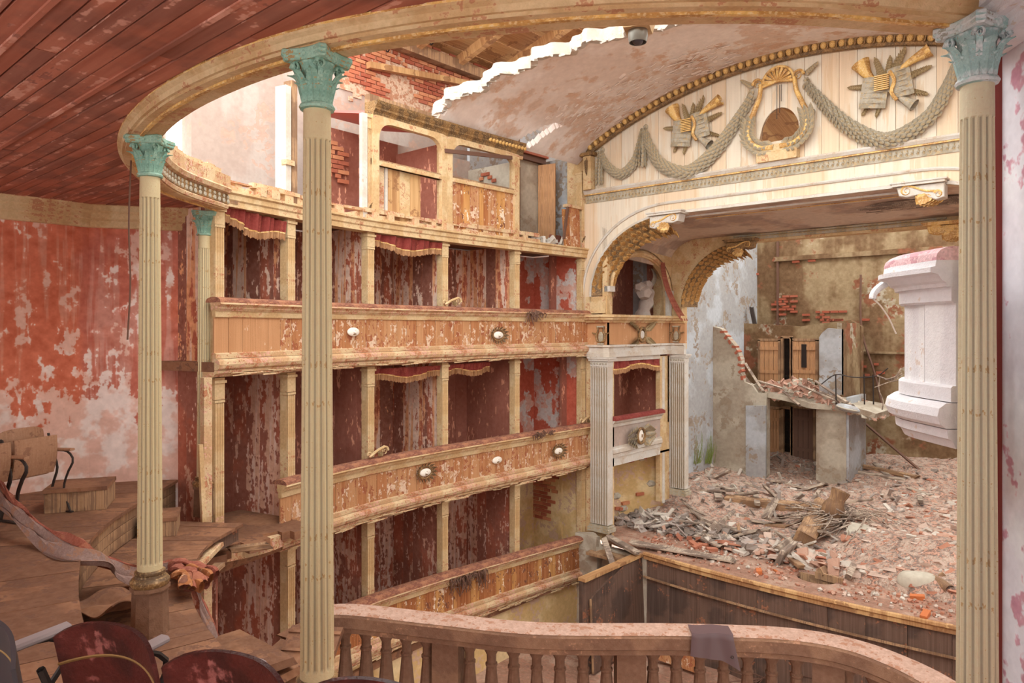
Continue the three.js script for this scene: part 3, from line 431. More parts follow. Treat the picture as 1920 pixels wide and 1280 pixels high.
// a torn piece of padding hanging over rails
function tuft(label, px, py, path, n, spread, drop, seed) {
  const p = hitPath(px, path), c = V(p.x + 0.12, at(px, py, -(p.x - 4.98) * 0.664 - (p.z - 12.83) * 0.7477).y, p.z), r = rng(seed), l = [];
  for (let i = 0; i < n; i++) { const a = c.clone().add(V((r() - 0.5) * 0.16, (r() - 0.2) * 0.08, (r() - 0.5) * spread)); l.push(taperTube([a, a.clone().add(V(0.04 * r(), -drop * r() * 0.4, (r() - 0.5) * 0.12)), a.clone().add(V((r() - 0.3) * 0.08, -drop * r(), (r() - 0.5) * 0.18))], (t) => 0.012 * (1 - 0.6 * t) + 0.003, 5, 4)); }
  const o = mesh('torn_padding', l, M.rust); tag(o, label, 'padding', null); return o;
}
tuft('brown horsehair padding hanging off the top tier rail near the stage', 995, 588, boxFine, 40, 0.5, 0.22, 3);
tuft('thick mat of horsehair padding hanging over the lowest tier rail', 868, 1075, offset(boxFine, -0.05), 90, 0.9, 0.35, 4);
tuft('brown padding torn out of the middle tier rail near the stage', 1010, 812, boxFine, 40, 0.6, 0.1, 6);

// posts
const postNames = ['stage', 'second', 'third', 'fourth', 'fifth', 'sixth'];
function boxPost(k, i, px, h0, h1, tierLabel, wide) {
  const p = posts[i], n = postN[p.i], t = thing('box_post', `fluted cream post on the ${tierLabel}, ${['nearest the stage', 'second from the stage', 'third from the stage', 'fourth from the stage', 'fifth from the stage', 'by the far column'][i]}`, 'post', [p.x, Y(h0), p.z], Math.atan2(n.x, n.z), 'posts between the boxes');
  const w = 0.135, H = h1 - h0, d = 0.15;
  mesh('core', box(w, H, d - 0.03, 0, H / 2, -0.02), M.cream, t);
  const s = [[-w / 2, 0]]; const g = 3; for (let q = 0; q < g; q++) { const c = -w / 2 + 0.033 + q * 0.0345, b = 0.012; s.push([c - b, 0], [c - b * 0.6, -0.014], [c + b * 0.6, -0.014], [c + b, 0]); } s.push([w / 2, 0], [w / 2, -0.03], [-w / 2, -0.03]);
  const fl = extrude(s.map(([a, b]) => [a, -b]), Math.max(0.2, H * 0.62), [], 0, 0); fl.rotateX(-Math.PI / 2); mesh('fluted_face', metreUv(place(fl, 0, H * 0.24, 0.07)), M.cream, t);
  mesh('plain_face', box(w, H * 0.24, 0.03, 0, H * 0.12, 0.055), M.creamWorn, t);
  const lf = leafGeo(0.12, 0.07, 0.3, 0.008); mesh('leaf_ornament', [aim(lf, V(0, H * 0.1, 0.072), V(0, 1, 0.1)), aim(lf, V(-0.03, H * 0.08, 0.072), V(-0.5, 1, 0.1), 0, 0.7), aim(lf, V(0.03, H * 0.08, 0.072), V(0.5, 1, 0.1), 0, 0.7)], M.goldDark, t);
  mesh('capital', [box(w + 0.02, 0.03, d, 0, H * 0.87, 0), box(w + 0.02, H * 0.12, d - 0.01, 0, H * 0.94, 0), box(w + 0.05, 0.035, d + 0.03, 0, H - 0.05, 0)], M.cream, t);
  return t;
}
TIERS.forEach((T, k) => postPX.forEach((px, i) => { if (k === 2 && i === 5) return; boxPost(k, i, px, T.floor, T.top, `${['top', 'middle', 'lowest'][k]} tier of boxes`); }));
for (let i = 0; i < 5; i++) if (i !== 3 || true) {        // second shaft of the topmost gallery
  if (i === 0 || i > 3) continue; boxPost(3, i, postPX[i], 1.72, 3.42, 'ruined topmost gallery');
}

for (const [px, py, tier, lab] of [[846, 562, 0, 'carved scroll ornament fallen onto the top tier rail'], [706, 829, 1, 'long carved scroll fallen onto the middle tier rail beside the third post'], [1098, 786, 1, 'carved scroll standing on the middle tier rail next to the stage pilaster']]) {
  const p = hitPath(px, boxFine), n = planNormals(boxFine)[p.i], t = thing('scroll_ornament', lab, 'ornament', [p.x + n.x * 0.02, Y(TIERS[tier].rail + 0.005), p.z], Math.atan2(n.x, n.z), 'fallen scroll ornaments');
  mesh('scroll', [place(volute(0.075, 1.6, 0.022), 0.16, 0.08, 0), place(volute(0.05, 1.5, 0.018), -0.18, 0.055, 0), taperTube([V(0.16, 0.15, 0), V(0, 0.1, 0), V(-0.18, 0.02, 0)], () => 0.025, 10, 6)], M.cream, t); mesh('leaf', [aim(leafGeo(0.2, 0.09, 0.3), V(0.1, 0.02, 0.03), V(-1, 0.4, 0.1))], M.leafBronze, t);
}
// partitions between the boxes and the walls behind them
const backLine = offset(boxFine, -1.55);
const PAR = struct('wall_boxes', 'boarded partitions and back walls of the boxes, dark red paint peeling');
{
  const mats = [[M.blotchRed, M.peelRed, M.peelRed, M.peelRed, M.peelRed, M.peelRed], [M.blotchRed, M.smoothRed, M.peelRed, M.smoothRed, M.peelDark, M.peelDark], [M.plasterYellow, M.peelDark, M.peelDark, M.peelDark, M.peelDark, M.peelDark]];
  TIERS.forEach((T, k) => {
    const h0 = T.floor, h1 = T.top + 0.1;
    // partition behind each post
    posts.forEach((p, i) => {
      if (i > 5) return; const n = postN[p.i], m = mats[k][Math.min(5, i + (i ? 0 : 0))], boards = i === 0 ? 1 : 6, L = 1.62;
      for (let q = 0; q < boards; q++) { const a = { x: p.x - n.x * (L * q / boards), z: p.z - n.z * (L * q / boards) }, b = { x: p.x - n.x * (L * (q + 1) / boards), z: p.z - n.z * (L * (q + 1) / boards) };
        mesh('plank', boardBetween(b, a, Y(h0), Y(h1), 0.03, 0.005, 0, rr(-0.003, 0.003)), i === 0 ? mats[k][0] : m, PAR); }
    });
    // back wall of each box
    for (let i = 0; i < 6; i++) {
      const a0 = posts[i].t, b0 = i < 5 ? posts[i + 1].t : 1, seg = part(backLine, a0, b0), nb = i === 0 ? 2 : 6;
      for (let q = 0; q < nb; q++) { const a = seg[Math.round(q / nb * (seg.length - 1))], b = seg[Math.round((q + 1) / nb * (seg.length - 1))]; mesh('plank', boardBetween(b, a, Y(h0), Y(h1), 0.03, 0.004, 0, rr(-0.003, 0.003)), i === 0 ? mats[k][0] : mats[k][i], PAR); }
    }
  });
  // a few courses of bare brick where the plaster has fallen in the lowest box by the stage
  const bg = [box(0.225, 0.066, 0.03), box(0.16, 0.066, 0.03)], r = rng(41), p = posts[0], n = postN[p.i];
  for (let j = 0; j < 15; j++) for (let i = 0; i < 5; i++) { const e = Math.abs(i - 1.5 + (j - 8) * 0.12) + r() * 1.2; if (e > 2.2) continue; const d = 0.75 + i * 0.235 + (j % 2) * 0.1; if (d > 1.5) continue; const b = mesh('brick', bg[r() < 0.75 ? 0 : 1], [M.brickA, M.brickB, M.brickC, M.brickD][Math.floor(r() * 4)], PAR); b.position.set(p.x - n.x * d, Y(-4.35 + j * 0.082), p.z + 0.012 - n.z * d); }
}
TIERS.forEach((T, k) => {
  const f = struct('floor_boxes', 'dusty floor slab of a tier of boxes');
  const inner = part(boxFine, 0, 1), outer = part(backLine, 0, 1);
  mesh('slab', sweep(inner.filter((p, i) => i % 10 === 0), [[0.02, T.floor], [0.02, T.floor - 0.12], [-1.6, T.floor - 0.12], [-1.6, T.floor]].reverse()), M.floor, f);
});
mesh('slab', sweep(boxFine.filter((p, i) => i % 10 === 0), [[-0.22, 1.66], [-0.22, 1.72], [-1.6, 1.72], [-1.6, 1.66]]), M.floor, struct('floor_top_gallery', 'floor of the ruined topmost gallery, which roofs the top boxes'));
// entablature above the top boxes with broken joist ends
const band = struct('trim_4', 'worn cream entablature above the top tier of boxes, joist ends exposed');
{
  const path = part(boxLine, 0, 1), pl = offset(path, -0.1);
  mesh('architrave', sweep(pl, [[-0.14, 1.53], [0.08, 1.53], [0.08, 1.6], [0.1, 1.62], [0.1, 1.68], [0.13, 1.7], [0.13, 1.73], [-0.14, 1.73]]), M.cream, band);
  const r = rng(15);
  const rough = (t0, t1, prof, mat, name) => mesh(name, sweep(part(pl, t0, t1), prof), mat, band);
  for (let q = 0; q < 26; q++) { const i = Math.floor(16 + q * 2.4), p = pl[Math.min(i, pl.length - 1)], n = planNormals(pl)[Math.min(i, pl.length - 1)]; if (r() < 0.25) continue; mesh('joist_end', box(0.1 + r() * 0.08, 0.12, 0.5 + r() * 0.3, p.x - n.x * 0.25, Y(1.79), p.z - n.z * 0.25, 0, Math.atan2(n.x, n.z), 0), M.creamWorn, band); }
  for (let q = 0; q < 16; q++) { const i = Math.floor(14 + q * 4), a = pl[Math.min(i, pl.length - 5)], b = pl[Math.min(i + 4, pl.length - 1)]; if (b === a) continue; mesh('board', boardBetween(b, a, Y(1.835 + r() * 0.01), Y(1.87 + r() * 0.05), 0.1, 0.03, (r() - 0.5) * 0.05, 0.06), M.creamWorn, band); if (r() < 0.6) mesh('board', boardBetween(b, a, Y(1.73), Y(1.78 + r() * 0.02), 0.03, 0.05, (r() - 0.5) * 0.02, 0.09), M.creamWorn, band); }
}

// fringed valances still hanging in some boxes
function valance(label, a, b, y0, sag, drop, seed, tear = 1) {
  const t = thing('valance', label, 'curtain', [0, 0, 0], 0, 'red fringed valances');
  const r = rng(seed), ph = r() * 6, nx = -(b.z - a.z), nz = b.x - a.x, l = Math.hypot(nx, nz), n = V(-nx / l, 0, -nz / l);
  const low = (u) => y0 - drop * (0.75 + 0.25 * Math.sin(u * 7 + ph)) - sag * u;
  const pt = (u, y, f) => V(a.x + (b.x - a.x) * u, y, a.z + (b.z - a.z) * u).addScaledVector(n, 0.03 * Math.sin(u * 26 + ph) + 0.02 * Math.sin(u * 61) + f);
  mesh('cloth', shell((u, v) => pt(u, y0 - sag * u * 0.6 + (low(u) - (y0 - sag * u * 0.6)) * v, 0.02 * v), 48, 8, 0.006, tear < 1 ? (u) => u < tear : null), M.velvet, t);
  mesh('braid', shell((u, v) => pt(u, low(u) + 0.012 - 0.03 * v, 0.03), 48, 1, 0.01, tear < 1 ? (u) => u < tear : null), M.gold, t);
  mesh('fringe', shell((u, v) => pt(u, low(u) - 0.015 - 0.1 * v * (0.9 + 0.1 * Math.sin(u * 160)), 0.028 + 0.004 * Math.sin(u * 300)), 120, 3, 0.005, tear < 1 ? (u) => u < tear : null, 0.3), M.fringe, t);
}
const pp = (i, o = 0.02, s = 0) => { const p = posts[i], n = postN[p.i]; return V(p.x + n.x * o + s * n.z, 0, p.z + n.z * o - s * n.x); };
const between = (i, u0, u1, o) => { const a = pp(i + 1, o), b = pp(i, o); return [a.clone().lerp(b, u0), a.clone().lerp(b, u1)]; };
{
  let [a, b] = between(4, 0.08, 0.9, 0.05); valance('red fringed valance sagging in the leftmost box of the top tier', a, b, Y(1.55), 0.12, 0.2, 2);
  [a, b] = between(2, 0.05, 0.94, 0.05); valance('red fringed valance hanging from the entablature in a middle box of the top tier', a, b, Y(1.52), 0.02, 0.19, 3);
  [a, b] = between(2, 0.05, 0.94, 0.0); valance('dark red fringed valance in the middle tier, left of the short torn remnant', a, b, Y(-0.66), 0, 0.16, 5);
  [a, b] = between(1, 0.05, 0.62, 0.0); valance('short torn remnant of dark red valance in the middle tier, nearer the stage', a, b, Y(-0.66), -0.03, 0.15, 6);
}

// ---------------------------------------------------------------- ruined topmost gallery
{
  const g = struct('wall_top_gallery', 'walls of the ruined topmost gallery: red paint, grey plaster, bare brick');
  const w = (i0, u0, i1, u1, h0, h1, mat, name = 'plaster', off = -1.3) => { const p = (i, u) => { const a = posts[i], n = postN[a.i]; return { x: a.x + n.x * off, z: a.z + n.z * off + u }; }; return mesh(name, boardBetween(p(i0, u0), p(i1, u1), Y(h0), Y(h1), 0.08, 0), mat, g); };
  w(3, 0.1, 2, -0.05, 1.75, 3.5, M.smoothRed); w(2, -0.05, 1, 0, 1.75, 3.5, M.plasterPink); w(1, 0, 0, -1.0, 1.75, 4.6, M.plasterPale);
  const side = (i, mat, L, h0, h1, u = 0) => { const a = posts[i], n = postN[a.i]; mesh('plaster', boardBetween({ x: a.x - n.x * L, z: a.z + u }, { x: a.x - n.x * 0.1, z: a.z + u }, Y(h0), Y(h1), 0.08, 0), mat, g); };
  side(2, M.smoothRed, 1.32, 1.75, 3.3); side(1, M.plasterGrey, 1.32, 1.75, 3.3); side(0, M.plasterPale, 1.4, 1.75, 3.85, -0.2);
  // pink underside of the roof over the first bay
  const a = posts[3], b = posts[2]; mesh('pink_ceiling', shell((u, v) => V(a.x - 1.7 + 1.62 * u, Y(3.5 + 0.35 * (1 - u)), a.z + (b.z - a.z) * v), 8, 8, 0.04), stdMat({ color: 0xe0827a, bumpMap: M.grit, bumpScale: 0.004 }), g);
  const bg = [box(0.03, 0.066, 0.225), box(0.03, 0.066, 0.11)], r = rng(43);
  const patch = (cx, x, z, h, nz, nh, face) => { for (let j = 0; j < nh; j++) for (let i = 0; i < nz; i++) { if (r() < 0.22) continue; const m = mesh('brick', bg[r() < 0.75 ? 0 : 1], [M.brickA, M.brickB, M.brickC][Math.floor(r() * 3)], g); m.position.set(face ? x + i * 0.24 + (j % 2) * 0.11 : x, Y(h + j * 0.08), face ? z : z - i * 0.24 - (j % 2) * 0.11); if (face) m.rotation.y = Math.PI / 2; } };
  const p1 = posts[3], q = posts[2], p0 = posts[1];
  patch(0, p1.x - 1.24, p1.z - 0.05, 2.5, 2, 10, false); patch(0, q.x - 1.1, q.z + 0.06, 2.5, 0, 0, true); patch(0, p0.x - 0.9, p0.z + 0.02, 2.75, 2, 6, true);
}
const cornice = struct('trim_5', 'gilt cornice along the top of the ruined gallery at the left');
{
  const seg = offset(boxFine.slice(Math.round(posts[1].t * 800) - 10, Math.round(posts[3].t * 800) + 2).filter((p, i) => i % 8 === 0), -0.1);
  mesh('cornice', sweep(seg, [[-0.14, 3.4], [0.06, 3.4], [0.07, 3.46], [0.11, 3.5], [0.11, 3.53], [0.15, 3.58], [0.16, 3.63], [-0.14, 3.63]]), M.goldDark, cornice);
  mesh('wall_plate', sweep(seg, [[-0.14, 3.63], [-0.02, 3.63], [-0.02, 3.76], [-0.14, 3.76]]), M.oldWood, cornice);
  mesh('lower_fillet', sweep(seg, [[-0.05, 3.33], [0.055, 3.33], [0.065, 3.39], [-0.05, 3.39]]), M.creamWorn, cornice);
  const egg = finish(new THREE.SphereGeometry(0.045, 10, 8), 0.9); const nn = planNormals(seg); seg.forEach((p, i) => { if (i < 12) mesh('egg', aim(egg, V(p.x + nn[i].x * 0.1, Y(3.545), p.z + nn[i].z * 0.1), V(0, 1, 0)), M.gold, cornice); });
}
// boarded fronts and arched frames of the topmost gallery
function archFrame(label, i0, i1, mat) {
  const a = pp(i0, 0.03), b = pp(i1, 0.03), L = a.distanceTo(b), t = thing('arched_frame', label, 'arch frame');
  const s = new THREE.Shape(); s.moveTo(0, 0); s.lineTo(L, 0); s.lineTo(L, 1.68); s.lineTo(0, 1.68);
  const hp = new THREE.Path(), m = 0.13, r = 0.3; hp.moveTo(m, 0.95); hp.lineTo(L - m, 0.95); hp.lineTo(L - m, 1.58 - r); hp.quadraticCurveTo(L - m, 1.58, L - m - r, 1.58); hp.lineTo(m + r, 1.58); hp.quadraticCurveTo(m, 1.58, m, 1.58 - r); hp.lineTo(m, 0.95);
  const low = new THREE.Path(); low.moveTo(m, 0.03); low.lineTo(L - m, 0.03); low.lineTo(L - m, 0.88); low.lineTo(m, 0.88); low.lineTo(m, 0.03);
  s.holes.push(hp, low);
  const g = finish(new THREE.ExtrudeGeometry(s, { depth: 0.09, bevelEnabled: false, curveSegments: 10 }), 0.4);
  const d = b.clone().sub(a).normalize(); g.applyMatrix4(new THREE.Matrix4().makeBasis(d, V(0, 1, 0), V(-d.z, 0, d.x)).setPosition(a.x, Y(1.74), a.z)); mesh('frame', g, mat, t);
  return { t, a, d, L };
}
{
  const F1 = archFrame('arched opening, lit edge painted white, with loose boards at the left of the ruined top gallery', 3, 2, M.cream);
  const at1 = (s, h) => ({ x: F1.a.x + F1.d.x * s, z: F1.a.z + F1.d.z * s });
  const r = rng(19), bd = (s0, s1, h0, h1, mat, sk = 0) => mesh('board', boardBetween(at1(s0), at1(s1), Y(h0), Y(h1), 0.025, 0.006, sk, rr(-0.01, 0.01)), mat, F1.t);
  bd(0.38, 0.64, 1.76, 2.66, M.roofWood); bd(0.64, 0.88, 1.75, 2.65, M.cream); bd(0.88, 1.12, 1.74, 2.65, M.roofWood); bd(0.14, 0.3, 1.85, 2.65, M.creamWorn);
  mesh('white_strip', box(0.04, 0.86, 0.05, at1(0.34).x, Y(2.2), at1(0.34).z), M.white, F1.t);
  mesh('sill_rail', boardBetween(at1(0), at1(F1.L), Y(2.62), Y(2.72), 0.1, 0, 0, 0.06), M.oldWood, F1.t);
  mesh('lit_edge_white', [box(0.08, 1.66, 0.1, at1(0).x + 0.03, Y(2.57), at1(0).z + 0.14)], M.white, F1.t);  // white slab paints strong light onto the left edge as colour
  const F2 = archFrame('arched opening with a peeling boarded front, second bay of the ruined top gallery', 2, 1, M.cream);
  const at2 = (s) => ({ x: F2.a.x + F2.d.x * s, z: F2.a.z + F2.d.z * s });
  const nb = 7; for (let i = 0; i < nb; i++) mesh('board', boardBetween(at2(0.13 + (F2.L - 0.26) * i / nb), at2(0.13 + (F2.L - 0.26) * (i + 1) / nb), Y(1.74), Y(2.66), 0.025, 0.006, 0, 0.05 + rr(-0.01, 0.01)), i % 2 ? M.ochre : M.orange, F2.t);
  mesh('sill_rail', boardBetween(at2(0), at2(F2.L), Y(2.63), Y(2.72), 0.1, 0, 0, 0.08), M.oldWood, F2.t);
  const bar = mesh('hanging_bar', box(1.75, 0.07, 0.03), M.rust); const ba = at2(-0.05), bb = at2(1.65); bar.position.set((ba.x + bb.x) / 2 + 0.1, Y(3.22), (ba.z + bb.z) / 2); bar.rotation.set(0, Math.atan2(-F2.d.z, F2.d.x), 0.1); tag(bar, 'loose brown wooden bar hanging across the second arched opening', 'bar');
  // the box next to the stage has lost its front: a doorway and its door, wall fragment and rubble
  const p0 = posts[0], p1 = posts[1];
  const dr = thing('doorway', 'grey doorway standing open in the ruined top gallery beside the vault', 'doorway', [-5.42, Y(1.75), 0.52], Math.PI / 2);
  mesh('door_frame', [box(0.1, 2.0, 0.12, -0.44, 1.0, 0), box(0.1, 2.0, 0.12, 0.44, 1.0, 0), box(0.98, 0.12, 0.14, 0, 2.04, 0)], M.rust, dr); mesh('red_lintel', box(1.05, 0.05, 0.2, 0, 2.13, 0.02), M.brickB, dr);
  mesh('door_leaf', box(0.04, 1.94, 0.42, 0.36, 0.97, 0.2, 0, 0.25, 0), M.doorWood, dr);
  mesh('passage_wall', box(0.8, 1.98, 0.04, 0, 0.99, -0.04), M.plasterGrey, dr);
  const fr = thing('parapet_fragment', 'leaning fragment of the boarded gallery front left beside the stage arch', 'balcony front', [p0.x + 0.05, Y(1.72), p0.z + 0.32], Math.atan2(1, 0));
  mesh('board', box(0.36, 0.85, 0.03, 0, 0.43, 0, 0, 0, 0.04), M.orange, fr); mesh('board', box(0.2, 0.8, 0.03, -0.29, 0.4, 0, 0, 0, 0.1), M.ochre, fr); mesh('rail', box(0.55, 0.06, 0.12, -0.05, 0.88, 0), M.creamWorn, fr); mesh('loose_bar', box(0.05, 0.7, 0.04, -0.38, 0.5, 0.06, 0, 0, -0.2), M.rust, fr);
  const deb = [], q = rng(77); for (let i = 0; i < 130; i++) deb.push(box(0.04 + q() * 0.14, 0.02 + q() * 0.04, 0.05 + q() * 0.1, p0.x - 0.7 + q() * 0.7, Y(1.75 + q() * 0.12), p0.z + 0.5 + q() * 1.4, q() * 3, q() * 3, q() * 3));
  tag(mesh('plaster_debris', deb, M.white), 'broken plaster and brick bits on the floor of the frontless top box', 'debris', null, 'stuff');
  boxPost(3, 0, 1095, 1.72, 3.42, 'ruined topmost gallery');
}
// lone posts of the missing bay
{
  const p = posts[4], n = postN[p.i], t = thing('bare_post', 'lone brown post, lit side painted white, of the missing bay against the pale outer wall', 'post', [p.x, Y(1.75), p.z], Math.atan2(n.x, n.z));
  mesh('lit_side_white', box(0.1, 1.62, 0.2, -0.09, 0.81, 0), M.white, t); mesh('timber', box(0.1, 1.72, 0.16, 0.03, 0.86, 0.02), M.oldWood, t); mesh('stub', box(0.16, 0.07, 0.1, -0.08, 0.55, 0.08), M.creamWorn, t);  // white side puts the strong light on the post into its colour
}
// left end: broken stud beside the farthest column
{
  const a = V(-3.62, 0, 8.75), t = thing('broken_stud', 'tall split cream stud below the left end of the top tier', 'post', [a.x, Y(-5), a.z]);
  mesh('stud', box(0.1, 4.4, 0.1, 0, 2.2, 0), M.creamWorn, t); mesh('splinter', box(0.05, 1.2, 0.05, 0.05, 3.0, 0.07, 0.03, 0, 0.03), M.cream, t); mesh('splinter', box(0.06, 0.7, 0.05, 0.04, 1.1, 0.06, 0, 0, -0.05), M.white, t);
}
// ---------------------------------------------------------------- vault over the front of the house
const archH = (x) => { const R = 9.0; return 4.84 - (R - Math.sqrt(R * R - x * x)); };     // proscenium arch, height above the eye
{
  const v = struct('vault', 'pale plaster vault, broken off in a ragged edge, stained and flaking towards the stage arch');
  const f = (u, w) => { const x = -4.47 + 8.94 * u; return V(x, Y(archH(x) + 0.06 - 0.12 * sstep(0.06, 0, u)), 0.02 + 5.2 * w); };
  const edge = (x) => 4.25 - 0.5 * (x + 4.2) + 0.1 * Math.sin(x * 9) + 0.05 * Math.sin(x * 23 + 1);
  const g = shell(f, 150, 110, 0.13, (u, w) => { const x = -4.47 + 8.94 * u, z = 0.02 + 5.2 * w; if (z > Math.max(edge(x), 1.9)) return false; return !(u < 0.075 && u > 0.005 && Math.abs(z - 1.75 + (u - 0.04) * 7) < 0.26 - u * 1.6); }, 0.6, (u, w) => [8.8 * u, 5.2 * w]);
  mesh('plaster', g, M.vault, v);
  // thick white broken edge: laths and plaster
  const pts = []; for (let i = 0; i <= 40; i++) { const x = -4.42 + i * 0.115; pts.push(V(x, Y(archH(x) + 0.1), edge(x) + 0.02)); }
  const jag = (x) => 0.04 * Math.sin(x * 31) + 0.03 * Math.sin(x * 67 + 2);
  mesh('broken_edge', shell((u, w) => { const x = -4.42 + 4.6 * u; return V(x, Y(archH(x) + 0.03 + 0.04 * jag(x) + 0.2 * w), edge(x) + 0.06 + jag(x) * 0.5 * (1 - w)); }, 110, 4, 0.12), M.white, v);
  const r = rng(81), l = []; for (let i = 0; i < 26; i++) { const x = -4.3 + r() * 4; l.push(box(0.1, 0.02 + r() * 0.03, 0.06, x, Y(archH(x) + 0.02), edge(x) + 0.05, r() * 0.5, r() * 3, r() * 0.5)); } mesh('hanging_plaster', l, M.white, v).userData.kind = 'stuff';
  const fl = []; for (let i = 0; i < 240; i++) { const u = 0.08 + r() * 0.36, w = 0.02 + r() * 0.4 * (1 - u), p = f(u, w), x = p.x; fl.push(box(0.04 + r() * 0.16, 0.006, 0.02 + r() * 0.05, x, p.y - 0.015, p.z, (r() - 0.5) * 0.6, r() * 0.6 - 0.3, -Math.asin(x / 9) * -1 * -1 + (r() - 0.5) * 0.5)); } mesh('flaking_laths', fl, M.vault, v).userData.kind = 'stuff';
}
// roof boards above the brick wall and the vault
{
  const rf = struct('roof', 'old boarded roof and rafters seen through the gap above the vault');
  for (let i = 0; i < 23; i++) { const x = -6.95 + i * 0.62; const g = box(0.63, 0.03, 7.6); metreUv(g, rnd() * 3, rnd() * 3); const m = mesh('roof_board', g, M.roofWood, rf); m.position.set(x + 0.3, Y(5.95 + (6.9 - Math.abs(x + 0.3)) * 0.28), 0.6); m.rotation.z = x + 0.3 < 0 ? 0.273 : -0.273; }
  for (let i = 0; i < 6; i++) { const m = mesh('rafter', box(6.4, 0.2, 0.14), M.roofWood, rf); m.position.set(-3.6, Y(6.62), -1.8 + i * 1.2); m.rotation.z = 0.273; }
  const b = mesh('purlin', box(0.2, 0.22, 6), M.oldWood, rf); b.position.set(-6.4, Y(5.75), 1.4); const b2 = mesh('purlin', box(0.12, 0.12, 3.6), M.roofWood, rf); b2.position.set(-6.45, Y(5.35), 2.4); b2.rotation.x = 0.12;
}

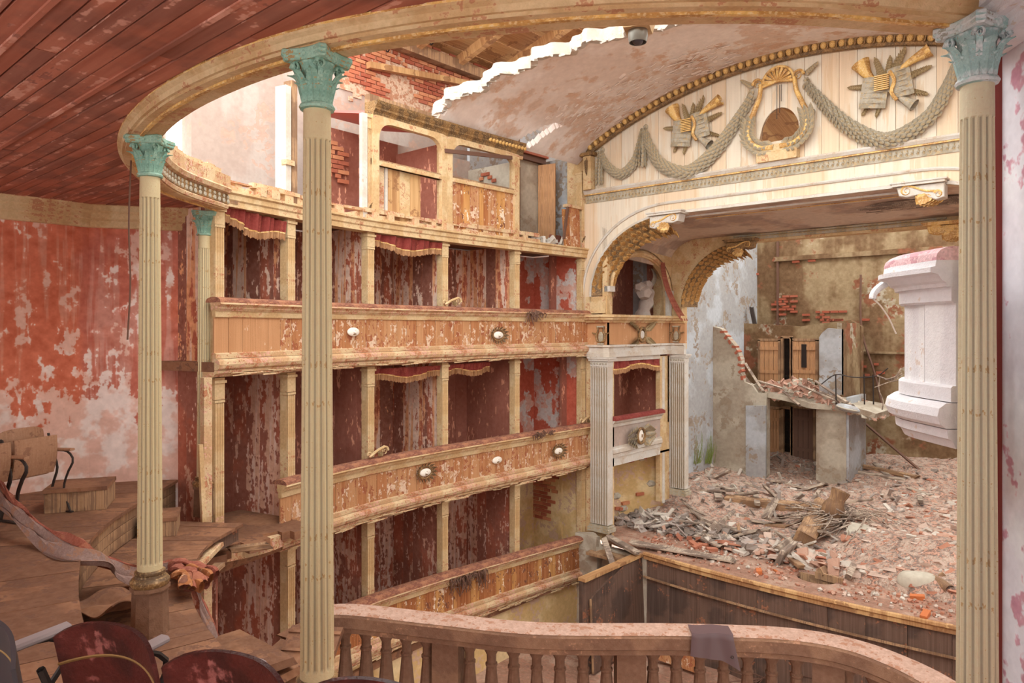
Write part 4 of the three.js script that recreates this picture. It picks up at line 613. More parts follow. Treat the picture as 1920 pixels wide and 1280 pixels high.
// ---------------------------------------------------------------- stage arch wall
const openX = 4.08, springH = 0.7, topH = 2.26, cornX = 2.25;
function openingPath(x0, sp, cx, th, base, n = 14) { const p = [[-x0, base]]; for (let i = 0; i <= n; i++) { const a = Math.PI - i / n * Math.PI / 2; p.push([-cx + (x0 - cx) * Math.cos(a), sp + (th - sp) * Math.sin(a)]); } for (let i = 0; i <= n; i++) { const a = Math.PI / 2 - i / n * Math.PI / 2; p.push([cx + (x0 - cx) * Math.cos(a), sp + (th - sp) * Math.sin(a)]); } p.push([x0, base]); return p; }
const front = struct('wall_proscenium', 'cream boarded wall of the stage arch with gilt mouldings');
{
  const op = openingPath(openX, springH, cornX, topH, 0.1);
  const g = extrude([[-4.75, Y(0.1)], ...op.map(([x, h]) => [x, Y(h)]), [4.75, Y(0.1)], [4.75, Y(2.72)], [-4.75, Y(2.72)]], 0.25); g.translate(0, 0, -0.25); mesh('spandrel', g, M.tympanum, front);
  // vertical boards of the tympanum, cut round the opening of the lyre
  const w = 0.29, hole = (x) => (Math.abs(x) < 0.36 ? [3.36, 3.4 + 0.55 * Math.sqrt(1 - (x / 0.37) ** 2)] : null);
  for (let i = 0; i < 29; i++) {
    const a = -4.2 + i * w, b = a + w - 0.006, mk = (pts) => { const q = extrude(pts.map(([x, h]) => [x, Y(h)]), 0.025, [], 0, 0); q.translate(0, 0, -0.025 + rr(-0.002, 0.002)); metreUv(q, rnd() * 3, rnd() * 3); mesh('plank', q, M.tympanum, front); };
    const A = Math.max(a, -4.2), B = Math.min(b, 4.2), top = []; for (let k = 4; k >= 0; k--) { const x = A + (B - A) * k / 4; top.push([x, archH(x) + 0.02]); }
    if (B < -0.36 || A > 0.36) mk([[A, 2.9], [B, 2.9], ...top]);
    else { const c = [-0.36, 0.36], lo = [], hi = []; for (let k = 0; k <= 8; k++) { const x = A + (B - A) * k / 8, h = hole(x); lo.push([x, h ? h[0] : 3.36]); hi.push([x, h ? h[1] : 3.38]); } mk([[A, 2.9], [B, 2.9], ...lo.reverse()]); mk([...hi, ...top]); if (A < -0.36) mk([[A, 3.35], [-0.36, 3.35], [-0.36, 3.4], [A, 3.4]]); if (B > 0.36) mk([[0.36, 3.35], [B, 3.35], [B, 3.4], [0.36, 3.4]]); }
  }
  const back = extrude([...Array(31)].map((_, i) => { const x = -4.2 + i * 0.28; return [x, Y(archH(x))]; }).concat([[4.2, Y(2.7)], [-4.2, Y(2.7)]]), 0.03, [[[-0.36, Y(3.36)], [0.36, Y(3.36)], [0.33, Y(3.66)], [0.2, Y(3.88)], [0, Y(3.96)], [-0.2, Y(3.88)], [-0.33, Y(3.66)]]]); back.translate(0, 0, -0.07); mesh('backing', back, M.oldWood, front);
  // frieze: moulding, ornamental band, fascia and the ribs that follow the opening
  const line = [{ x: -4.25, z: 0 }, { x: 4.25, z: 0 }].reverse();
  const sw = (name, prof, mat) => mesh(name, sweep(line, prof.map(([o, y]) => [-o, y])), mat, front);
  mesh('frieze_moulding', sweep([{ x: -4.25, z: 0 }, { x: 4.25, z: 0 }], [[0.02, 2.9], [-0.07, 2.9], [-0.1, 2.95], [-0.1, 2.98], [0.02, 2.98]]), M.white, front);
  mesh('frieze_fillet', sweep([{ x: -4.25, z: 0 }, { x: 4.25, z: 0 }], [[0.02, 2.875], [-0.06, 2.875], [-0.06, 2.9], [0.02, 2.9]]), M.gold, front);
  mesh('frieze_band', sweep([{ x: -4.25, z: 0 }, { x: 4.25, z: 0 }], [[0.02, 2.71], [-0.02, 2.71], [-0.02, 2.875], [0.02, 2.875]]), M.stucco, front);
  const lf = leafGeo(0.07, 0.05, 0.3, 0.006), kn = lathe([[0.0001, 0.018], [0.018, 0.012], [0.026, 0]], 7), orn = [];
  for (let i = 0; i < 104; i++) { const x = -4.2 + i * 0.081; orn.push(aim(lf, V(x, Y(2.73), 0.02), V(0.35, 1, 0.2)), aim(lf, V(x + 0.04, Y(2.855), 0.02), V(-0.35, -1, 0.2), 0, 0.8), aim(kn, V(x + 0.02, Y(2.8), 0.018), V(0, 0, 1))); }
  mesh('frieze_ornament', orn, M.stucco, front).userData.kind = 'stuff';
  const follow = (d, prof, mat, name) => { const o2 = openingPath(openX + d, springH, cornX, topH + d, 0.55).filter((p) => p[1] > 0.5); const pos = [], m = prof.length; // profile in (outward, forward)
    const nrm = o2.map((p, i) => { const a = o2[Math.max(0, i - 1)], b = o2[Math.min(o2.length - 1, i + 1)], l = Math.hypot(b[0] - a[0], b[1] - a[1]); return [-(b[1] - a[1]) / l, (b[0] - a[0]) / l]; });
    const P = (i, j) => { const q = prof[j % m]; return [o2[i][0] + nrm[i][0] * q[0], Y(o2[i][1] + nrm[i][1] * q[0]), q[1]]; };
    for (let i = 0; i < o2.length - 1; i++) for (let j = 0; j < m; j++) { const a = P(i, j), b = P(i + 1, j), c = P(i + 1, j + 1), e = P(i, j + 1); pos.push(...a, ...b, ...c, ...a, ...c, ...e); }
    const q = new THREE.BufferGeometry(); q.setAttribute('position', new THREE.Float32BufferAttribute(pos, 3)); mesh(name, finish(q, 0.5), mat, front); };
  follow(0, [[0, -0.02], [0, 0.05], [0.05, 0.05], [0.06, 0.02], [0.06, -0.02]], M.white, 'arch_edge');
  follow(0.22, [[0, -0.02], [0, 0.03], [0.025, 0.045], [0.05, 0.03], [0.05, -0.02]], M.white, 'arch_rib');
  mesh('return_pier', [box(0.6, 1.3, 0.2, -4.48, Y(3.3), -0.12), box(0.6, 1.3, 0.2, 4.48, Y(3.3), -0.12)], M.cream, front);
  mesh('impost_block', [box(0.5, 0.36, 0.3, -3.98, Y(0.5), -0.1), box(0.5, 0.36, 0.3, 3.98, Y(0.5), -0.1)], M.cream, front);
}
// soffit between the two arches and the second, inner arch
const DEEP = -2.75;
{
  const s = struct('wall_soffit', 'stained soffit between the two stage arches');
  const op = openingPath(3.76, 1.62, 3.0, 2.26, 1.6);
  mesh('plaster', shell((u, v) => { const f = u * (op.length - 1), i = Math.min(op.length - 2, Math.floor(f)), t = f - i; return V(op[i][0] + (op[i + 1][0] - op[i][0]) * t, Y(op[i][1] + (op[i + 1][1] - op[i][1]) * t - 0.16 * v), -0.05 + (DEEP + 0.05) * v); }, 90, 10, -0.06), M.soffit, s);
  // sunk panel frame along the front of the soffit
  for (const z of [-0.32, -0.62]) mesh('panel_moulding', box(3.9, 0.035, 0.05, 0, Y(2.255 - 0.02), z), M.gold, s);
  for (const z of [-0.28, -0.68]) mesh('panel_moulding', box(4.0, 0.05, 0.04, 0, Y(2.26 - 0.02), z), M.white, s);
  const lath = [], r = rng(88); for (let i = 0; i < 70; i++) lath.push(box(1.1 + r() * 0.7, 0.012, 0.025, 1.7 + r() * 0.8, Y(2.19 - 0.03 * r()), -0.9 - i * 0.02, 0, r() * 0.06 - 0.03, (r() - 0.5) * 0.03)); mesh('bare_laths', lath, M.greyWood, s).userData.kind = 'stuff';
  const ia = struct('wall_inner_arch', 'second stage arch behind the first');
  const inn = openingPath(3.42, 0.5, 1.9, 1.92, -0.5), g = extrude([[-4.2, Y(-0.5)], ...inn.map(([x, h]) => [x, Y(h)]), [4.2, Y(-0.5)], [4.2, Y(2.6)], [-4.2, Y(2.6)]], 0.25); g.translate(0, 0, DEEP - 0.25); mesh('spandrel', g, M.cream, ia);
  mesh('lintel_moulding', [box(4.4, 0.05, 0.06, 0, Y(2.0), DEEP + 0.03), box(4.2, 0.03, 0.05, 0, Y(2.07), DEEP + 0.03)], M.stucco, ia);
}
// scroll brackets and gilt leaf bands of both arches
function consoleBracket(label, x, h, z, flip, mat, sc = 1) {
  const t = thing('scroll_bracket', label, 'bracket', [x, Y(h), z], 0, 'scroll brackets of the stage arches');
  const s = flip ? -1 : 1, grp = []; const sp = (cx, cy, r, turns, a0, dir) => { const p = []; for (let i = 0; i <= 26; i++) { const q = i / 26, a = a0 + dir * q * turns * 2 * Math.PI, rad = r * (1 - 0.8 * q); p.push(V(s * (cx + rad * Math.cos(a)), cy + rad * Math.sin(a), 0.11)); } return taperTube(p, (q) => 0.022 - 0.008 * q, 28, 6); };
  grp.push(sp(0.17, -0.1, 0.085, 1.6, 2.2, -1), sp(-0.27, -0.2, 0.06, 1.5, 0.4, 1));
  const body = [[-0.34, -0.04], [0.3, -0.04], [0.27, -0.16], [0.16, -0.19], [0.02, -0.17], [-0.12, -0.21], [-0.24, -0.27], [-0.34, -0.24]].map(([a, b]) => [s * a, b]); if (s < 0) body.reverse();
  const g = extrude(body, 0.24, [], 0.012); g.translate(0, 0, -0.14); mesh('body', g, mat, t);
  mesh('scrolls', [...grp, taperTube([V(s * -0.26, -0.15, 0.11), V(s * -0.1, -0.13, 0.12), V(s * 0.05, -0.06, 0.12), V(s * 0.16, -0.02, 0.11)], () => 0.018, 16, 6)], M.gold, t);
  mesh('abacus', [box(0.74, 0.045, 0.34, 0, 0, 0), box(0.8, 0.025, 0.38, 0, 0.03, 0)], mat, t);
  const lf = acanthus(0.3, 0.16), l = []; for (let i = 0; i < 5; i++) { l.push(aim(lf, V(s * (-0.3 + i * 0.03), -0.24, -0.1 + i * 0.05), V(s * 1, -0.2 + 0.1 * Math.sin(i * 2), 0.1), Math.PI, 0.9)); } mesh('leaves', l, M.gold, t);
  t.scale.setScalar(sc); return t;
}
consoleBracket('cream scroll bracket with gilt leaves at the left of the front stage arch', -2.22, 2.27, 0.05, false, M.white, 1);
consoleBracket('cream scroll bracket at the right of the front stage arch, partly behind the pale column', 2.25, 2.27, 0.05, true, M.white, 1);
consoleBracket('dull gilt scroll bracket at the left of the inner stage arch', -1.88, 1.95, DEEP + 0.1, false, M.goldDark, 0.95);
consoleBracket('gilt scroll bracket at the right of the inner stage arch', 2.1, 1.95, DEEP + 0.1, true, M.gold, 0.95);
function leafBand(label, x0, sp, cx, th, z, depth, ins, mat) {   // splayed band between the outer curve and one set deeper and further in
  const t = thing('leaf_band', label, 'ornament', [0, 0, 0], 0, 'gilt leaf bands of the stage arches'), l = [], lf = leafGeo(0.24, 0.105, 0.45, 0.01), n = 17, r = rng(9);
  const P = (a, v) => V(-cx + (x0 - cx - ins * v) * Math.cos(a), Y(sp + (th - sp - ins * v) * Math.sin(a)), z - depth * v), ang = (f) => Math.PI - f * Math.PI / 2;
  for (let i = 0; i < n; i++) for (let j = 0; j < 4; j++) { const a = ang((i + (j % 2) * 0.5) / n), p = P(a, (j + 0.5) / 4), tg = P(a - 0.02, (j + 0.5) / 4).sub(p).normalize(), ac = P(a, 1).sub(P(a, 0)).normalize(), nr = ac.clone().cross(tg).normalize(); if (nr.z < 0) nr.negate(); const y = tg.clone().addScaledVector(ac, (j - 1.5) * 0.18).addScaledVector(nr, 0.22).normalize(), x = y.clone().cross(nr).normalize(), zz = x.clone().cross(y), sc = 0.85 + r() * 0.35; l.push(lf.clone().applyMatrix4(new THREE.Matrix4().makeBasis(x.multiplyScalar(sc), y.multiplyScalar(sc), zz.multiplyScalar(sc)).setPosition(p))); }
  mesh('leaves', l, mat, t).userData.kind = 'stuff';
  const rib = (v, rad) => tube([...Array(21)].map((_, i) => P(ang(i / 20), v)), rad, 30, 6);
  mesh('edge_bead', [rib(0, 0.022), rib(1, 0.022)], M.goldDark, t);
  mesh('ground', shell((u, v) => P(ang(u), v), 40, 2, 0.02), M.goldDark, t);
}
leafBand('gilt laurel band lining the left curve of the front stage arch', openX - 0.01, springH, cornX, topH, 0.03, 0.3, 0.34, M.gold);
leafBand('dull gilt laurel band lining the left curve of the inner stage arch', 3.41, 0.5, 1.9, 1.92, DEEP + 0.02, 0.25, 0.26, M.gold);

// egg-and-dart moulding of the great arch
{
  const t = thing('egg_moulding', 'bronze arch moulding studded with gilt eggs over the stage', 'moulding');
  const P = (x, d) => { const nx = x / 9, ny = Math.sqrt(1 - nx * nx); return V(x + nx * d, Y(archH(x) + ny * d), 0); };
  mesh('channel', shell((u, v) => { const x = -4.22 + 8.44 * u, prof = [[-0.1, 0.06], [-0.09, 0.1], [-0.05, 0.12], [0, 0.1], [0.05, 0.16], [0.09, 0.17], [0.1, 0.1]], f = v * 6, i = Math.min(5, Math.floor(f)), q = f - i, d = prof[i][0] + (prof[i + 1][0] - prof[i][0]) * q, z = prof[i][1] + (prof[i + 1][1] - prof[i][1]) * q; const p = P(x, d); p.z = z; return p; }, 90, 12, 0.03), M.goldDark, t);
  const egg = finish(new THREE.SphereGeometry(1, 12, 8), 0.9); egg.scale(0.055, 0.062, 0.05);
  const dart = box(0.02, 0.13, 0.05); const darts = [];
  for (let i = 0; i < 56; i++) { const x = -4.05 + i * 0.147, p = P(x, 0.01), e = mesh('egg', egg, M.gold, t); e.position.set(p.x, p.y, 0.13); e.rotation.z = -Math.asin(x / 9); const q = P(x + 0.073, 0.01); darts.push(place(dart.clone(), q.x, q.y, 0.13, 0, 0, -Math.asin(x / 9))); }
  mesh('darts', darts, M.goldDark, t).userData.kind = 'stuff';
}
// ---------------------------------------------------------------- ornaments on the tympanum
function sprig(base, dir, len, n, w, out = []) { const lf = leafGeo(len * 0.34, w * 0.8, 0.3, 0.006), d = dir.clone().normalize(), s = V(-d.y, d.x, 0); n = Math.round(n * 1.5); for (let i = 0; i < n; i++) { const t = 0.12 + 0.88 * i / n, p = base.clone().addScaledVector(d, len * t); for (const m of [-1, 1]) out.push(aim(lf, p, d.clone().addScaledVector(s, m * 0.6).add(V(0, 0, 0.3)), 0, 1.05 - 0.4 * t)); } out.push(aim(lf, base.clone().addScaledVector(d, len * 0.92), d.clone().add(V(0, 0, 0.2)))); out.push(taperTube([base, base.clone().addScaledVector(d, len * 0.5), base.clone().addScaledVector(d, len)], () => 0.008, 6, 5)); return out; }
function garland(label, pts, r0, r1) {
  const t = thing('garland', label, 'garland', [0, 0, 0], 0, 'plaster laurel garlands over the stage'), c = new THREE.CatmullRomCurve3(pts), L = c.getLength(), n = Math.round(L / 0.075), l = [], lf = leafGeo(0.13, 0.085, 0.15, 0.008), rad = (u) => r0 + (r1 - r0) * Math.sin(Math.PI * u);
  for (let i = 0; i < n; i++) { const u = i / n, p = c.getPointAt(u), tg = c.getTangentAt(u), s = V(-tg.y, tg.x, 0); for (let k = -2; k <= 2; k++) { const a = (k + (i % 2) * 0.5) * 0.62, R = rad(u); l.push(aim(lf, p.clone().addScaledVector(s, Math.sin(a) * R).add(V(0, 0, Math.cos(a) * R)), tg.clone().addScaledVector(s, Math.sin(a) * 0.3).add(V(0, 0, 0.25 * Math.cos(a))), 0, 0.6 + 3.2 * R)); } }
  mesh('core', taperTube(pts, rad, 40, 8, 0.8), M.stucco, t); mesh('leaves', l, M.stucco, t).userData.kind = 'stuff'; return t;
}
const Q = (px, py, z = 0.06) => onZ(px, py, z), mir = (p) => V(-p.x, p.y, p.z);
const swag = [[1412, 178], [1385, 222], [1340, 285], [1290, 323], [1240, 308], [1219, 275], [1208, 246]].map(([x, y]) => Q(x, y));
const swag2 = [[1206, 246], [1192, 300], [1166, 326], [1142, 314], [1127, 290]].map(([x, y]) => Q(x, y));
garland('large laurel garland sweeping down to the left of the gilt lyre', swag, 0.045, 0.1);
garland('large laurel garland sweeping down to the right of the gilt lyre', swag.map(mir), 0.045, 0.1);
garland('small laurel garland at the far left end over the stage arch', swag2, 0.04, 0.07);
for (const [px, y0, y1, lab] of [[1208, 240, 312, 'hanging laurel drop between the large and the small garland on the left'], [1127, 283, 345, 'hanging laurel drop at the far left corner over the stage arch']]) {
  const a = Q(px, y0), b = Q(px, y1), t = thing('laurel_drop', lab, 'garland', [0, 0, 0], 0, 'laurel drops'), l = [], lf = leafGeo(0.12, 0.08, 0.2, 0.008), r = (u) => 0.035 + 0.035 * u - 0.05 * Math.max(0, u - 0.85) * 4;
  mesh('core', taperTube([a, a.clone().lerp(b, 0.5), b], (u) => Math.max(0.01, r(u)), 14, 8, 0.8), M.stucco, t);
  for (let i = 0; i < 9; i++) for (let k = -1; k <= 1; k++) { const u = i / 9; l.push(aim(lf, a.clone().lerp(b, u).add(V(k * r(u), 0, r(u) * 0.8)), V(k * 0.3, -1, 0.25), 0, 0.8 + u * 0.3)); } mesh('leaves', l, M.stucco, t).userData.kind = 'stuff';
  mesh('knob', place(lathe([[0.0001, 0.04], [0.04, 0.03], [0.06, 0.01], [0.06, 0]], 12), a.x, a.y + 0.03, 0.0, Math.PI / 2, 0, 0), M.stucco, t);
}
function horn(a, b, c, r0, r1) { return [taperTube([a, a.clone().lerp(b, 0.6), b.clone().lerp(c, 0.3), c], (t) => r0 + (r1 - r0) * t ** 2.4, 24, 12)]; }
function trophy(label, cx, h, m) {                         // horns, a roll and a book of music, reeds and laurel sprigs
  const t = thing('music_trophy', label, 'ornament', [cx, Y(h), 0], 0, 'musical trophies over the stage'), p = (x, y, z = 0.06) => V(m * x, y, z);
  for (const [x, y, dx, dy, l] of [[-0.06, 0.12, -0.35, 1, 0.32], [0.05, 0.12, 0.5, 1, 0.4], [0.0, 0.1, 0.12, 1, 0.3], [0.26, 0.05, 1, 0.3, 0.32], [0.25, -0.14, 1, -0.4, 0.3], [-0.2, -0.2, -0.7, -0.8, 0.24], [-0.08, -0.22, -0.35, -1, 0.24], [-0.3, 0.03, -1, 0.2, 0.26]]) mesh('laurel_sprig', sprig(p(x, y, 0.04), V(m * dx, dy, 0), l, 4, 0.085), M.leafBronze, t);
  mesh('horn', horn(p(0.0, 0.02), p(-0.24, 0.12, 0.08), p(-0.4, 0.44, 0.1), 0.025, 0.15), M.gold, t);
  mesh('horn', horn(p(0.05, 0.1), p(0.28, 0.26, 0.1), p(0.62, 0.4, 0.1), 0.03, 0.11), M.gold, t);
  mesh('horn', horn(p(-0.02, -0.05), p(0.18, -0.25, 0.1), p(0.4, -0.42, 0.1), 0.025, 0.1), M.stucco, t);
  const pg = (w, hh, x, y, a) => mesh('sheet_music', [place(shell((u, v) => V((u - 0.5) * w, (v - 0.5) * hh, 0.05 + 0.03 * Math.sin(u * 5)), 10, 6, 0.02), m * x, y, 0.07, 0, 0, m * a), ...[0, 1, 2, 3, 4].map((k) => place(box(w * 0.7, 0.01, 0.012, 0, (k - 2) * hh * 0.17, 0.075), m * x, y, 0.075, 0, 0, m * a))], M.stucco, t);
  pg(0.4, 0.5, -0.19, -0.1, -0.14); pg(0.32, 0.5, 0.2, 0.0, 0.16);
  const strings = []; for (let i = 0; i < 8; i++) strings.push(box(0.22, 0.018, 0.03, m * -0.06, 0.14 - i * 0.032, 0.17, 0, 0, 0)); mesh('reed_bundle', [...strings, tube([p(0.06, 0.18, 0.17), p(0.13, 0.02, 0.18), p(0.09, -0.16, 0.18), p(0.16, -0.3, 0.16)], 0.03, 16, 6)], M.gold, t);
}
trophy('trophy of horns, sheet music and laurel to the left of the gilt lyre', -1.7, 3.9, 1);
trophy('trophy of horns, sheet music and laurel to the right of the gilt lyre', 1.78, 3.94, 1);
{
  const t = thing('lyre_ornament', 'large gilt lyre framing a dark arched opening above the stage', 'lyre', [0, Y(2.98), 0]);
  const side = (m) => [V(m * 0.06, 0.24, 0.1), V(m * 0.3, 0.27, 0.1), V(m * 0.5, 0.45, 0.1), V(m * 0.52, 0.72, 0.1), V(m * 0.42, 0.98, 0.1), V(m * 0.33, 1.2, 0.1), V(m * 0.3, 1.42, 0.1)];
  for (const m of [-1, 1]) {
    mesh('arm', taperTube(side(m), (u) => 0.085 - 0.035 * u, 34, 10, 0.7), M.gold, t);
    const g = volute(0.1, 1.7, 0.028); if (m > 0) g.scale(1, 1, 1); else g.rotateY(Math.PI); mesh('scroll', place(g, m * 0.36, 1.44, 0.1), M.gold, t);
    const lf = leafGeo(0.17, 0.1, 0.3, 0.008), l = [], c = new THREE.CatmullRomCurve3(side(m)); for (let i = 0; i < 10; i++) { const u = 0.02 + i * 0.055, p = c.getPointAt(u), tg = c.getTangentAt(u), s = V(-tg.y, tg.x, 0); for (const q of [-1, 0, 1]) l.push(aim(lf, p.clone().addScaledVector(s, q * 0.06).add(V(0, 0, 0.05)), tg.clone().addScaledVector(s, q * 0.35).add(V(0, 0, 0.1)))); } mesh('acanthus_leaves', l, M.stucco, t);
    mesh('laurel_sprig', sprig(V(m * 0.46, 1.42, 0.06), V(m * 0.8, 0.6, 0), 0.24, 3, 0.09), M.stucco, t); mesh('laurel_sprig', sprig(V(m * 0.46, 1.4, 0.06), V(m * 0.5, -0.9, 0), 0.26, 3, 0.09), M.stucco, t);
    mesh('rosebud', place(finish(new THREE.SphereGeometry(0.05, 10, 8), 0.9), m * 0.6, 0.76, 0.08), M.stucco, t);
  }
  const fan = []; for (let i = 0; i < 9; i++) { const a = Math.PI * (0.06 + 0.88 * i / 8); fan.push(taperTube([V(Math.cos(a) * 0.05, 1.4 + Math.sin(a) * 0.05, 0.09), V(Math.cos(a) * 0.14, 1.4 + Math.sin(a) * 0.14, 0.11), V(Math.cos(a) * 0.25, 1.4 + Math.sin(a) * 0.25, 0.09)], (u) => 0.012 + 0.022 * u, 8, 6)); }
  const rim = []; for (let i = 0; i <= 20; i++) { const a = Math.PI * i / 20; rim.push(V(Math.cos(a) * 0.28, 1.4 + Math.sin(a) * 0.28, 0.08)); } mesh('shell_fan', [...fan, tube(rim, 0.026, 24, 7), taperTube([V(-0.28, 1.38, 0.09), V(0, 1.42, 0.1), V(0.28, 1.38, 0.09)], () => 0.03, 12, 7)], M.gold, t);
  mesh('string', [[-0.03, 0.6], [0.02, 0.5], [0.05, 0.3]].map(([x, l]) => box(0.008, l, 0.008, x, 1.36 - l / 2, 0.05)), M.iron, t);
  mesh('pedestal', [box(0.46, 0.1, 0.18, 0, 0.21, 0.06), box(0.36, 0.06, 0.15, 0, 0.27, 0.06), chamfer(0.72, 0.17, 0.2, 0.012, 0, 0.085, 0.07)], M.cream, t);
  const w = thing('roof_timbers', 'roof timbers glimpsed through the opening inside the lyre', 'timbers', [0, Y(3.5), -1.6]); mesh('beam', box(3, 0.16, 0.16, 0, 0.12, 0, 0, 0, 0.08), M.roofWood, w); mesh('beam', box(3, 0.14, 0.16, -0.4, -0.12, -0.3, 0, 0, 0.02), M.roofWood, w); mesh('beam', box(0.16, 2.0, 0.16, 0.2, 0.5, -0.5, 0.5, 0, 0.9), M.roofWood, w); mesh('boarding', box(6.5, 0.05, 4.5, 0, 1.5, -0.6, -0.25, 0, 0), M.roofWood, w);
}
// corner post under the arch at the left
{ const t = thing('arch_post', 'gilt bracket post under the left foot of the egg moulding', 'post', [-4.1, Y(2.98), 0.1]); mesh('shaft', chamfer(0.2, 0.72, 0.16, 0.01, 0, 0.36, 0), M.cream, t); mesh('cap', box(0.34, 0.07, 0.24, 0, 0.76, 0), M.goldDark, t); mesh('scrolls', sprig(V(0, 0.68, 0.09), V(0, -1, 0), 0.3, 4, 0.06), M.goldDark, t); }
// ---------------------------------------------------------------- stage box between the arches
const SX = -3.7, zAt = (px) => onX(px, 615, SX).z;
const zA = zAt(1147), zB = zAt(1238);
{
  const w = struct('wall_stage_box', 'boarded side wall of the stage arch holding the stage boxes');
  // wall pieces: openings are left free.  local x runs towards the stage (-z)
  const W = (z0, z1, h0, h1, mat, x = SX, th = 0.12, name = 'panel') => { const g = box(th, h1 - h0, Math.abs(z1 - z0), x - th / 2, Y((h0 + h1) / 2), (z0 + z1) / 2); return mesh(name, g, mat, w); };
  // upper lunette with its round-headed opening
  const s = [[0.0, Y(0.2)], [2.75, Y(0.2)], [2.75, Y(2.3)], [0, Y(2.3)]], cz = 1.38, r = 1.2, hole = []; hole.push([cz - r, Y(0.25)], [cz + r, Y(0.25)]); for (let i = 0; i <= 18; i++) { const a = Math.PI * i / 18; hole.push([cz + r * Math.cos(a), Y(0.86 + 0.76 * Math.sin(a))]); }
  const g = extrude(s, 0.12, [hole]); g.applyMatrix4(new THREE.Matrix4().makeBasis(V(0, 0, -1), V(0, 1, 0), V(1, 0, 0)).setPosition(SX - 0.12, 0, 0)); mesh('lunette', metreUv(g), M.cream, w);
  const ar = []; for (let i = 0; i <= 24; i++) { const a = Math.PI * i / 24; ar.push(V(SX + 0.02, Y(0.86 + 0.84 * Math.sin(a)), -(cz + (r + 0.06) * Math.cos(a)))); } mesh('archivolt', tube(ar, 0.05, 40, 6), M.cream, w);
  const ar2 = ar.map((p) => V(p.x + 0.01, Y(0.86) + (p.y - Y(0.86)) * 1.09, -cz + (p.z + cz) * 1.07)); mesh('archivolt_line', tube(ar2, 0.014, 40, 5), M.goldDark, w);
  mesh('impost', [box(0.14, 0.12, 0.2, SX, Y(0.84), -(cz + r + 0.08)), box(0.14, 0.12, 0.2, SX, Y(0.84), -(cz - r - 0.08)), box(0.1, 0.6, 0.12, SX - 0.01, Y(0.52), -(cz + r + 0.05))], M.white, w);
  W(0.0, DEEP + 0.1, -0.36, 0.14, M.orangeSound, SX, 0.1, 'frieze_panel');
  mesh('frieze_panel', box(0.4, 0.5, 0.1, -3.51, Y(-0.11), DEEP + 0.01), M.orangeSound, w);
  mesh('frieze_panel', box(0.56, 0.5, 0.1, -3.98, Y(-0.11), -0.03), M.orangeSound, w); mesh('front_pier', box(0.56, 4.2, 0.25, -3.98, Y(-2.45), -0.14), M.cream, w);
  W(-0.1, zA, -2.95, -0.66, M.cream); W(zB, DEEP + 0.1, -2.95, -0.66, M.cream); W(zA, zB, -0.72, -0.6, M.white);
  W(zA, zB, -2.56, -2.1, M.plasterPink, SX, 0.08, 'parapet_panel'); W(zA, zB, -2.98, -2.56, M.white, SX, 0.1);
  W(-0.1, zA, -4.7, -2.9, M.cream); W(zB, DEEP + 0.1, -4.1, -2.9, M.cream);
  mesh('jamb_strip', [box(0.03, 1.25, 0.09, SX + 0.012, Y(-1.3), zB - 0.12), box(0.03, 1.2, 0.09, SX + 0.012, Y(-3.55), zB - 0.12)], M.white, w);
  const L = [{ x: SX, z: DEEP + 0.02 }, { x: SX, z: -0.02 }].reverse().map((p) => p), path = [{ x: -3.3, z: DEEP + 0.06 }, { x: -3.6, z: DEEP + 0.06 }, { x: SX + 0.02, z: DEEP + 0.1 }, { x: SX, z: DEEP + 0.2 }, { x: SX, z: -0.5 }, { x: SX, z: 0.0 }, { x: SX - 0.04, z: 0.04 }, { x: -4.0, z: 0.04 }, { x: -4.28, z: 0.04 }];
  const mo = (name, prof, mat, p2 = path) => mesh(name, sweep(p2, prof), mat, w);
  mo('cornice', [[-0.1, 0.12], [0.05, 0.12], [0.08, 0.16], [0.14, 0.18], [0.16, 0.22], [0.2, 0.24], [0.2, 0.29], [-0.1, 0.29]], M.cream);
  mo('band', [[-0.05, -0.62], [0.06, -0.62], [0.06, -0.52], [0.045, -0.515], [0.045, -0.42], [0.09, -0.4], [0.09, -0.36], [-0.05, -0.36]], M.white);
  const op = [{ x: SX, z: zB - 0.02 }, { x: SX, z: zA + 0.02 }];
  mo('parapet_moulding', [[-0.05, -2.13], [0.03, -2.13], [0.03, -2.07], [0.07, -2.04], [0.09, -1.99], [-0.05, -1.99]], M.white, op);
  mo('parapet_moulding', [[-0.05, -2.8], [0.02, -2.8], [0.02, -2.72], [0.05, -2.7], [0.05, -2.62], [0.03, -2.6], [0.03, -2.56], [-0.05, -2.56]], M.white, op);
  const cu = []; for (let i = 0; i <= 8; i++) { const a = Math.PI * i / 8; cu.push([0.02 + 0.11 * Math.cos(a), -1.97 + 0.07 * Math.sin(a)]); } cu.push([-0.09, -1.99], [0.13, -1.99]);
  mesh('rail_cushion', sweep(op, cu), M.velvet, w);
  // rooms behind: red middle box, dark upper room, rough masonry below
  mesh('upper_room', [box(0.06, 2.2, 3.2, SX - 1.4, Y(1.0), -1.4), box(1.5, 2.2, 0.06, SX - 0.75, Y(1.0), -2.9)], M.smoothRed, w);
  mesh('middle_room', [box(0.06, 1.7, 3.2, SX - 1.1, Y(-1.4), -1.4), box(1.2, 1.7, 0.06, SX - 0.6, Y(-1.4), -2.6)], M.smoothRed, w);
  mesh('lower_masonry', shell((u, v) => V(SX - 1.2 + 1.05 * u * u, Y(-4.8 + 2.1 * v), 0.0 - 2.62 * u + 0.04 * Math.sin(v * 14 + u * 9)), 24, 24, 0.1), M.plasterYellow, w);
  mesh('floors', [0.2, -2.5, -0.5, 2.1].map((h) => box(1.2, 0.1, 2.5, SX - 0.8, Y(h), -1.45)), M.oldWood, w);
  const r2 = rng(52), st = [new THREE.DodecahedronGeometry(0.11, 0), box(0.2, 0.07, 0.09)].map((q) => finish(q, 0)); st[0].scale(1.2, 0.75, 0.5);
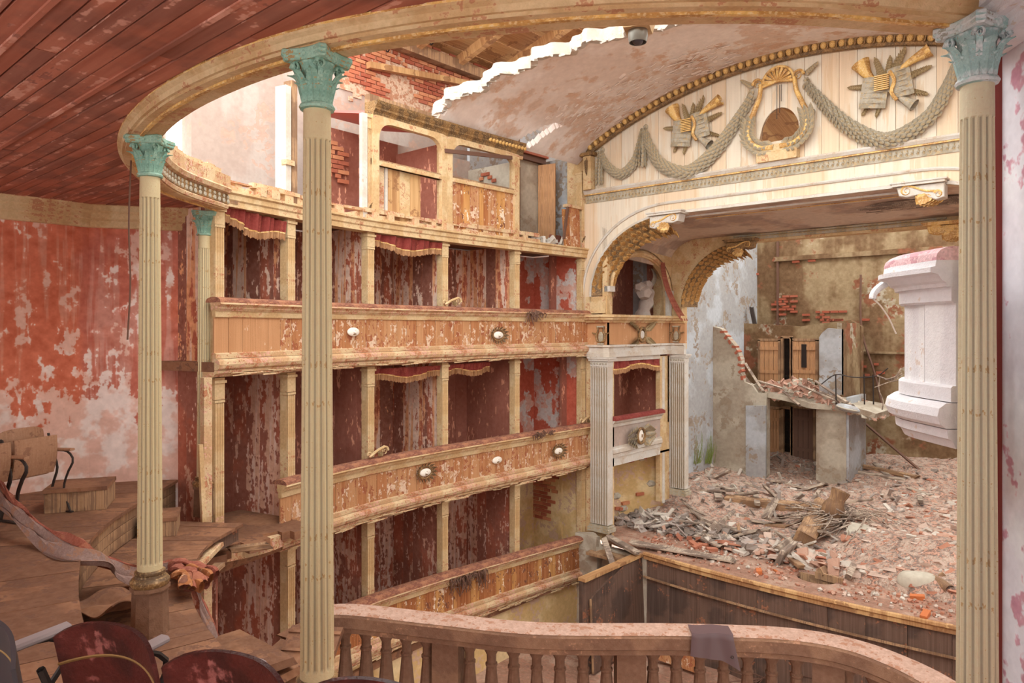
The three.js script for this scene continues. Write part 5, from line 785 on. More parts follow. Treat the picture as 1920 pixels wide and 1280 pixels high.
  for (let i = 0; i < 46; i++) { const u = 0.12 + r2() * 0.8, v = 0.08 + r2() * 0.8, stone = r2() < 0.4; const m = mesh(stone ? 'stone' : 'brick', st[stone ? 0 : 1], stone ? M.plasterGrey : [M.brickA, M.brickC, M.brickD][Math.floor(r2() * 3)], w); m.position.set(SX - 1.2 + 1.05 * u * u + 0.015, Y(-4.8 + 2.1 * v), -2.62 * u); m.rotation.set(0, Math.PI / 2 - 0.6 * u, (r2() - 0.5) * 0.2); }
}
function pilaster(label, x, z, w, h0, h1) {
  const t = thing('fluted_pilaster', label, 'pilaster', [x, Y(h0), z], 0, 'fluted pilasters of the stage box'), H = h1 - h0, nf = 7, s = [[-w / 2, 0]];
  for (let q = 0; q < nf; q++) { const c = -w / 2 + (q + 0.5) * w / nf, b = w / nf * 0.33; s.push([c - b, 0], [c - b * 0.7, 0.03], [c + b * 0.7, 0.03], [c + b, 0]); } s.push([w / 2, 0], [w / 2, 0.2], [-w / 2, 0.2]);
  const g = extrude(s, H - 0.36, [], 0, 0); g.rotateX(-Math.PI / 2); g.scale(1, 1, -1); const ix = g.attributes.position; for (let i = 0; i < ix.count; i += 3) { const a = [ix.getX(i), ix.getY(i), ix.getZ(i)]; ix.setXYZ(i, ix.getX(i + 1), ix.getY(i + 1), ix.getZ(i + 1)); ix.setXYZ(i + 1, ...a); }
  const g2 = finish(g, 0); g2.rotateY(Math.PI); mesh('shaft', place(g2, 0, 0.16, 0.02), M.white, t);
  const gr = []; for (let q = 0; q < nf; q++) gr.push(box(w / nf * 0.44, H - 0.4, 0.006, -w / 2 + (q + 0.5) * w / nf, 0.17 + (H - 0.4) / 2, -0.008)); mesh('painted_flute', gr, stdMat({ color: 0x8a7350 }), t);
  mesh('base', [chamfer(w + 0.1, 0.09, 0.3, 0.01, 0, 0.045, -0.08), chamfer(w + 0.05, 0.05, 0.26, 0.01, 0, 0.115, -0.08)], M.stucco, t);
  mesh('capital', [box(w + 0.02, 0.11, 0.2, 0, H - 0.145, -0.08), box(w + 0.08, 0.05, 0.26, 0, H - 0.06, -0.08), box(w + 0.12, 0.035, 0.3, 0, H - 0.02, -0.08)], M.white, t);
  const sm = []; for (let q = 0; q < 6; q++) sm.push(place(lathe([[0.0001, 0.03], [0.02, 0.02], [0.026, 0]], 7), -w / 2 + (q + 0.5) * w / 6, H - 0.14, 0.02, Math.PI / 2, 0, 0)); mesh('beads', sm, M.stucco, t);
}
pilaster('fluted pilaster at the left edge of the stage opening beside the box fronts', -3.87, 0.04, 0.44, -4.36, -0.62);
pilaster('fluted pilaster at the inner side of the stage box, near the rubble', -3.52, DEEP + 0.02, 0.38, -4.0, -0.62);
// plaster ornaments on the stage box
{
  const face = (px, py) => onX(px, py, SX + 0.02);
  const lyre = (label, px, py, p = face(px, py), turn = Math.PI / 2) => { const t = thing('small_lyre', label, 'lyre', p.toArray(), turn, 'small plaster lyres'); const side = (m) => [V(0, -0.17, 0.02), V(m * 0.08, -0.14, 0.02), V(m * 0.11, -0.02, 0.02), V(m * 0.07, 0.08, 0.02), V(m * 0.09, 0.18, 0.02)]; mesh('arms', [taperTube(side(-1), () => 0.02, 14, 6), taperTube(side(1), () => 0.02, 14, 6)], M.goldDark, t); mesh('body', [place(finish(new THREE.SphereGeometry(1, 12, 8), 0.9).scale(0.07, 0.12, 0.03), 0, -0.06, 0.01), box(0.2, 0.03, 0.03, 0, 0.17, 0.02), box(0.14, 0.03, 0.04, 0, -0.2, 0.02)], M.stucco, t); mesh('leaves', [...sprig(V(0.1, 0.0, 0.02), V(1, 0.3, 0), 0.1, 2, 0.05), ...sprig(V(-0.1, 0.0, 0.02), V(-1, 0.3, 0), 0.1, 2, 0.05)], M.goldDark, t); };
  lyre('small dark lyre ornament at the left of the upper stage-box frieze', 1127, 627, onZ(1127, 627, 0.05), 0); lyre('small grey lyre ornament at the right of the upper stage-box frieze', 1268, 625, onZ(1268, 625, DEEP + 0.08), 0);
  let p = face(1203, 627), t = thing('frieze_trophy', 'wreath with crossed sprigs in the middle of the upper stage-box frieze', 'ornament', p.toArray(), Math.PI / 2);
  const ring = []; for (let i = 0; i <= 24; i++) { const a = i / 24 * 2 * Math.PI; ring.push(V(Math.cos(a) * 0.13, Math.sin(a) * 0.15, 0.02)); } mesh('wreath', tube(ring, 0.035, 28, 7), M.goldDark, t); mesh('disc', place(lathe([[0.0001, 0.02], [0.09, 0.01], [0.09, 0]], 18), 0, 0, 0.01, Math.PI / 2, 0, 0), M.white, t);
  for (const [x, y] of [[1, 0.45], [-1, 0.45], [1, -0.4], [-1, -0.4]]) mesh('laurel_sprig', sprig(V(x * 0.12, y * 0.2, 0.02), V(x, y, 0), 0.4, 5, 0.1), M.leafBronze, t);
  p = face(1198, 816); t = thing('oval_cartouche', 'dark leafy cartouche with a white oval on the middle stage-box front', 'ornament', [p.x + 0.02, p.y, p.z], Math.PI / 2);
  const rg = []; for (let i = 0; i <= 24; i++) { const a = i / 24 * 2 * Math.PI; rg.push(V(Math.cos(a) * 0.15, Math.sin(a) * 0.17, 0.04)); } mesh('frame', tube(rg, 0.032, 28, 7), M.goldDark, t); mesh('oval', place(finish(new THREE.SphereGeometry(1, 16, 10), 0.9).scale(0.12, 0.14, 0.04), 0, 0, 0.02), M.mask, t); mesh('mark', box(0.03, 0.07, 0.02, 0, 0, 0.065), M.goldDark, t);
  const l = [], lf = acanthus(0.2, 0.12); for (const m of [-1, 1]) for (let i = 0; i < 5; i++) for (const q of [-1, 0, 1]) l.push(aim(lf, V(m * (0.14 + i * 0.08), q * (0.12 - i * 0.02), 0.02), V(m, q * 0.6, 0.3), 0, 1.1 - i * 0.1)); mesh('acanthus_leaves', l, M.stucco, t);
}
valance('purple-red valance with a yellow braid in the stage box opening', V(SX - 0.05, 0, zB + 0.02), V(SX - 0.05, 0, zA - 0.02), Y(-0.7), 0, 0.2, 12);
// broken lump of plaster and a torn curtain in the upper opening
{
  const a = onX(1208, 585, SX - 0.45), t = thing('plaster_lump', 'broken pinkish stump of plaster standing in the upper stage-box opening', 'debris', [a.x, Y(0.24), a.z]);
  mesh('stump', taperTube([V(0, 0, 0.1), V(0.02, 0.25, 0.02), V(0.04, 0.5, -0.12), V(0.02, 0.72, -0.08)], (u) => 0.2 - 0.05 * u + 0.03 * Math.sin(u * 17), 18, 8, 0.7), M.plasterPink, t); mesh('lump', [[0.2, 0.06, 0.62, 0.12, 1], [0.14, 0.1, 0.78, 0.02, 2], [0.15, 0.0, 0.72, 0.2, 3]].map(([q, x, y, z, a]) => place(finish(new THREE.DodecahedronGeometry(q, 0), 0), x, y, z, a, a * 2, a)), M.plasterPink, t); mesh('torn_cloth', shell((u, v) => V(0.05 + 0.1 * Math.sin(v * 3), 0.8 + v * 0.4, -0.25 + (u - 0.5) * 0.2 * (1 - v * 0.7) + 0.03 * Math.sin(u * 9)), 10, 10, 0.01), M.plasterGrey, t);
  const b = onX(1243, 530, SX + 0.06), c = thing('torn_curtain', 'torn red-brown curtain hanging at the side of the upper stage-box opening', 'curtain', [b.x, Y(0.24), b.z]);
  mesh('cloth', shell((u, v) => { const y = 1.3 - 1.36 * v, w = 0.1 + 0.16 * v; return V(0.02 + 0.3 * v * v + 0.04 * Math.sin(u * 14), y, 0.12 - (u * w + 0.4 * v * v)); }, 20, 20, 0.01), M.drapeRed, c);
}

// ---------------------------------------------------------------- stage: apron, pit and the ruined rear
const edgeZ = (x) => 0.14 + 0.17 * (1 - Math.min(1, (x / 2.75) ** 2));
{
  const f = struct('floor_stage', 'dusty front boards of the stage, strewn with crumbs of brick');
  const pts = []; for (let i = 0; i <= 20; i++) { const x = -2.7 + i * 0.36; pts.push([x, -edgeZ(x)]); }
  const hole = []; const hp = onH(1528, 1086, -4.53); for (let i = 0; i <= 12; i++) { const a = Math.PI + Math.PI * i / 12; hole.push([hp.x + 0.34 * Math.cos(a), -hp.z + 0.06 + 0.26 * Math.sin(a)]); } hole.push([hp.x + 0.34, -hp.z + 0.16], [hp.x - 0.34, -hp.z + 0.16]);
  const g = extrude([...pts, [4.5, 1.3], [1.1, 1.3], [-1.2, 2.55], [-4.4, 2.6], [-4.2, 0.2], [-2.9, -0.2]], 0.06, [hole]); g.rotateX(-Math.PI / 2); g.translate(0, Y(-4.59), 0); mesh('boards', metreUv(g), M.apron, f);
  const n = pts.map(([x, z]) => ({ x, z: -z }));
  mesh('edge_nosing', sweep(n, [[0.04, -4.54], [0.0, -4.52], [-0.05, -4.53], [-0.06, -4.57], [-0.03, -4.6], [-0.03, -4.66], [0.02, -4.66], [0.04, -4.6]]), M.roofWood, f);
  mesh('prompt_box', [box(0.66, 0.34, 0.03, hp.x, Y(-4.68), hp.z - 0.17), box(0.5, 0.12, 0.06, hp.x + 0.2, Y(-4.5), hp.z - 0.15, 0, -0.12, 0)], M.oldWood, f);
  const pw = struct('wall_pit', 'dark boarded wall of the orchestra pit below the stage');
  const np = 12; for (let i = 0; i < np; i++) { const x0 = -2.7 + i * 0.6, x1 = x0 + 0.6; mesh('panel', boardBetween({ x: x0, z: edgeZ(x0) - 0.02 }, { x: x1, z: edgeZ(x1) - 0.02 }, 0, Y(-4.62), 0.05, 0.006), M.pit, pw); }
  mesh('ledge', sweep(n, [[-0.01, -5.0], [-0.05, -5.0], [-0.05, -5.03], [-0.01, -5.03]]), M.oldWood, pw);
  mesh('back_chute', box(0.7, 1.3, 0.4, hp.x + 0.15, Y(-5.3), 0.1, 0, 0, 0.06), M.pit, pw);
  const fb = thing('wooden_sheet', 'big dark brown panel leaning at the left side of the orchestra pit', 'panel', [-2.72, Y(-6.35), 1.0]); mesh('sheet', extrude([[-0.95, 0], [0.85, 0], [0.85, 1.78], [0.3, 1.74], [-0.8, 1.42], [-0.92, 1.36]], 0.04).rotateY(Math.PI / 2).rotateZ(0.04), M.pit, fb); mesh('edge_strip', box(0.03, 1.36, 0.03, 0.0, 0.68, 0.95, 0, 0, 0.04), M.oldWood, fb);
  const cr = onH(1300, 1160, -5.95); const ck = thing('broken_board', 'rust-orange broken board lying in the pit', 'board', [-1.6, Y(-6.28), 0.75]); mesh('board', extrude([[-0.5, 0], [0.45, 0], [0.3, 0.3], [0, 0.42], [-0.2, 0.25]], 0.05), M.orange, ck);
  // stub of rough wall between the box fronts and the stage, planks across it
  const sw = struct('wall_stub', 'rough plastered stub of wall at the corner of the stage'); mesh('plaster', shell((u, v) => V(-4.3 + 0.55 * u, Y(-6.4 + 2.0 * v), 0.32 + 0.02 * Math.sin(v * 15 + u * 7)), 8, 16, 0.2), M.plasterGrey, sw); mesh('low_wall', box(1.5, 1.7, 0.2, -3.4, Y(-5.5), 0.05), M.plasterGrey, sw);
  mesh('side_panel', box(0.08, 1.75, 2.0, -2.82, Y(-5.5), 1.15), M.pit, pw); mesh('side_nosing', box(0.16, 0.06, 2.0, -2.8, Y(-4.6), 1.15), M.roofWood, pw); mesh('side_floor', box(1.1, 0.06, 0.4, -3.35, Y(-4.72), 0.3), M.oldWood, pw);
}
function plankThing(label, a, b, w, th, mat, group, name = 'wooden_plank', cat = 'plank') {
  const d = b.clone().sub(a), L = d.length(), c = a.clone().add(b).multiplyScalar(0.5), r = rnd;
  const g = chamfer(w, th, L, Math.min(th, w) * 0.15); const p = g.attributes.position; for (let i = 0; i < p.count; i++) if (Math.abs(p.getZ(i)) > L * 0.49) p.setZ(i, p.getZ(i) + Math.sin(p.getX(i) * 90 + p.getY(i) * 50) * 0.05);
  metreUv(g, r() * 3, r() * 3); const uv = g.attributes.uv; for (let i = 0; i < uv.count; i++) { const u = uv.getX(i); uv.setXY(i, uv.getY(i), u); }
  const m = mesh(name, g, mat); m.position.copy(c); m.quaternion.setFromUnitVectors(V(0, 0, 1), d.normalize()); tag(m, label, cat, group); return m;
}
{
  const H = (px, py, h) => onH(px, py, h);
  plankThing('long weathered plank lying along the stage edge at the left', H(1185, 1016, -4.42), H(1375, 1050, -4.48), 0.22, 0.04, M.greyWood);
  plankThing('beam end sloping down into the pit corner beside the pilaster', H(1140, 1005, -4.4), H(1196, 1037, -4.5), 0.14, 0.08, M.greyWood);
  plankThing('short upright board propped in the pit corner beside the boxes', H(1132, 1008, -4.36), H(1150, 1062, -4.7), 0.12, 0.04, M.greyWood);
}
// rear of the stage
{
  const wl = struct('wall_stage_left', 'pale bluish plaster wall at the left of the stage, stained low down');
  const ws = (name, pts, z0, th, mat, axis, par) => { const g = extrude(pts, th); if (axis === 'x') g.applyMatrix4(new THREE.Matrix4().makeBasis(V(0, 0, -1), V(0, 1, 0), V(1, 0, 0)).setPosition(z0, 0, 0)); else g.translate(0, 0, z0); return mesh(name, metreUv(g), mat, par); };
  ws('plaster', [[2.7, 0], [9.6, 0], [9.6, Y(3.6)], [5.6, Y(3.6)], [5.3, Y(2.3)], [4.7, Y(1.9)], [4.4, Y(2.8)], [2.7, Y(3)]], -4.75, 0.3, M.plasterPale, 'x', wl);
  struct('wall_sky_block_right', 'added low wall right of the stage, out of view, blocking sky light', box(0.3, Y(1.6), 7, 5.1, Y(1.6) / 2, -6.3), M.plasterPale);  // added out of view and kept low, blocks sky light from the right
  const wb = struct('wall_stage_back', 'brown and ochre stained back wall of the stage');
  ws('plaster', [[-4.6, 0], [6.8, 0], [6.8, Y(6)], [-4.6, Y(6)]], -9.9, 0.3, M.plasterBack, 'z', wb);
  for (const [px0, px1, py, th] of [[1450, 1790, 486, 0.14], [1600, 1790, 660, 0.06]]) { const a = onZ(px0, py, -9.5), b = onZ(px1, py, -9.5); mesh('ledge', box(b.x - a.x, th, 0.1, (a.x + b.x) / 2, a.y, -9.56), M.plasterBack, wb); }
  mesh('rain_pipe', tube([onZ(1614, 515, -9.45), onZ(1616, 620, -9.45), onZ(1640, 700, -9.45), onZ(1655, 765, -9.42)], 0.03, 20, 6), M.rust, wb); mesh('seam', box(0.06, 3.2, 0.06, onZ(1458, 520, -9.55).x, onZ(1458, 520, -9.55).y, -9.56), M.rust, wb);
  const bg = [box(0.22, 0.066, 0.05), box(0.12, 0.066, 0.05)], r = rng(91);
  const patch = (px, py, w, h, z) => { const c = onZ(px, py, z); for (let j = 0; j < h; j++) for (let i = 0; i < w; i++) { if (r() < 0.42 || Math.hypot((i - w / 2) / w, (j - h / 2) / h) > 0.5 + r() * 0.1) continue; const m = mesh('brick', bg[r() < 0.75 ? 0 : 1], [M.brickD, M.brickB, M.brickD][Math.floor(r() * 3)], wb); m.position.set(c.x + (i - w / 2) * 0.24 + (j % 2) * 0.11, c.y + (j - h / 2) * 0.08, z + 0.02); } };
  patch(1475, 570, 3, 8, -9.58); patch(1550, 592, 5, 7, -9.58); patch(1590, 602, 6, 3, -9.58); patch(1500, 485, 7, 2, -9.58); patch(1410, 505, 3, 4, -9.58); patch(1635, 690, 3, 5, -9.58);
  // two-storey block of dressing rooms with its broken front wall
  const bl = struct('wall_dressing_rooms', 'broken plaster walls of a two-storey block of rooms at the back of the stage'); const zf = -6.5;
  const F = (px, py, z = zf) => { const p = onZ(px, py, z); return [p.x, p.y]; };
  ws('front_plaster', [[-4.45, 1], [F(1437, 900)[0], 1], F(1437, 738), F(1420, 736), F(1410, 722), F(1396, 716), F(1390, 700), F(1389, 672), F(1378, 648), F(1366, 634), F(1352, 616), [-4.45, F(1345, 612)[1]]], zf - 0.25, 0.25, M.plasterGrey, 'z', bl);
  mesh('brick_edge', [[1357, 622], [1364, 632], [1371, 641], [1379, 650], [1384, 660], [1389, 672], [1390, 684], [1391, 696], [1394, 708]].map(([x, y], i) => { const p = onZ(x, y, zf - 0.1); return box(0.12, 0.07, 0.24, p.x, p.y, p.z, 0, 0, i); }), M.brickB, bl);
  ws('front_return', [F(1400, 760), F(1437, 760), F(1437, 900), F(1400, 900)], zf - 0.02, 0.08, M.plasterPale, 'z', bl);
  const zb = -8.6, B = (px, py) => F(px, py, zb);
  ws('rear_plaster', [[-4.45, 1], [B(1615, 900)[0], 1], B(1615, 612), B(1595, 600), B(1540, 606), B(1500, 612), [-4.45, B(1345, 606)[1]]], zb - 0.2, 0.2, M.plasterBack, 'z', bl);
  ws('pale_pier', [F(1536, 740, -7.0), F(1578, 740, -7.0), F(1578, 617, -7.0), F(1552, 615, -7.0), F(1541, 624, -7.0), F(1536, 632, -7.0)], -7.15, 0.15, M.plasterPale, 'z', bl);
  const pz = onZ(1578, 700, -7.0); mesh('pier_return', [box(0.12, 2.1, 1.6, pz.x - 0.06, onZ(1578, 680, -7.0).y, -7.82)], M.plasterBack, bl); mesh('lower_pier', box(onZ(1586, 800, -7.0).x - onZ(1530, 800, -7.0).x, 3.2, 0.15, (onZ(1586, 800, -7.0).x + onZ(1530, 800, -7.0).x) / 2, onZ(1560, 815, -7.0).y - 0.6, -7.08), M.plasterGrey, bl); mesh('lower_return', box(0.12, 3.2, 1.5, onZ(1586, 800, -7.0).x, onZ(1560, 815, -7.0).y - 0.6, -7.8), M.plasterPale, bl);  // return coloured darker than the front, shade put into its plaster
  // doors
  const door = (label, px0, px1, py0, py1, z, mat, open) => { const a = onZ(px0, py1, z), b = onZ(px1, py0, z), w = b.x - a.x, h = b.y - a.y, t = thing('stage_door', label, 'door', [(a.x + b.x) / 2, a.y, z]); mesh('frame', [box(0.07, h, 0.1, -w / 2 - 0.03, h / 2, 0), box(0.07, h, 0.1, w / 2 + 0.03, h / 2, 0), box(w + 0.13, 0.07, 0.1, 0, h, 0)], M.oldWood, t); if (!open) { const n = 4; for (let i = 0; i < n; i++) mesh('board', box(w / n - 0.01, h - 0.05, 0.04, -w / 2 + (i + 0.5) * w / n, h / 2 - 0.02, 0.02), mat, t); mesh('rail', [box(w, 0.1, 0.03, 0, h * 0.25, 0.05), box(w, 0.1, 0.03, 0, h * 0.8, 0.05)], mat, t); } else mesh('painted_shade_panel', box(w, h, 0.04, 0, h / 2, -0.08), M.doorShade, t); return { t, w, h }; };  // open doorways: inner shade painted as a flat dark panel
  door('brown plank door on the upper floor at the back of the stage, nearest the broken wall', 1426, 1460, 637, 715, zb + 0.06, M.doorWood, false); door('narrow dark doorway on the upper floor between the brown doors', 1469, 1482, 632, 718, zb + 0.06, M.oldWood, true);
  const gd = door('brown glazed door on the upper floor beside the pale pier', 1488, 1530, 637, 715, zb + 0.06, M.doorWood, false); mesh('pane', box(gd.w * 0.22, gd.h * 0.55, 0.03, 0, gd.h * 0.62, 0.06), M.doorShade, gd.t);
  door('brown door on the ground floor below the rubble-laden balcony', 1440, 1462, 765, 868, zb + 0.06, M.doorWood, false); door('tall dark doorway on the ground floor at the back of the stage', 1470, 1483, 765, 868, zb + 0.06, M.oldWood, true); door('wide brown door on the ground floor, right of the dark doorway', 1488, 1526, 765, 866, zb + 0.06, M.rust, false);
  // balcony slab heaped with rubble
  const bh = -1.95, s0 = F(1415, 745, -7.0)[0], s1 = F(1645, 745, -7.0)[0], slab = struct('floor_balcony', 'sagging balcony slab heaped with rubble at the back of the stage'); mesh('slab', shell((u, v) => V(s0 + (s1 - s0) * u, Y(bh - 0.35 * u * u + 0.06 * Math.sin(u * 9)), -6.6 - 1.9 * v - 0.08 * Math.sin(u * 21)), 30, 8, -0.14), M.plasterGrey, slab);
  const q = rng(23), deb = [], deb2 = []; for (let i = 0; i < 520; i++) { const u = q(), v = q(), hgt = (0.55 * (1 - Math.abs(u - 0.32) * 1.6)) * q(); (i % 3 ? deb : deb2).push(box(0.08 + q() * 0.16, 0.03, 0.06 + q() * 0.1, s0 + (s1 - s0) * u, Y(bh - 0.35 * u * u + 0.03 + Math.max(0, hgt)), -6.65 - 1.7 * v, q() * 3, q() * 3, q() * 3)); }
  tag(mesh('brick_heap', deb, M.rubbleBrick), 'heap of broken bricks lying on the sagging balcony', 'rubble', null, 'stuff'); tag(mesh('plaster_heap', deb2, M.plasterGrey), 'grey plaster lumps among the bricks on the sagging balcony', 'rubble', null, 'stuff');
  const rp = [[1425, 715, 1468, 728], [1398, 682, 1432, 735], [1392, 700, 1420, 738], [1500, 722, 1570, 752], [1530, 715, 1590, 755], [1470, 735, 1500, 760], [1540, 735, 1600, 760]]; rp.forEach(([x0, y0, x1, y1], i) => plankThing(['broken lath sticking out of the balcony heap on its left side', 'long grey board sliding off the broken wall onto the balcony', 'second grey board beside the broken wall', 'lath lying across the middle of the balcony heap', 'longest pole sloping over the right half of the balcony', 'short lath dangling below the balcony edge', 'thin board at the right end of the balcony'][i], onZ(x0, y0, -6.7), onZ(x1, y1, -6.6), 0.07, 0.04, M.greyWood));
  const rl = thing('iron_railing', 'bent thin iron railing left standing on the right part of the balcony', 'railing', [0, 0, 0]); for (const px of [1567, 1620, 1637]) mesh('stanchion', tube([onZ(px, 702, -6.6), onZ(px + 1, 758, -6.6)], 0.018, 4, 5), M.iron, rl); mesh('handrail', tube([onZ(1540, 720, -6.6), onZ(1567, 702, -6.6), onZ(1600, 707, -6.6), onZ(1645, 704, -6.6), onZ(1665, 690, -6.6)], 0.014, 16, 5), M.iron, rl);
  tag(mesh('dry_branch', [[[1692, 700], [1672, 712], [1655, 708], [1645, 704]], [[1690, 690], [1680, 705], [1660, 712]], [[1650, 706], [1648, 730], [1656, 752], [1654, 768]], [[1688, 712], [1668, 716], [1640, 726]]].map((q, i) => tube(q.map(([x, y]) => onZ(x, y, -6.6 + i * 0.02)), 0.022 - i * 0.003, 14, 5)), M.greyWood), 'dry pale branches hanging beside the right end of the balcony rail', 'branch');
  const sh = thing('hanging_plate', 'pale oval plate hanging under the balcony', 'plate', onZ(1590, 765, -6.6).toArray(), 0); mesh('plate', finish(new THREE.SphereGeometry(1, 18, 10), 0.9).scale(0.3, 0.1, 0.2).rotateZ(-0.2), M.plasterPale, sh); mesh('rim', place(finish(new THREE.TorusGeometry(0.26, 0.02, 6, 20), 0.9).rotateX(Math.PI / 2).rotateZ(-0.2), 0, 0.01, 0), M.plasterGrey, sh);
  plankThing('charred upright post on top of the broken wall at the back of the stage', onZ(1409, 577, -8.68), onZ(1417, 616, -8.68), 0.12, 0.1, M.iron);
  plankThing('long pole leaning against the back wall at the right of the stage', onZ(1618, 790, -9.2), onZ(1735, 890, -8.4), 0.06, 0.05, M.rust);
}
// ---------------------------------------------------------------- rubble on the stage
const bedLine = (x) => -1.2 - 1.3 * sstep(1.0, -1.4, x);
const bedH = (x, z) => { const k = (Math.floor((x + 8) * 26) % 512) + 512 * (Math.floor((z + 12) * 26) % 512), b = bedLine(x) - z; return Math.max(-4.8 + 0.29 * sstep(-0.4, 0, b) + 0.072 * Math.max(0, b) + 0.42 * (A3[k] - 0.42) * sstep(-0.2, 1.2, b) + 0.25 * Math.exp(-((x - 2.4) ** 2) / 1.2 - ((z + 2.6) ** 2) / 1.5) - 0.25 * Math.exp(-((x - 0.4) ** 2) / 0.5 - ((z + 1.7) ** 2) / 0.3) + 0.15 * sstep(2.5, 4.5, -x) * sstep(2.4, 3.4, -z), -4.75); };
const groundH = (x, z) => Math.max(bedH(x, z), z > bedLine(x) - 0.15 ? -4.53 : -9);
{
  tag(mesh('rubble_bed', shell((u, v) => { const x = -4.6 + 11 * u, z = -0.75 - 8.9 * v; return V(x, Y(bedH(x, z)), z); }, 160, 130, -0.2), M.rubbleBed), 'bed of dust and crushed brick covering the stage behind the front boards', 'rubble', null, 'stuff');
  const shard = (seed, w, h, d) => { const r = rng(seed), g = new THREE.BoxGeometry(w, h, d).toNonIndexed(), p = g.attributes.position, seen = new Map(); for (let i = 0; i < p.count; i++) { const k = [p.getX(i), p.getY(i), p.getZ(i)].map((x) => x.toFixed(3)).join(); if (!seen.has(k)) seen.set(k, [(r() - 0.5) * w * 0.45, (r() - 0.5) * h * 0.4, (r() - 0.5) * d * 0.45]); const o = seen.get(k); p.setXYZ(i, p.getX(i) + o[0], p.getY(i) + o[1], p.getZ(i) + o[2]); } return finish(g, 0); };
  const cols = [0xb67c62, 0xbf957f, 0xc8ad9c, 0xaa6c54, 0xcdc0b2, 0xaa9a90, 0x938479].map((c) => new THREE.Color(c));
  const inst = (name, label, geo, n, x0, x1, z0, z1, pal, sMin, sMax, lift, cond) => { const im = new THREE.InstancedMesh(geo, stdMat({ color: 0xffffff, bumpMap: M.grit, bumpScale: 0.004 }), n), r = rng(name.length * 31 + n), m = new THREE.Matrix4(); let k = 0, guard = 0; while (k < n && guard++ < n * 8) { const x = x0 + (x1 - x0) * r(), z = z0 + (z1 - z0) * r(); if (cond && !cond(x, z, r)) continue; const s = sMin + (sMax - sMin) * r() ** 2; m.compose(V(x, Y(groundH(x, z)) + lift * r() + 0.01, z), new THREE.Quaternion().setFromEuler(new THREE.Euler((r() - 0.5) * 1.3, r() * 6.3, (r() - 0.5) * 1.3)), V(s, s, s)); im.setMatrixAt(k, m); im.setColorAt(k, cols[pal[Math.floor(r() * pal.length)]]); k++; } im.count = k; im.name = numbered(name); im.castShadow = im.receiveShadow = true; scene.add(im); tag(im, label, 'rubble', null, 'stuff'); };
  inst('tile_shards', 'thousands of broken roof tiles and bricks heaped on the right half of the stage', shard(1, 0.19, 0.04, 0.13), 9000, -2.4, 5.2, -9.2, -1.0, [0, 1, 1, 2, 2, 3, 4, 4], 0.5, 1.5, 0.14, (x, z, r) => x + (z + 3) * 0.35 > -1.2 + r() * 1.8);
  inst('brick_lumps', 'broken bricks lying among the tiles on the stage', shard(2, 0.22, 0.11, 0.12), 900, -4.4, 5.2, -9.2, -1.0, [0, 1, 2, 3, 4], 0.5, 1.1, 0.12);
  inst('plaster_lumps', 'grey plaster and mortar lumps on the left half of the stage', shard(3, 0.2, 0.09, 0.14), 3600, -4.4, 2.2, -8.8, -1.1, [4, 5, 6, 6, 5], 0.4, 1.4, 0.12, (x, z, r) => x + (z + 3) * 0.35 < 0.2 + r() * 1.2);
  inst('splinters', 'countless wood splinters and laths in the grey rubble on the left of the stage', box(0.55, 0.025, 0.06), 1500, -4.4, 2.6, -8.6, -1.2, [5, 6, 4], 0.35, 1.3, 0.16, (x, z, r) => r() < (x < 0.8 ? 1 : 0.25));
  inst('crumbs', 'crumbs of brick scattered over the front boards of the stage', shard(4, 0.05, 0.03, 0.04), 900, -3.2, 3.6, -1.5, 0.05, [0, 1, 2, 3, 4, 0], 0.4, 1.5, 0.01, (x, z) => z < edgeZ(x) - 0.12 && !(Math.abs(x - 0.5) < 0.4 && z > -0.8 && z < 0));
}
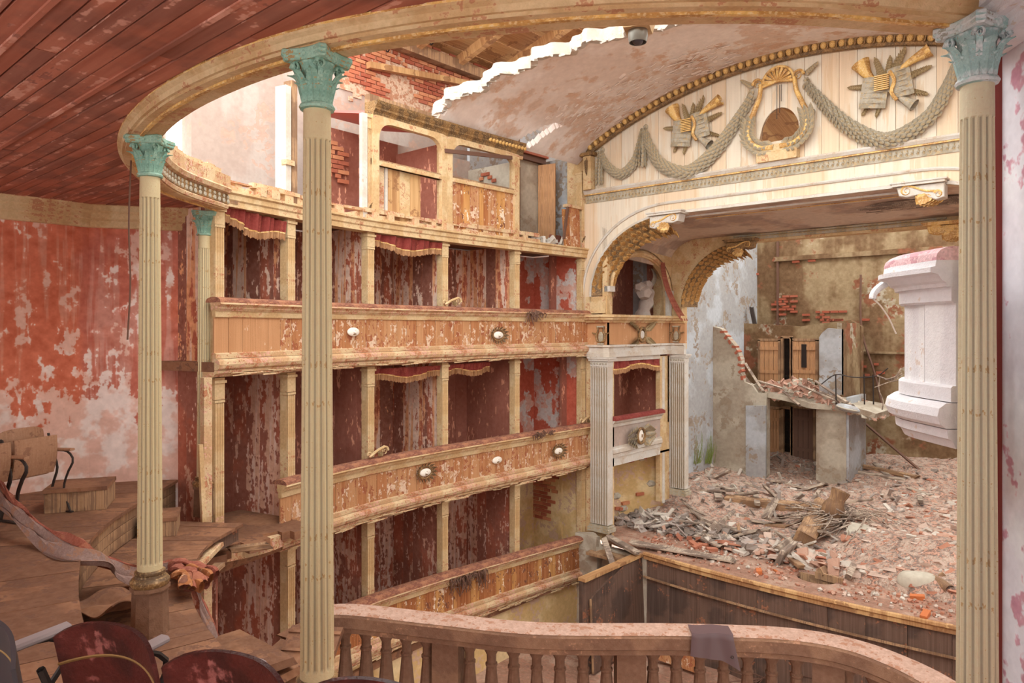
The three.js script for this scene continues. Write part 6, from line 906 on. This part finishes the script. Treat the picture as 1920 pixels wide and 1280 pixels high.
// ---------------------------------------------------------------- larger wreckage on the stage
const onBed = (px, py, dh = 0) => { let Z = 15; for (let i = 0; i < 14; i++) { const p = at(px, py, Z); const h = groundH(p.x, p.z) + dh; Z = Z * 0.5 + 0.5 * Math.max(8, Math.min(24, h * FOCAL / (HORIZON - py))); } return at(px, py, Z); };
{
  const big = [ // x0, y0, x1, y1, width, thickness, lift, label
    [1362, 938, 1520, 955, 0.22, 0.2, 0.1, 'thick brown beam half buried across the rubble'], [1434, 975, 1452, 938, 0.16, 0.1, 0.12, 'short pale plank standing on end in the rubble'], [1340, 995, 1378, 962, 0.14, 0.06, 0.08, 'grey board leaning in the rubble at the left'],
    [1505, 1020, 1540, 955, 0.36, 0.3, 0.12, 'split brown stump leaning in the middle of the rubble'], [1470, 990, 1545, 1045, 0.12, 0.05, 0.1, 'red-brown slat sloping into the hollow in the rubble'], [1456, 998, 1512, 1035, 0.07, 0.05, 0.12, 'bent pale strip sloping into the hollow beside the red slat'],
    [1437, 990, 1480, 993, 0.2, 0.16, 0.06, 'pale squared timber end in front of the stump'], [1290, 958, 1325, 970, 0.16, 0.05, 0.08, 'grey board low at the left edge of the rubble'], [1340, 905, 1348, 935, 0.14, 0.06, 0.08, 'whitish upright board near the stage box'],
    [1375, 922, 1412, 932, 0.12, 0.05, 0.08, 'yellowish plank on the far rubble'], [1415, 920, 1420, 945, 0.1, 0.06, 0.12, 'short grey stick standing in the rubble'], [1488, 938, 1505, 925, 0.1, 0.05, 0.1, 'slim grey board above the stump'],
    [1615, 932, 1640, 938, 0.16, 0.05, 0.05, 'broken pale plank on the brick heap'], [1700, 915, 1745, 930, 0.1, 0.06, 0.1, 'grey lath near the back of the brick heap'], [1500, 868, 1700, 902, 0.14, 0.1, 0.08, 'long dark plank lying along the foot of the back wall'],
    [1560, 862, 1720, 895, 0.1, 0.08, 0.14, 'second dark plank along the foot of the back wall'], [1640, 868, 1662, 890, 0.12, 0.05, 0.12, 'short plank leaning against the heap by the back wall'], [1668, 885, 1730, 878, 0.12, 0.08, 0.06, 'ochre plank below the leaning pole'],
    [1420, 875, 1530, 882, 0.08, 0.05, 0.05, 'pale batten lying below the ground-floor doors'], [1650, 985, 1690, 975, 0.1, 0.05, 0.06, 'grey splintered board on the brick heap'], [1722, 920, 1726, 940, 0.08, 0.05, 0.1, 'thin upright lath on the right of the heap'],
    [1480, 1045, 1502, 1062, 0.1, 0.06, 0.05, 'grey stick at the edge of the hollow'], [1445, 1035, 1468, 1018, 0.34, 0.08, 0.06, 'broken pale floorboard jutting over the hollow'], [1460, 1050, 1485, 1030, 0.3, 0.08, 0.05, 'second broken floorboard jutting over the hollow'],
    [1538, 1072, 1568, 1056, 0.1, 0.06, 0.06, 'pale lath at the foot of the brick heap'], [1590, 1082, 1600, 1060, 0.08, 0.05, 0.05, 'short lath beside the prompt opening'], [1330, 1002, 1345, 985, 0.16, 0.06, 0.06, 'flat grey board end at the left border of the rubble'], [1388, 1008, 1384, 985, 0.1, 0.05, 0.05, 'small upright board at the left border of the rubble']];
  big.forEach(([x0, y0, x1, y1, w, th, l, lab], i) => plankThing(lab, onBed(x0, y0, l + 0.05), onBed(x1, y1, l + (Math.abs(y1 - y0) > Math.abs(x1 - x0) ? 0.22 : 0.08)), w * 1.35, th * 1.3, i % 3 === 0 ? M.oldWood : M.greyWood));
  const r = rng(17); for (let i = 0; i < 70; i++) { const px = 1290 + r() * 300, py = 890 + r() * 120, a = onBed(px, py, 0.12), an = r() * 6.3, L = 0.35 + r() * 0.75; plankThing('short grey board end lying in the rubble on the left of the stage', a, a.clone().add(V(Math.cos(an) * L, (r() - 0.2) * 0.35, Math.sin(an) * L)), 0.09 + r() * 0.13, 0.03 + r() * 0.04, M.greyWood, 'short boards in the rubble', 'board_end', 'board'); }
  const st = thing('stone_block', 'rounded pale stone block on the right of the front boards', 'stone', onBed(1722, 1092, 0.1).toArray(), 0.4); mesh('block', finish(new THREE.CapsuleGeometry(0.19, 0.3, 4, 10), 0.9).rotateZ(Math.PI / 2).rotateX(0.3), M.plasterGrey, st); mesh('chip', place(finish(new THREE.DodecahedronGeometry(0.12, 0), 0), 0.3, -0.02, 0.15), M.plasterGrey, st);
  const lg = thing('broken_log', 'pale yellowish broken log behind the stone block at the right', 'log', onBed(1752, 1095, 0.06).toArray(), 0.9); mesh('trunk', taperTube([V(0, 0, -0.3), V(0.02, 0.05, 0), V(0, 0.02, 0.35)], (t) => 0.12 - 0.03 * t, 8, 9), M.oldWood, lg); mesh('stub', taperTube([V(0, 0.05, 0), V(0.15, 0.18, 0.05)], () => 0.05, 4, 7), M.oldWood, lg);
  const c = onBed(1560, 985, 0.15), rt = thing('root_tangle', 'grey tangle of roots around the split stump', 'roots', c.toArray()), rs = []; for (let i = 0; i < 110; i++) { const a = r() * 6.3, L = 0.4 + r() * 0.9, s = V((r() - 0.5) * 0.9, r() * 0.35, (r() - 0.5) * 0.6); rs.push(taperTube([s, s.clone().add(V(Math.cos(a) * L * 0.4, 0.12 * r(), Math.sin(a) * L * 0.4)), s.clone().add(V(Math.cos(a + 0.8) * L, -0.2 * r(), Math.sin(a + 0.8) * L))], (t) => 0.016 * (1 - 0.7 * t) + 0.003, 7, 4)); } mesh('roots', rs, M.greyWood, rt).userData.kind = 'stuff'; mesh('stump', taperTube([V(-0.1, -0.2, 0.1), V(0.0, 0.3, 0), V(0.15, 0.75, -0.1)], (t) => 0.26 - 0.09 * t + 0.03 * Math.sin(t * 14), 12, 9), M.oldWood, rt);
  for (let k = 0; k < 2; k++) { const p = onBed(k ? 1345 : 1400, k ? 945 : 965, 0.05), tw = []; for (let i = 0; i < 70; i++) { const a = r() * 6.3, L = 0.2 + r() * 0.7, s = V((r() - 0.5) * 0.8, r() * 0.2, (r() - 0.5) * 0.8); tw.push(taperTube([s, s.clone().add(V(Math.cos(a) * L * 0.5, 0.15 * r(), Math.sin(a) * L * 0.5)), s.clone().add(V(Math.cos(a + 0.6) * L, -0.1 * r(), Math.sin(a + 0.6) * L))], () => 0.009, 5, 4)); } tag(mesh('dead_twigs', tw, M.rust), k ? 'dry dead weeds in the rubble nearest the stage box' : 'dry dead weeds in the rubble left of the stump', 'weeds', null, 'stuff'); }
  const bt = thing('plastic_bag', 'crumpled dark grey plastic bag on the brick heap at the right', 'bag', onBed(1722, 960, 0.04).toArray()); mesh('bag', shell((u, v) => { const a = u * 6.283, b = v * Math.PI, q = 1 + 0.25 * Math.sin(a * 5 + b * 3) + 0.15 * Math.sin(a * 9 - b * 7); return V(0.3 * q * Math.cos(a) * Math.sin(b), 0.1 * q * Math.cos(b) + 0.03, 0.16 * q * Math.sin(a) * Math.sin(b)); }, 28, 16, 0.004), M.darkLeather, bt); mesh('knot', taperTube([V(0, 0.1, 0), V(0.08, 0.16, 0.02), V(0.12, 0.12, 0.05)], (t) => 0.04 - 0.02 * t, 6, 6), M.darkLeather, bt);
  const slab = thing('floor_slab', 'fallen flat grey slab on the rubble below the right of the stump', 'slab', onBed(1610, 1012, 0.08).toArray(), 0.5); mesh('slab', extrude([[-0.3, 0], [0.3, 0.05], [0.24, 0.34], [-0.1, 0.4]], 0.05).rotateX(-0.9), M.plasterGrey, slab); mesh('rough_edge', box(0.5, 0.05, 0.06, 0, 0, 0.02), M.plasterGrey, slab);
  const bg = box(0.22, 0.07, 0.1); [[1318, 1022, 'near the front edge at the left'], [1308, 1024, 'second from the left near the front edge'], [1300, 1019, 'leftmost of the small row on the front boards'], [1335, 1030, 'right of the small row on the front boards'], [1423, 1071, 'bright orange, left of the prompt opening'], [1720, 1119, 'orange, at the right of the front boards'], [1735, 1152, 'bright orange, at the lower right'], [1455, 1070, 'tiny orange bit by the prompt opening']].forEach(([px, py, lab], i) => { const p = onH(px, py, -4.5), m = mesh('loose_brick', bg, stdMat({ color: i > 3 ? 0xc8713f : 0xb87458, bumpMap: M.grit, bumpScale: 0.004 })); m.position.copy(p); m.rotation.set(0.1, i * 1.3, 0.1); if (i === 7) m.scale.setScalar(0.4); tag(m, `broken orange brick on the stage boards, ${lab}`, 'brick'); });
}
// thin green weeds on the stage wall
{ const r = rng(63), w = []; for (const px of [1303, 1322, 1330, 1342]) { const p = onX(px, 868, -4.44); for (let i = 0; i < 14; i++) { const s = p.clone().add(V(r() * 0.1, 0, (r() - 0.5) * 0.3)); w.push(taperTube([s, s.clone().add(V(0.05, 0.3 * r() + 0.1, (r() - 0.5) * 0.2)), s.clone().add(V(0.05 + r() * 0.1, 0.4 + 0.5 * r(), (r() - 0.5) * 0.35))], (t) => 0.008 * (1 - t) + 0.002, 5, 4)); } } tag(mesh('weeds', w, stdMat({ color: 0x7f8a45 })), 'sparse green weeds growing at the foot of the pale stage wall', 'weeds', null, 'stuff'); }

// ---------------------------------------------------------------- right-hand end of the top tier
{
  const P = plan([[4.262, 8.73], [4.12, 8.58], [4.0, 8.44], [3.93, 8.3], [3.91, 8.14], [3.95, 7.95], [4.05, 7.6], [4.12, 6.8]], 48);
  const t = thing('balcony_parapet', 'white painted end of the top tier front on the right, pink plush on its rail', 'balcony front');
  const h = 0.405, n = P; const S = (name, prof, mat) => mesh(name, sweep(P, prof.map(([o, y]) => [o, y + h])), mat, t);
  const rc = []; for (let i = 0; i <= 8; i++) { const a = Math.PI * i / 8; rc.push([0.01 + 0.09 * Math.cos(a), -0.055 + 0.055 * Math.sin(a)]); }
  S('rail_cushion', [...rc, [-0.08, -0.07], [0.1, -0.07]], M.plushPink);
  S('upper_moulding', [[-0.06, -0.07], [0.1, -0.07], [0.105, -0.1], [0.13, -0.105], [0.13, -0.13], [0.09, -0.14], [0.07, -0.17], [0.05, -0.18], [0.045, -0.2], [-0.06, -0.2]], M.coolWhite);
  S('upper_band', [[-0.04, -0.2], [0.024, -0.2], [0.024, -0.27], [0.012, -0.28], [-0.04, -0.28]], M.coolWhite); S('lower_band', [[-0.04, -0.69], [0.016, -0.69], [0.026, -0.7], [0.026, -0.77], [-0.04, -0.77]], M.coolWhite);
  S('torus', [[-0.04, -0.775], [0.05, -0.775], [0.085, -0.8], [0.095, -0.84], [0.08, -0.88], [0.05, -0.9], [-0.04, -0.9]], M.coolWhite); S('lip', [[-0.05, -0.905], [0.045, -0.905], [0.04, -0.95], [0.02, -0.96], [0.0, -1.0], [-0.05, -1.0]], M.coolWhite);
  for (let i = 0; i + 6 < P.length; i += 6) mesh('plank', boardBetween(P[i + 6], P[i], Y(h - 0.7), Y(h - 0.27), 0.022, 0.004), M.coolWhite, t);
  mesh('sprung_moulding', tube([at(1700, 512, 4.5), at(1675, 525, 4.4), at(1650, 538, 4.3), at(1637, 552, 4.25), at(1636, 560, 4.25)], 0.022, 20, 6), M.coolWhite, t); mesh('dangling_wire', tube([at(1637, 560, 4.25), at(1650, 572, 4.3), at(1666, 595, 4.35), at(1680, 625, 4.4)], 0.005, 16, 5), M.mask, t);
}
// ---------------------------------------------------------------- lamp under the entablature
{
  const p = at(1196, 44, 3.95), t = thing('hanging_lamp', 'small metal lamp in a box bracket under the gallery entablature', 'lamp', p.toArray(), 0.4);
  mesh('bracket', [extrude([[-0.1, 0.06], [0.1, 0.06], [0.07, -0.04], [-0.07, -0.04]], 0.14).translate(0, 0, -0.07), box(0.22, 0.02, 0.18, 0, 0.06, 0)], M.cream, t);
  mesh('housing', place(lathe([[0.0001, 0.05], [0.05, 0.05], [0.055, 0.0], [0.048, -0.035], [0.044, -0.035], [0.04, 0.0], [0.0001, 0.01]], 24), 0, -0.07, 0), M.steel, t); mesh('lens', place(finish(new THREE.SphereGeometry(0.034, 14, 8), 0.9), 0, -0.085, 0), M.darkLeather, t); mesh('screw', [box(0.012, 0.012, 0.03, 0.05, -0.02, 0.07), box(0.012, 0.012, 0.03, -0.05, -0.02, 0.07)], M.iron, t);
}
// hooks along the ceiling edge
[[249 + 475, 83], [806, 69], [895, 52], [997, 38], [1090, 28], [1198, 18]].forEach(([px, py], i) => { const p = onH(px, py, 1.53), o = mesh('ceiling_hook', [tube([p, p.clone().add(V(0, -0.03, 0)), p.clone().add(V(0.015, -0.045, 0)), p.clone().add(V(0.028, -0.03, 0))], 0.004, 10, 5), box(0.03, 0.008, 0.03, p.x, p.y, p.z)], M.iron); tag(o, `small rusty hook under the red boards, ${ORD[i]} along the edge counted from the green column`, 'hook', null); });

// ---------------------------------------------------------------- balustrade below the gallery
{
  const top = -2.74, P = plan([[-1.1, 8.95], [-0.97, 8.7], [-0.1, 8.22], [0.73, 7.78], [1.85, 6.84], [2.62, 6.3], [3.05, 6.2], [3.48, 6.3], [3.81, 6.5], [4.3, 6.95]], 120);
  const t = thing('balustrade', 'brown balustrade with tapering balusters and a dusty rail, curving at its right end', 'balustrade');
  mesh('rail', sweep(P, [[-0.15, top - 0.03], [-0.135, top - 0.005], [0.13, top - 0.005], [0.15, top - 0.03], [0.15, top - 0.15], [0.12, top - 0.16], [0.12, top - 0.19], [-0.12, top - 0.19], [-0.14, top - 0.18], [-0.14, top - 0.14], [-0.15, top - 0.13]]), M.railBrown, t);
  mesh('dusty_top', sweep(P, [[-0.14, top - 0.006], [-0.1, top + 0.008], [0.1, top + 0.008], [0.14, top - 0.006]]), M.railDust, t);
  mesh('base_rail', sweep(P, [[-0.13, top - 0.98], [0.13, top - 0.98], [0.13, top - 0.9], [-0.13, top - 0.9]]), M.railBrown, t);
  const bal = lathe([[0.0001, 0], [0.062, 0], [0.062, 0.03], [0.045, 0.045], [0.058, 0.075], [0.072, 0.11], [0.073, 0.16], [0.066, 0.17], [0.066, 0.185], [0.061, 0.2], [0.045, 0.36], [0.04, 0.42], [0.047, 0.43], [0.047, 0.445], [0.037, 0.455], [0.037, 0.51], [0.05, 0.535], [0.058, 0.55], [0.058, 0.585], [0.0001, 0.585]], 12, 0.5);
  const L = [0]; for (let i = 1; i < P.length; i++) L.push(L[i - 1] + Math.hypot(P[i].x - P[i - 1].x, P[i].z - P[i - 1].z));
  const nn = planNormals(P), pos = (s) => { let i = 0; while (i < L.length - 2 && L[i + 1] < s) i++; const f = (s - L[i]) / (L[i + 1] - L[i]); return { x: P[i].x + (P[i + 1].x - P[i].x) * f, z: P[i].z + (P[i + 1].z - P[i].z) * f, n: nn[i] }; };
  const sOf = (px) => { const q = hitPath(px, P); return L[q.i]; }, piers = [845, 1182, 1560].map(sOf), gap = (piers[1] - piers[0]) / 8;
  for (let s = 0.15; s < L[L.length - 1] - 0.1; s += gap) { const k = Math.round((s - piers[0]) / gap), sn = piers[0] + k * gap, near = piers.findIndex((q) => Math.abs(q - sn) < gap * 0.5); if (sn < 0.05) continue; const p = pos(sn); if (near >= 0) { const q = pos(piers[near]); const m = mesh('pier', chamfer(0.26, 0.74, 0.2, 0.01), M.railBrown, t); m.position.set(q.x, Y(top - 0.54), q.z); m.rotation.y = Math.atan2(q.n.x, q.n.z); } else { const m = mesh('baluster', bal, M.railBrown, t); m.position.set(p.x, Y(top - 0.9), p.z); m.scale.set(1.2, 1.22, 1.2); m.rotation.y = rr(0, 1); } }
  const slab = struct('floor_balcony_middle', 'floor of the balcony that carries the balustrade', sweep(P, [[0.2, top - 0.98], [0.2, top - 1.15], [-0.9, top - 1.15], [-0.9, top - 0.98]].reverse()), M.railBrown);
  // dark cloth hanging over the rail
  const c = hitPath(1330, P), cn = nn[c.i], ct = thing('hanging_cloth', 'dark purplish leather flap hanging over the balustrade rail', 'cloth', [c.x, Y(top), c.z], Math.atan2(-cn.x, -cn.z));
  mesh('flap', shell((u, v) => { const s = v * 0.42; return V((u - 0.5) * 0.36 + 0.12 * Math.max(0, v - 0.5) * (u > 0.5 ? 1 : -0.2), 0.03 - Math.max(0, s - 0.19) * (0.85 + 0.5 * u * u), -0.02 + Math.min(s, 0.195) + 0.012 * Math.sin(u * 8)); }, 20, 20, 0.006), stdMat({ color: 0x5c4546, roughness: 0.5 }), ct); mesh('buttonhole', place(lathe([[0.008, 0], [0.013, 0.004], [0.016, 0]], 10), 0.17, -0.16, 0.19, Math.PI / 2, 0, 0), M.iron, ct);
}
// fallen boards heaped at the left end of the balustrade and on the floor of the stalls
{
  const hp = (px, py, h) => onH(px, py, h), lab = ['dusty plank fallen steeply at the left end of the balustrade', 'broken dusty board lying below the gallery edge', 'wide dusty board sloping beside the tall column', 'splintered board end below the gallery edge'];
  [[420, 1195, 520, 1250, -2.9], [470, 1245, 545, 1265, -3.0], [545, 1200, 600, 1170, -2.9], [505, 1250, 560, 1200, -3.1]].forEach(([a, b, c, d, h], i) => plankThing(lab[i], hp(a, b, h), hp(c, d, h), 0.34, 0.05, M.floor));
  const rb = thing('ribbed_board', 'ribbed dust-covered board leaning below the left end of the balustrade', 'board', hp(570, 1245, -3.0).toArray(), 0.6); mesh('board', box(0.5, 0.05, 0.75, 0, 0, 0, 0.55, 0, 0), M.floor, rb); for (let i = 0; i < 4; i++) mesh('rib', box(0.5, 0.03, 0.03, 0, 0.03 + (0.28 - i * 0.19) * -0.52 + 0.0, (-0.28 + i * 0.19) * -0.85, 0.55, 0, 0), M.floor, rb);
  const r = rng(29); for (let i = 0; i < 26; i++) { const x = -2.6 + r() * 5.6, z = 1.6 + r() * 5, a = r() * 6.3, L = 0.5 + r() * 1.8; plankThing('dusty board lying on the floor of the stalls, seen between the balusters', V(x, 0.12 + r() * 0.1, z), V(x + Math.cos(a) * L, 0.12 + r() * 0.25, z + Math.sin(a) * L), 0.1 + r() * 0.14, 0.03, M.oldWood, 'boards on the floor of the stalls', 'fallen_board', 'board'); }
  const inner = part(boxLine, 0, 1); mesh('plaster', sweep(offset(inner, -0.05), [[0, -6.6], [0, -5.05], [-0.2, -5.05], [-0.2, -6.6]]), M.plasterYellow, struct('wall_stalls', 'yellowish plaster wall below the lowest boxes'));
}
// ---------------------------------------------------------------- theatre seats
function seatBack(w, h, th, round = 0.6) { return shell((u, v) => { const s = (u - 0.5) * 2, top = h * (1 - 0.09 * Math.pow(Math.abs(s), 4)); return V(s * w / 2, v * top, 0.075 * s * s * -1 + 0.02 * v * v * -1); }, 16, 10, th); }
function rowSeat(label, x, z, turn, floorH, tone, tip, group) {    // tip-up seat: shaped back, folded seat, iron side frame with arm rest
  const t = thing('theatre_seat', label, 'theatre seat', [x, Y(floorH), z], turn, group), w = 0.5;
  const back = mesh('backrest', place(seatBack(w, 0.52, 0.014), 0, 0.4, -0.02, -0.14, 0, 0), tone, t);
  mesh('piping', place(tube([...Array(13)].map((_, i) => { const s = -1 + i / 6; return V(s * w * 0.49, 0.4 - 0.03 * s * s, -0.075 * s * s - 0.024); }), 0.006, 24, 5), 0, 0.4, -0.02, -0.14, 0, 0), M.brass, t);
  mesh('seat', place(shell((u, v) => V((u - 0.5) * (w - 0.05), v * 0.4, 0.03 * Math.sin(v * 3.1)), 10, 8, 0.02), 0, 0.42, 0.02, tip ? 0.12 : 1.5, 0, 0), tone, t);
  for (const s of [-1, 1]) {
    mesh('side_frame', [tube([V(s * w / 2, 0, -0.12), V(s * w / 2, 0.3, -0.02), V(s * w / 2, 0.46, 0.04), V(s * w / 2, 0.62, -0.02), V(s * w / 2, 0.82, -0.1)], 0.014, 16, 6), tube([V(s * w / 2, 0, 0.24), V(s * w / 2, 0.25, 0.14), V(s * w / 2, 0.42, 0.2), V(s * w / 2, 0.56, 0.28), V(s * w / 2, 0.64, 0.2), V(s * w / 2, 0.645, -0.02)], 0.012, 18, 6), box(0.03, 0.012, 0.42, s * w / 2, 0.01, 0.06)], M.iron, t);
    mesh('armrest', place(chamfer(0.055, 0.028, 0.34, 0.009), s * w / 2, 0.66, 0.1, -0.05, 0, 0), tip ? M.seatBrown : M.armPad, t);
  }
  return t;
}
{
  const f = -1.95; // the row just in front of the viewer, facing the stage, seen from behind
  const spots = [[2.37, 11.94, 'maroon curved plywood seat with a chipped left corner, largest at the bottom of the picture'], [2.87, 11.78, 'maroon seat second in the near row, its edge catching light'], [3.34, 11.59, 'maroon seat third in the near row, only its top edge showing at the bottom']];
  spots.forEach(([x, z, lab], i) => { const s = rowSeat(lab, x - 0.05, z - 0.17, Math.PI + 0.3 + i * 0.04, f + 0.03, M.seatMaroon, false); s.scale.setScalar(1.0); });
  // tipped and broken seats at the lower left
  const a = rowSeat('dark tipped-up seat with bluish sheen at the lower left corner', 1.78, 12.03, Math.PI + 0.2, f, M.darkLeather, false); a.rotation.z = 0.12;
}
{
  const f = -1.95, lab = ['brown seat at the end of the row along the red wall, nearest the step', 'brown seat second from the end of the row along the red wall', 'brown seat third in the row along the red wall, cut by the picture edge'];
  [[-3.72, 10.55], [-3.5, 11.02], [-3.3, 11.5]].forEach(([x, z], i) => rowSeat(lab[i], x, z, Math.PI / 2 + 0.35, f, M.seatBrown, true));
  const st = onH(152, 905, -1.7), s = struct('step_block', 'low boxed wooden step at the foot of the red wall'); mesh('tread', box(0.55, 0.04, 0.6, st.x, Y(-1.72), st.z, 0, -0.5, 0), M.floor, s); mesh('riser', box(0.53, 0.22, 0.58, st.x, Y(-1.84), st.z, 0, -0.5, 0), M.oldWood, s);
  const s2p = onH(300, 975, -2.2), s2 = struct('step_block', 'small wooden step between the columns'); mesh('tread', box(0.5, 0.04, 0.4, s2p.x, Y(-2.14), s2p.z, 0, -0.5, 0), M.floor, s2); mesh('riser', box(0.48, 0.18, 0.38, s2p.x, Y(-2.24), s2p.z, 0, -0.5, 0), M.oldWood, s2);
}
// ---------------------------------------------------------------- long drape trailing over the steps
{
  const k = [[-8, 905, -1.55], [40, 965, -1.72], [95, 1008, -1.86], [155, 1030, -1.9], [205, 1058, -2.1], [262, 1078, -2.24], [330, 1064, -2.26], [356, 1082, -2.27], [372, 1120, -2.5], [395, 1170, -2.75], [412, 1215, -3.0]].map(([x, y, h]) => onH(x, y, h));
  const c = new THREE.CatmullRomCurve3(k), t = thing('trailing_drape', 'long red and grey curtain trailing down over the steps and the gallery edge', 'drape');
  const wid = (u) => 0.05 + 0.085 * Math.exp(-((u - 0.47) ** 2) / 0.012) - 0.02 * u;
  const sec = (u, s) => { const p = c.getPointAt(u), tg = c.getTangentAt(u), sd = V(-tg.z, 0, tg.x).normalize(); return p.addScaledVector(sd, s * wid(u)).add(V(0, 0.05 * Math.cos(s * 2.2) + 0.03 * Math.sin(s * 8 + u * 20) + 0.012 * Math.sin(s * 19 + u * 7) - 0.1 * Math.abs(s) * wid(u), 0)); };
  mesh('red_fold', shell((u, v) => sec(u, -1.1 + v * 1.3), 120, 14, 0.008), M.drapeRed, t);
  mesh('grey_fold', shell((u, v) => sec(u, 0.05 + v * 1.25).add(V(0, -0.012, 0)), 120, 14, 0.008), M.drapeGrey, t);
  const h = k[7], cr = thing('crumpled_curtain', 'crumpled red curtain bunched on the floor right of the gallery column', 'drape', [h.x, h.y, h.z]), l = [], r = rng(3); for (let i = 0; i < 9; i++) { const s = V((r() - 0.5) * 0.5 - 0.1, 0.03 + r() * 0.08, (r() - 0.5) * 0.3); l.push(taperTube([s, s.clone().add(V(0.15, 0.06 * r(), (r() - 0.5) * 0.15)), s.clone().add(V(0.3, -0.02, (r() - 0.5) * 0.2))], (u) => 0.045 + 0.02 * Math.sin(u * 9), 12, 7, 0.6)); } mesh('folds', l, M.drapeRed, cr); mesh('lining', l.slice(0, 3).map((g) => g.clone().translate(0.1, 0.02, 0.1)), M.ochre, cr);
}
// old matting crumpled round the column foot and broken floor edge
{
  const p = onH(212, 1150, -2.3), t = thing('torn_matting', 'brown torn matting crumpled on the floor beside the column foot', 'matting', p.toArray(), 0.4);
  mesh('mat', shell((u, v) => V((u - 0.5) * 0.6, 0.06 + 0.025 * Math.sin(u * 11 + v * 3) + 0.02 * Math.sin(v * 9) + 0.1 * u * u * u, (v - 0.5) * 0.55), 30, 20, 0.012), M.floor, t);
  const q = onH(470, 985, -2.78), s = struct('floor_box_end', 'broken box floor at the left end of the middle tier'); mesh('slab', shell((u, v) => V(-5.0 + 1.95 * u, Y(-2.66), 8.95 - 1.6 * v), 18, 14, 0.1, (u, v) => !(u > 0.88 + 0.08 * Math.sin(v * 17) - 0.12 * v)), M.floor, s);
  mesh('edge_beam', sweep(plan([[-3.55, 8.7], [-3.5, 8.1], [-3.62, 7.7]], 12), [[-0.06, -2.7], [0.06, -2.7], [0.06, -2.86], [-0.06, -2.86]]), M.creamWorn, s);
  const lab = ['torn brown batten on the broken floor edge of the box', 'pale splintered lath under the gallery edge beside the broken floor', 'broken brace slanting under the gallery floor edge'];
  [[430, 1030, 505, 1022, -2.62], [362, 1070, 410, 1020, -2.45], [370, 1095, 412, 1058, -2.6]].forEach(([a, b, c, d, h], i) => plankThing(lab[i], onH(a, b, h), onH(c, d, h), 0.1, 0.07, i === 1 ? M.creamWorn : M.oldWood));
}
// electric cable hanging down the red wall
{ const a = onH(246, 290, 1.5), b = a.clone(); const o = mesh('hanging_cable', tube([a, V(a.x, Y(0.9), a.z + 0.02), V(a.x - 0.02, Y(0.4), a.z), V(a.x - 0.03, Y(-0.1), a.z + 0.02)].map((p) => p), 0.008, 20, 5), M.rust); tag(o, 'thin dark cable hanging from the ceiling beside the green-capped column', 'cable'); }

// ---------------------------------------------------------------- put each group's origin at the base of its thing
scene.updateMatrixWorld(true);
for (const o of [...scene.children]) {
  if (!o.isGroup || o.position.lengthSq() > 0 || !o.children.length) continue;
  const b = new THREE.Box3().setFromObject(o), c = b.getCenter(V()); c.y = b.min.y;
  for (const k of o.children) k.position.sub(c); o.position.copy(c);
}
renderer.render(scene, camera);
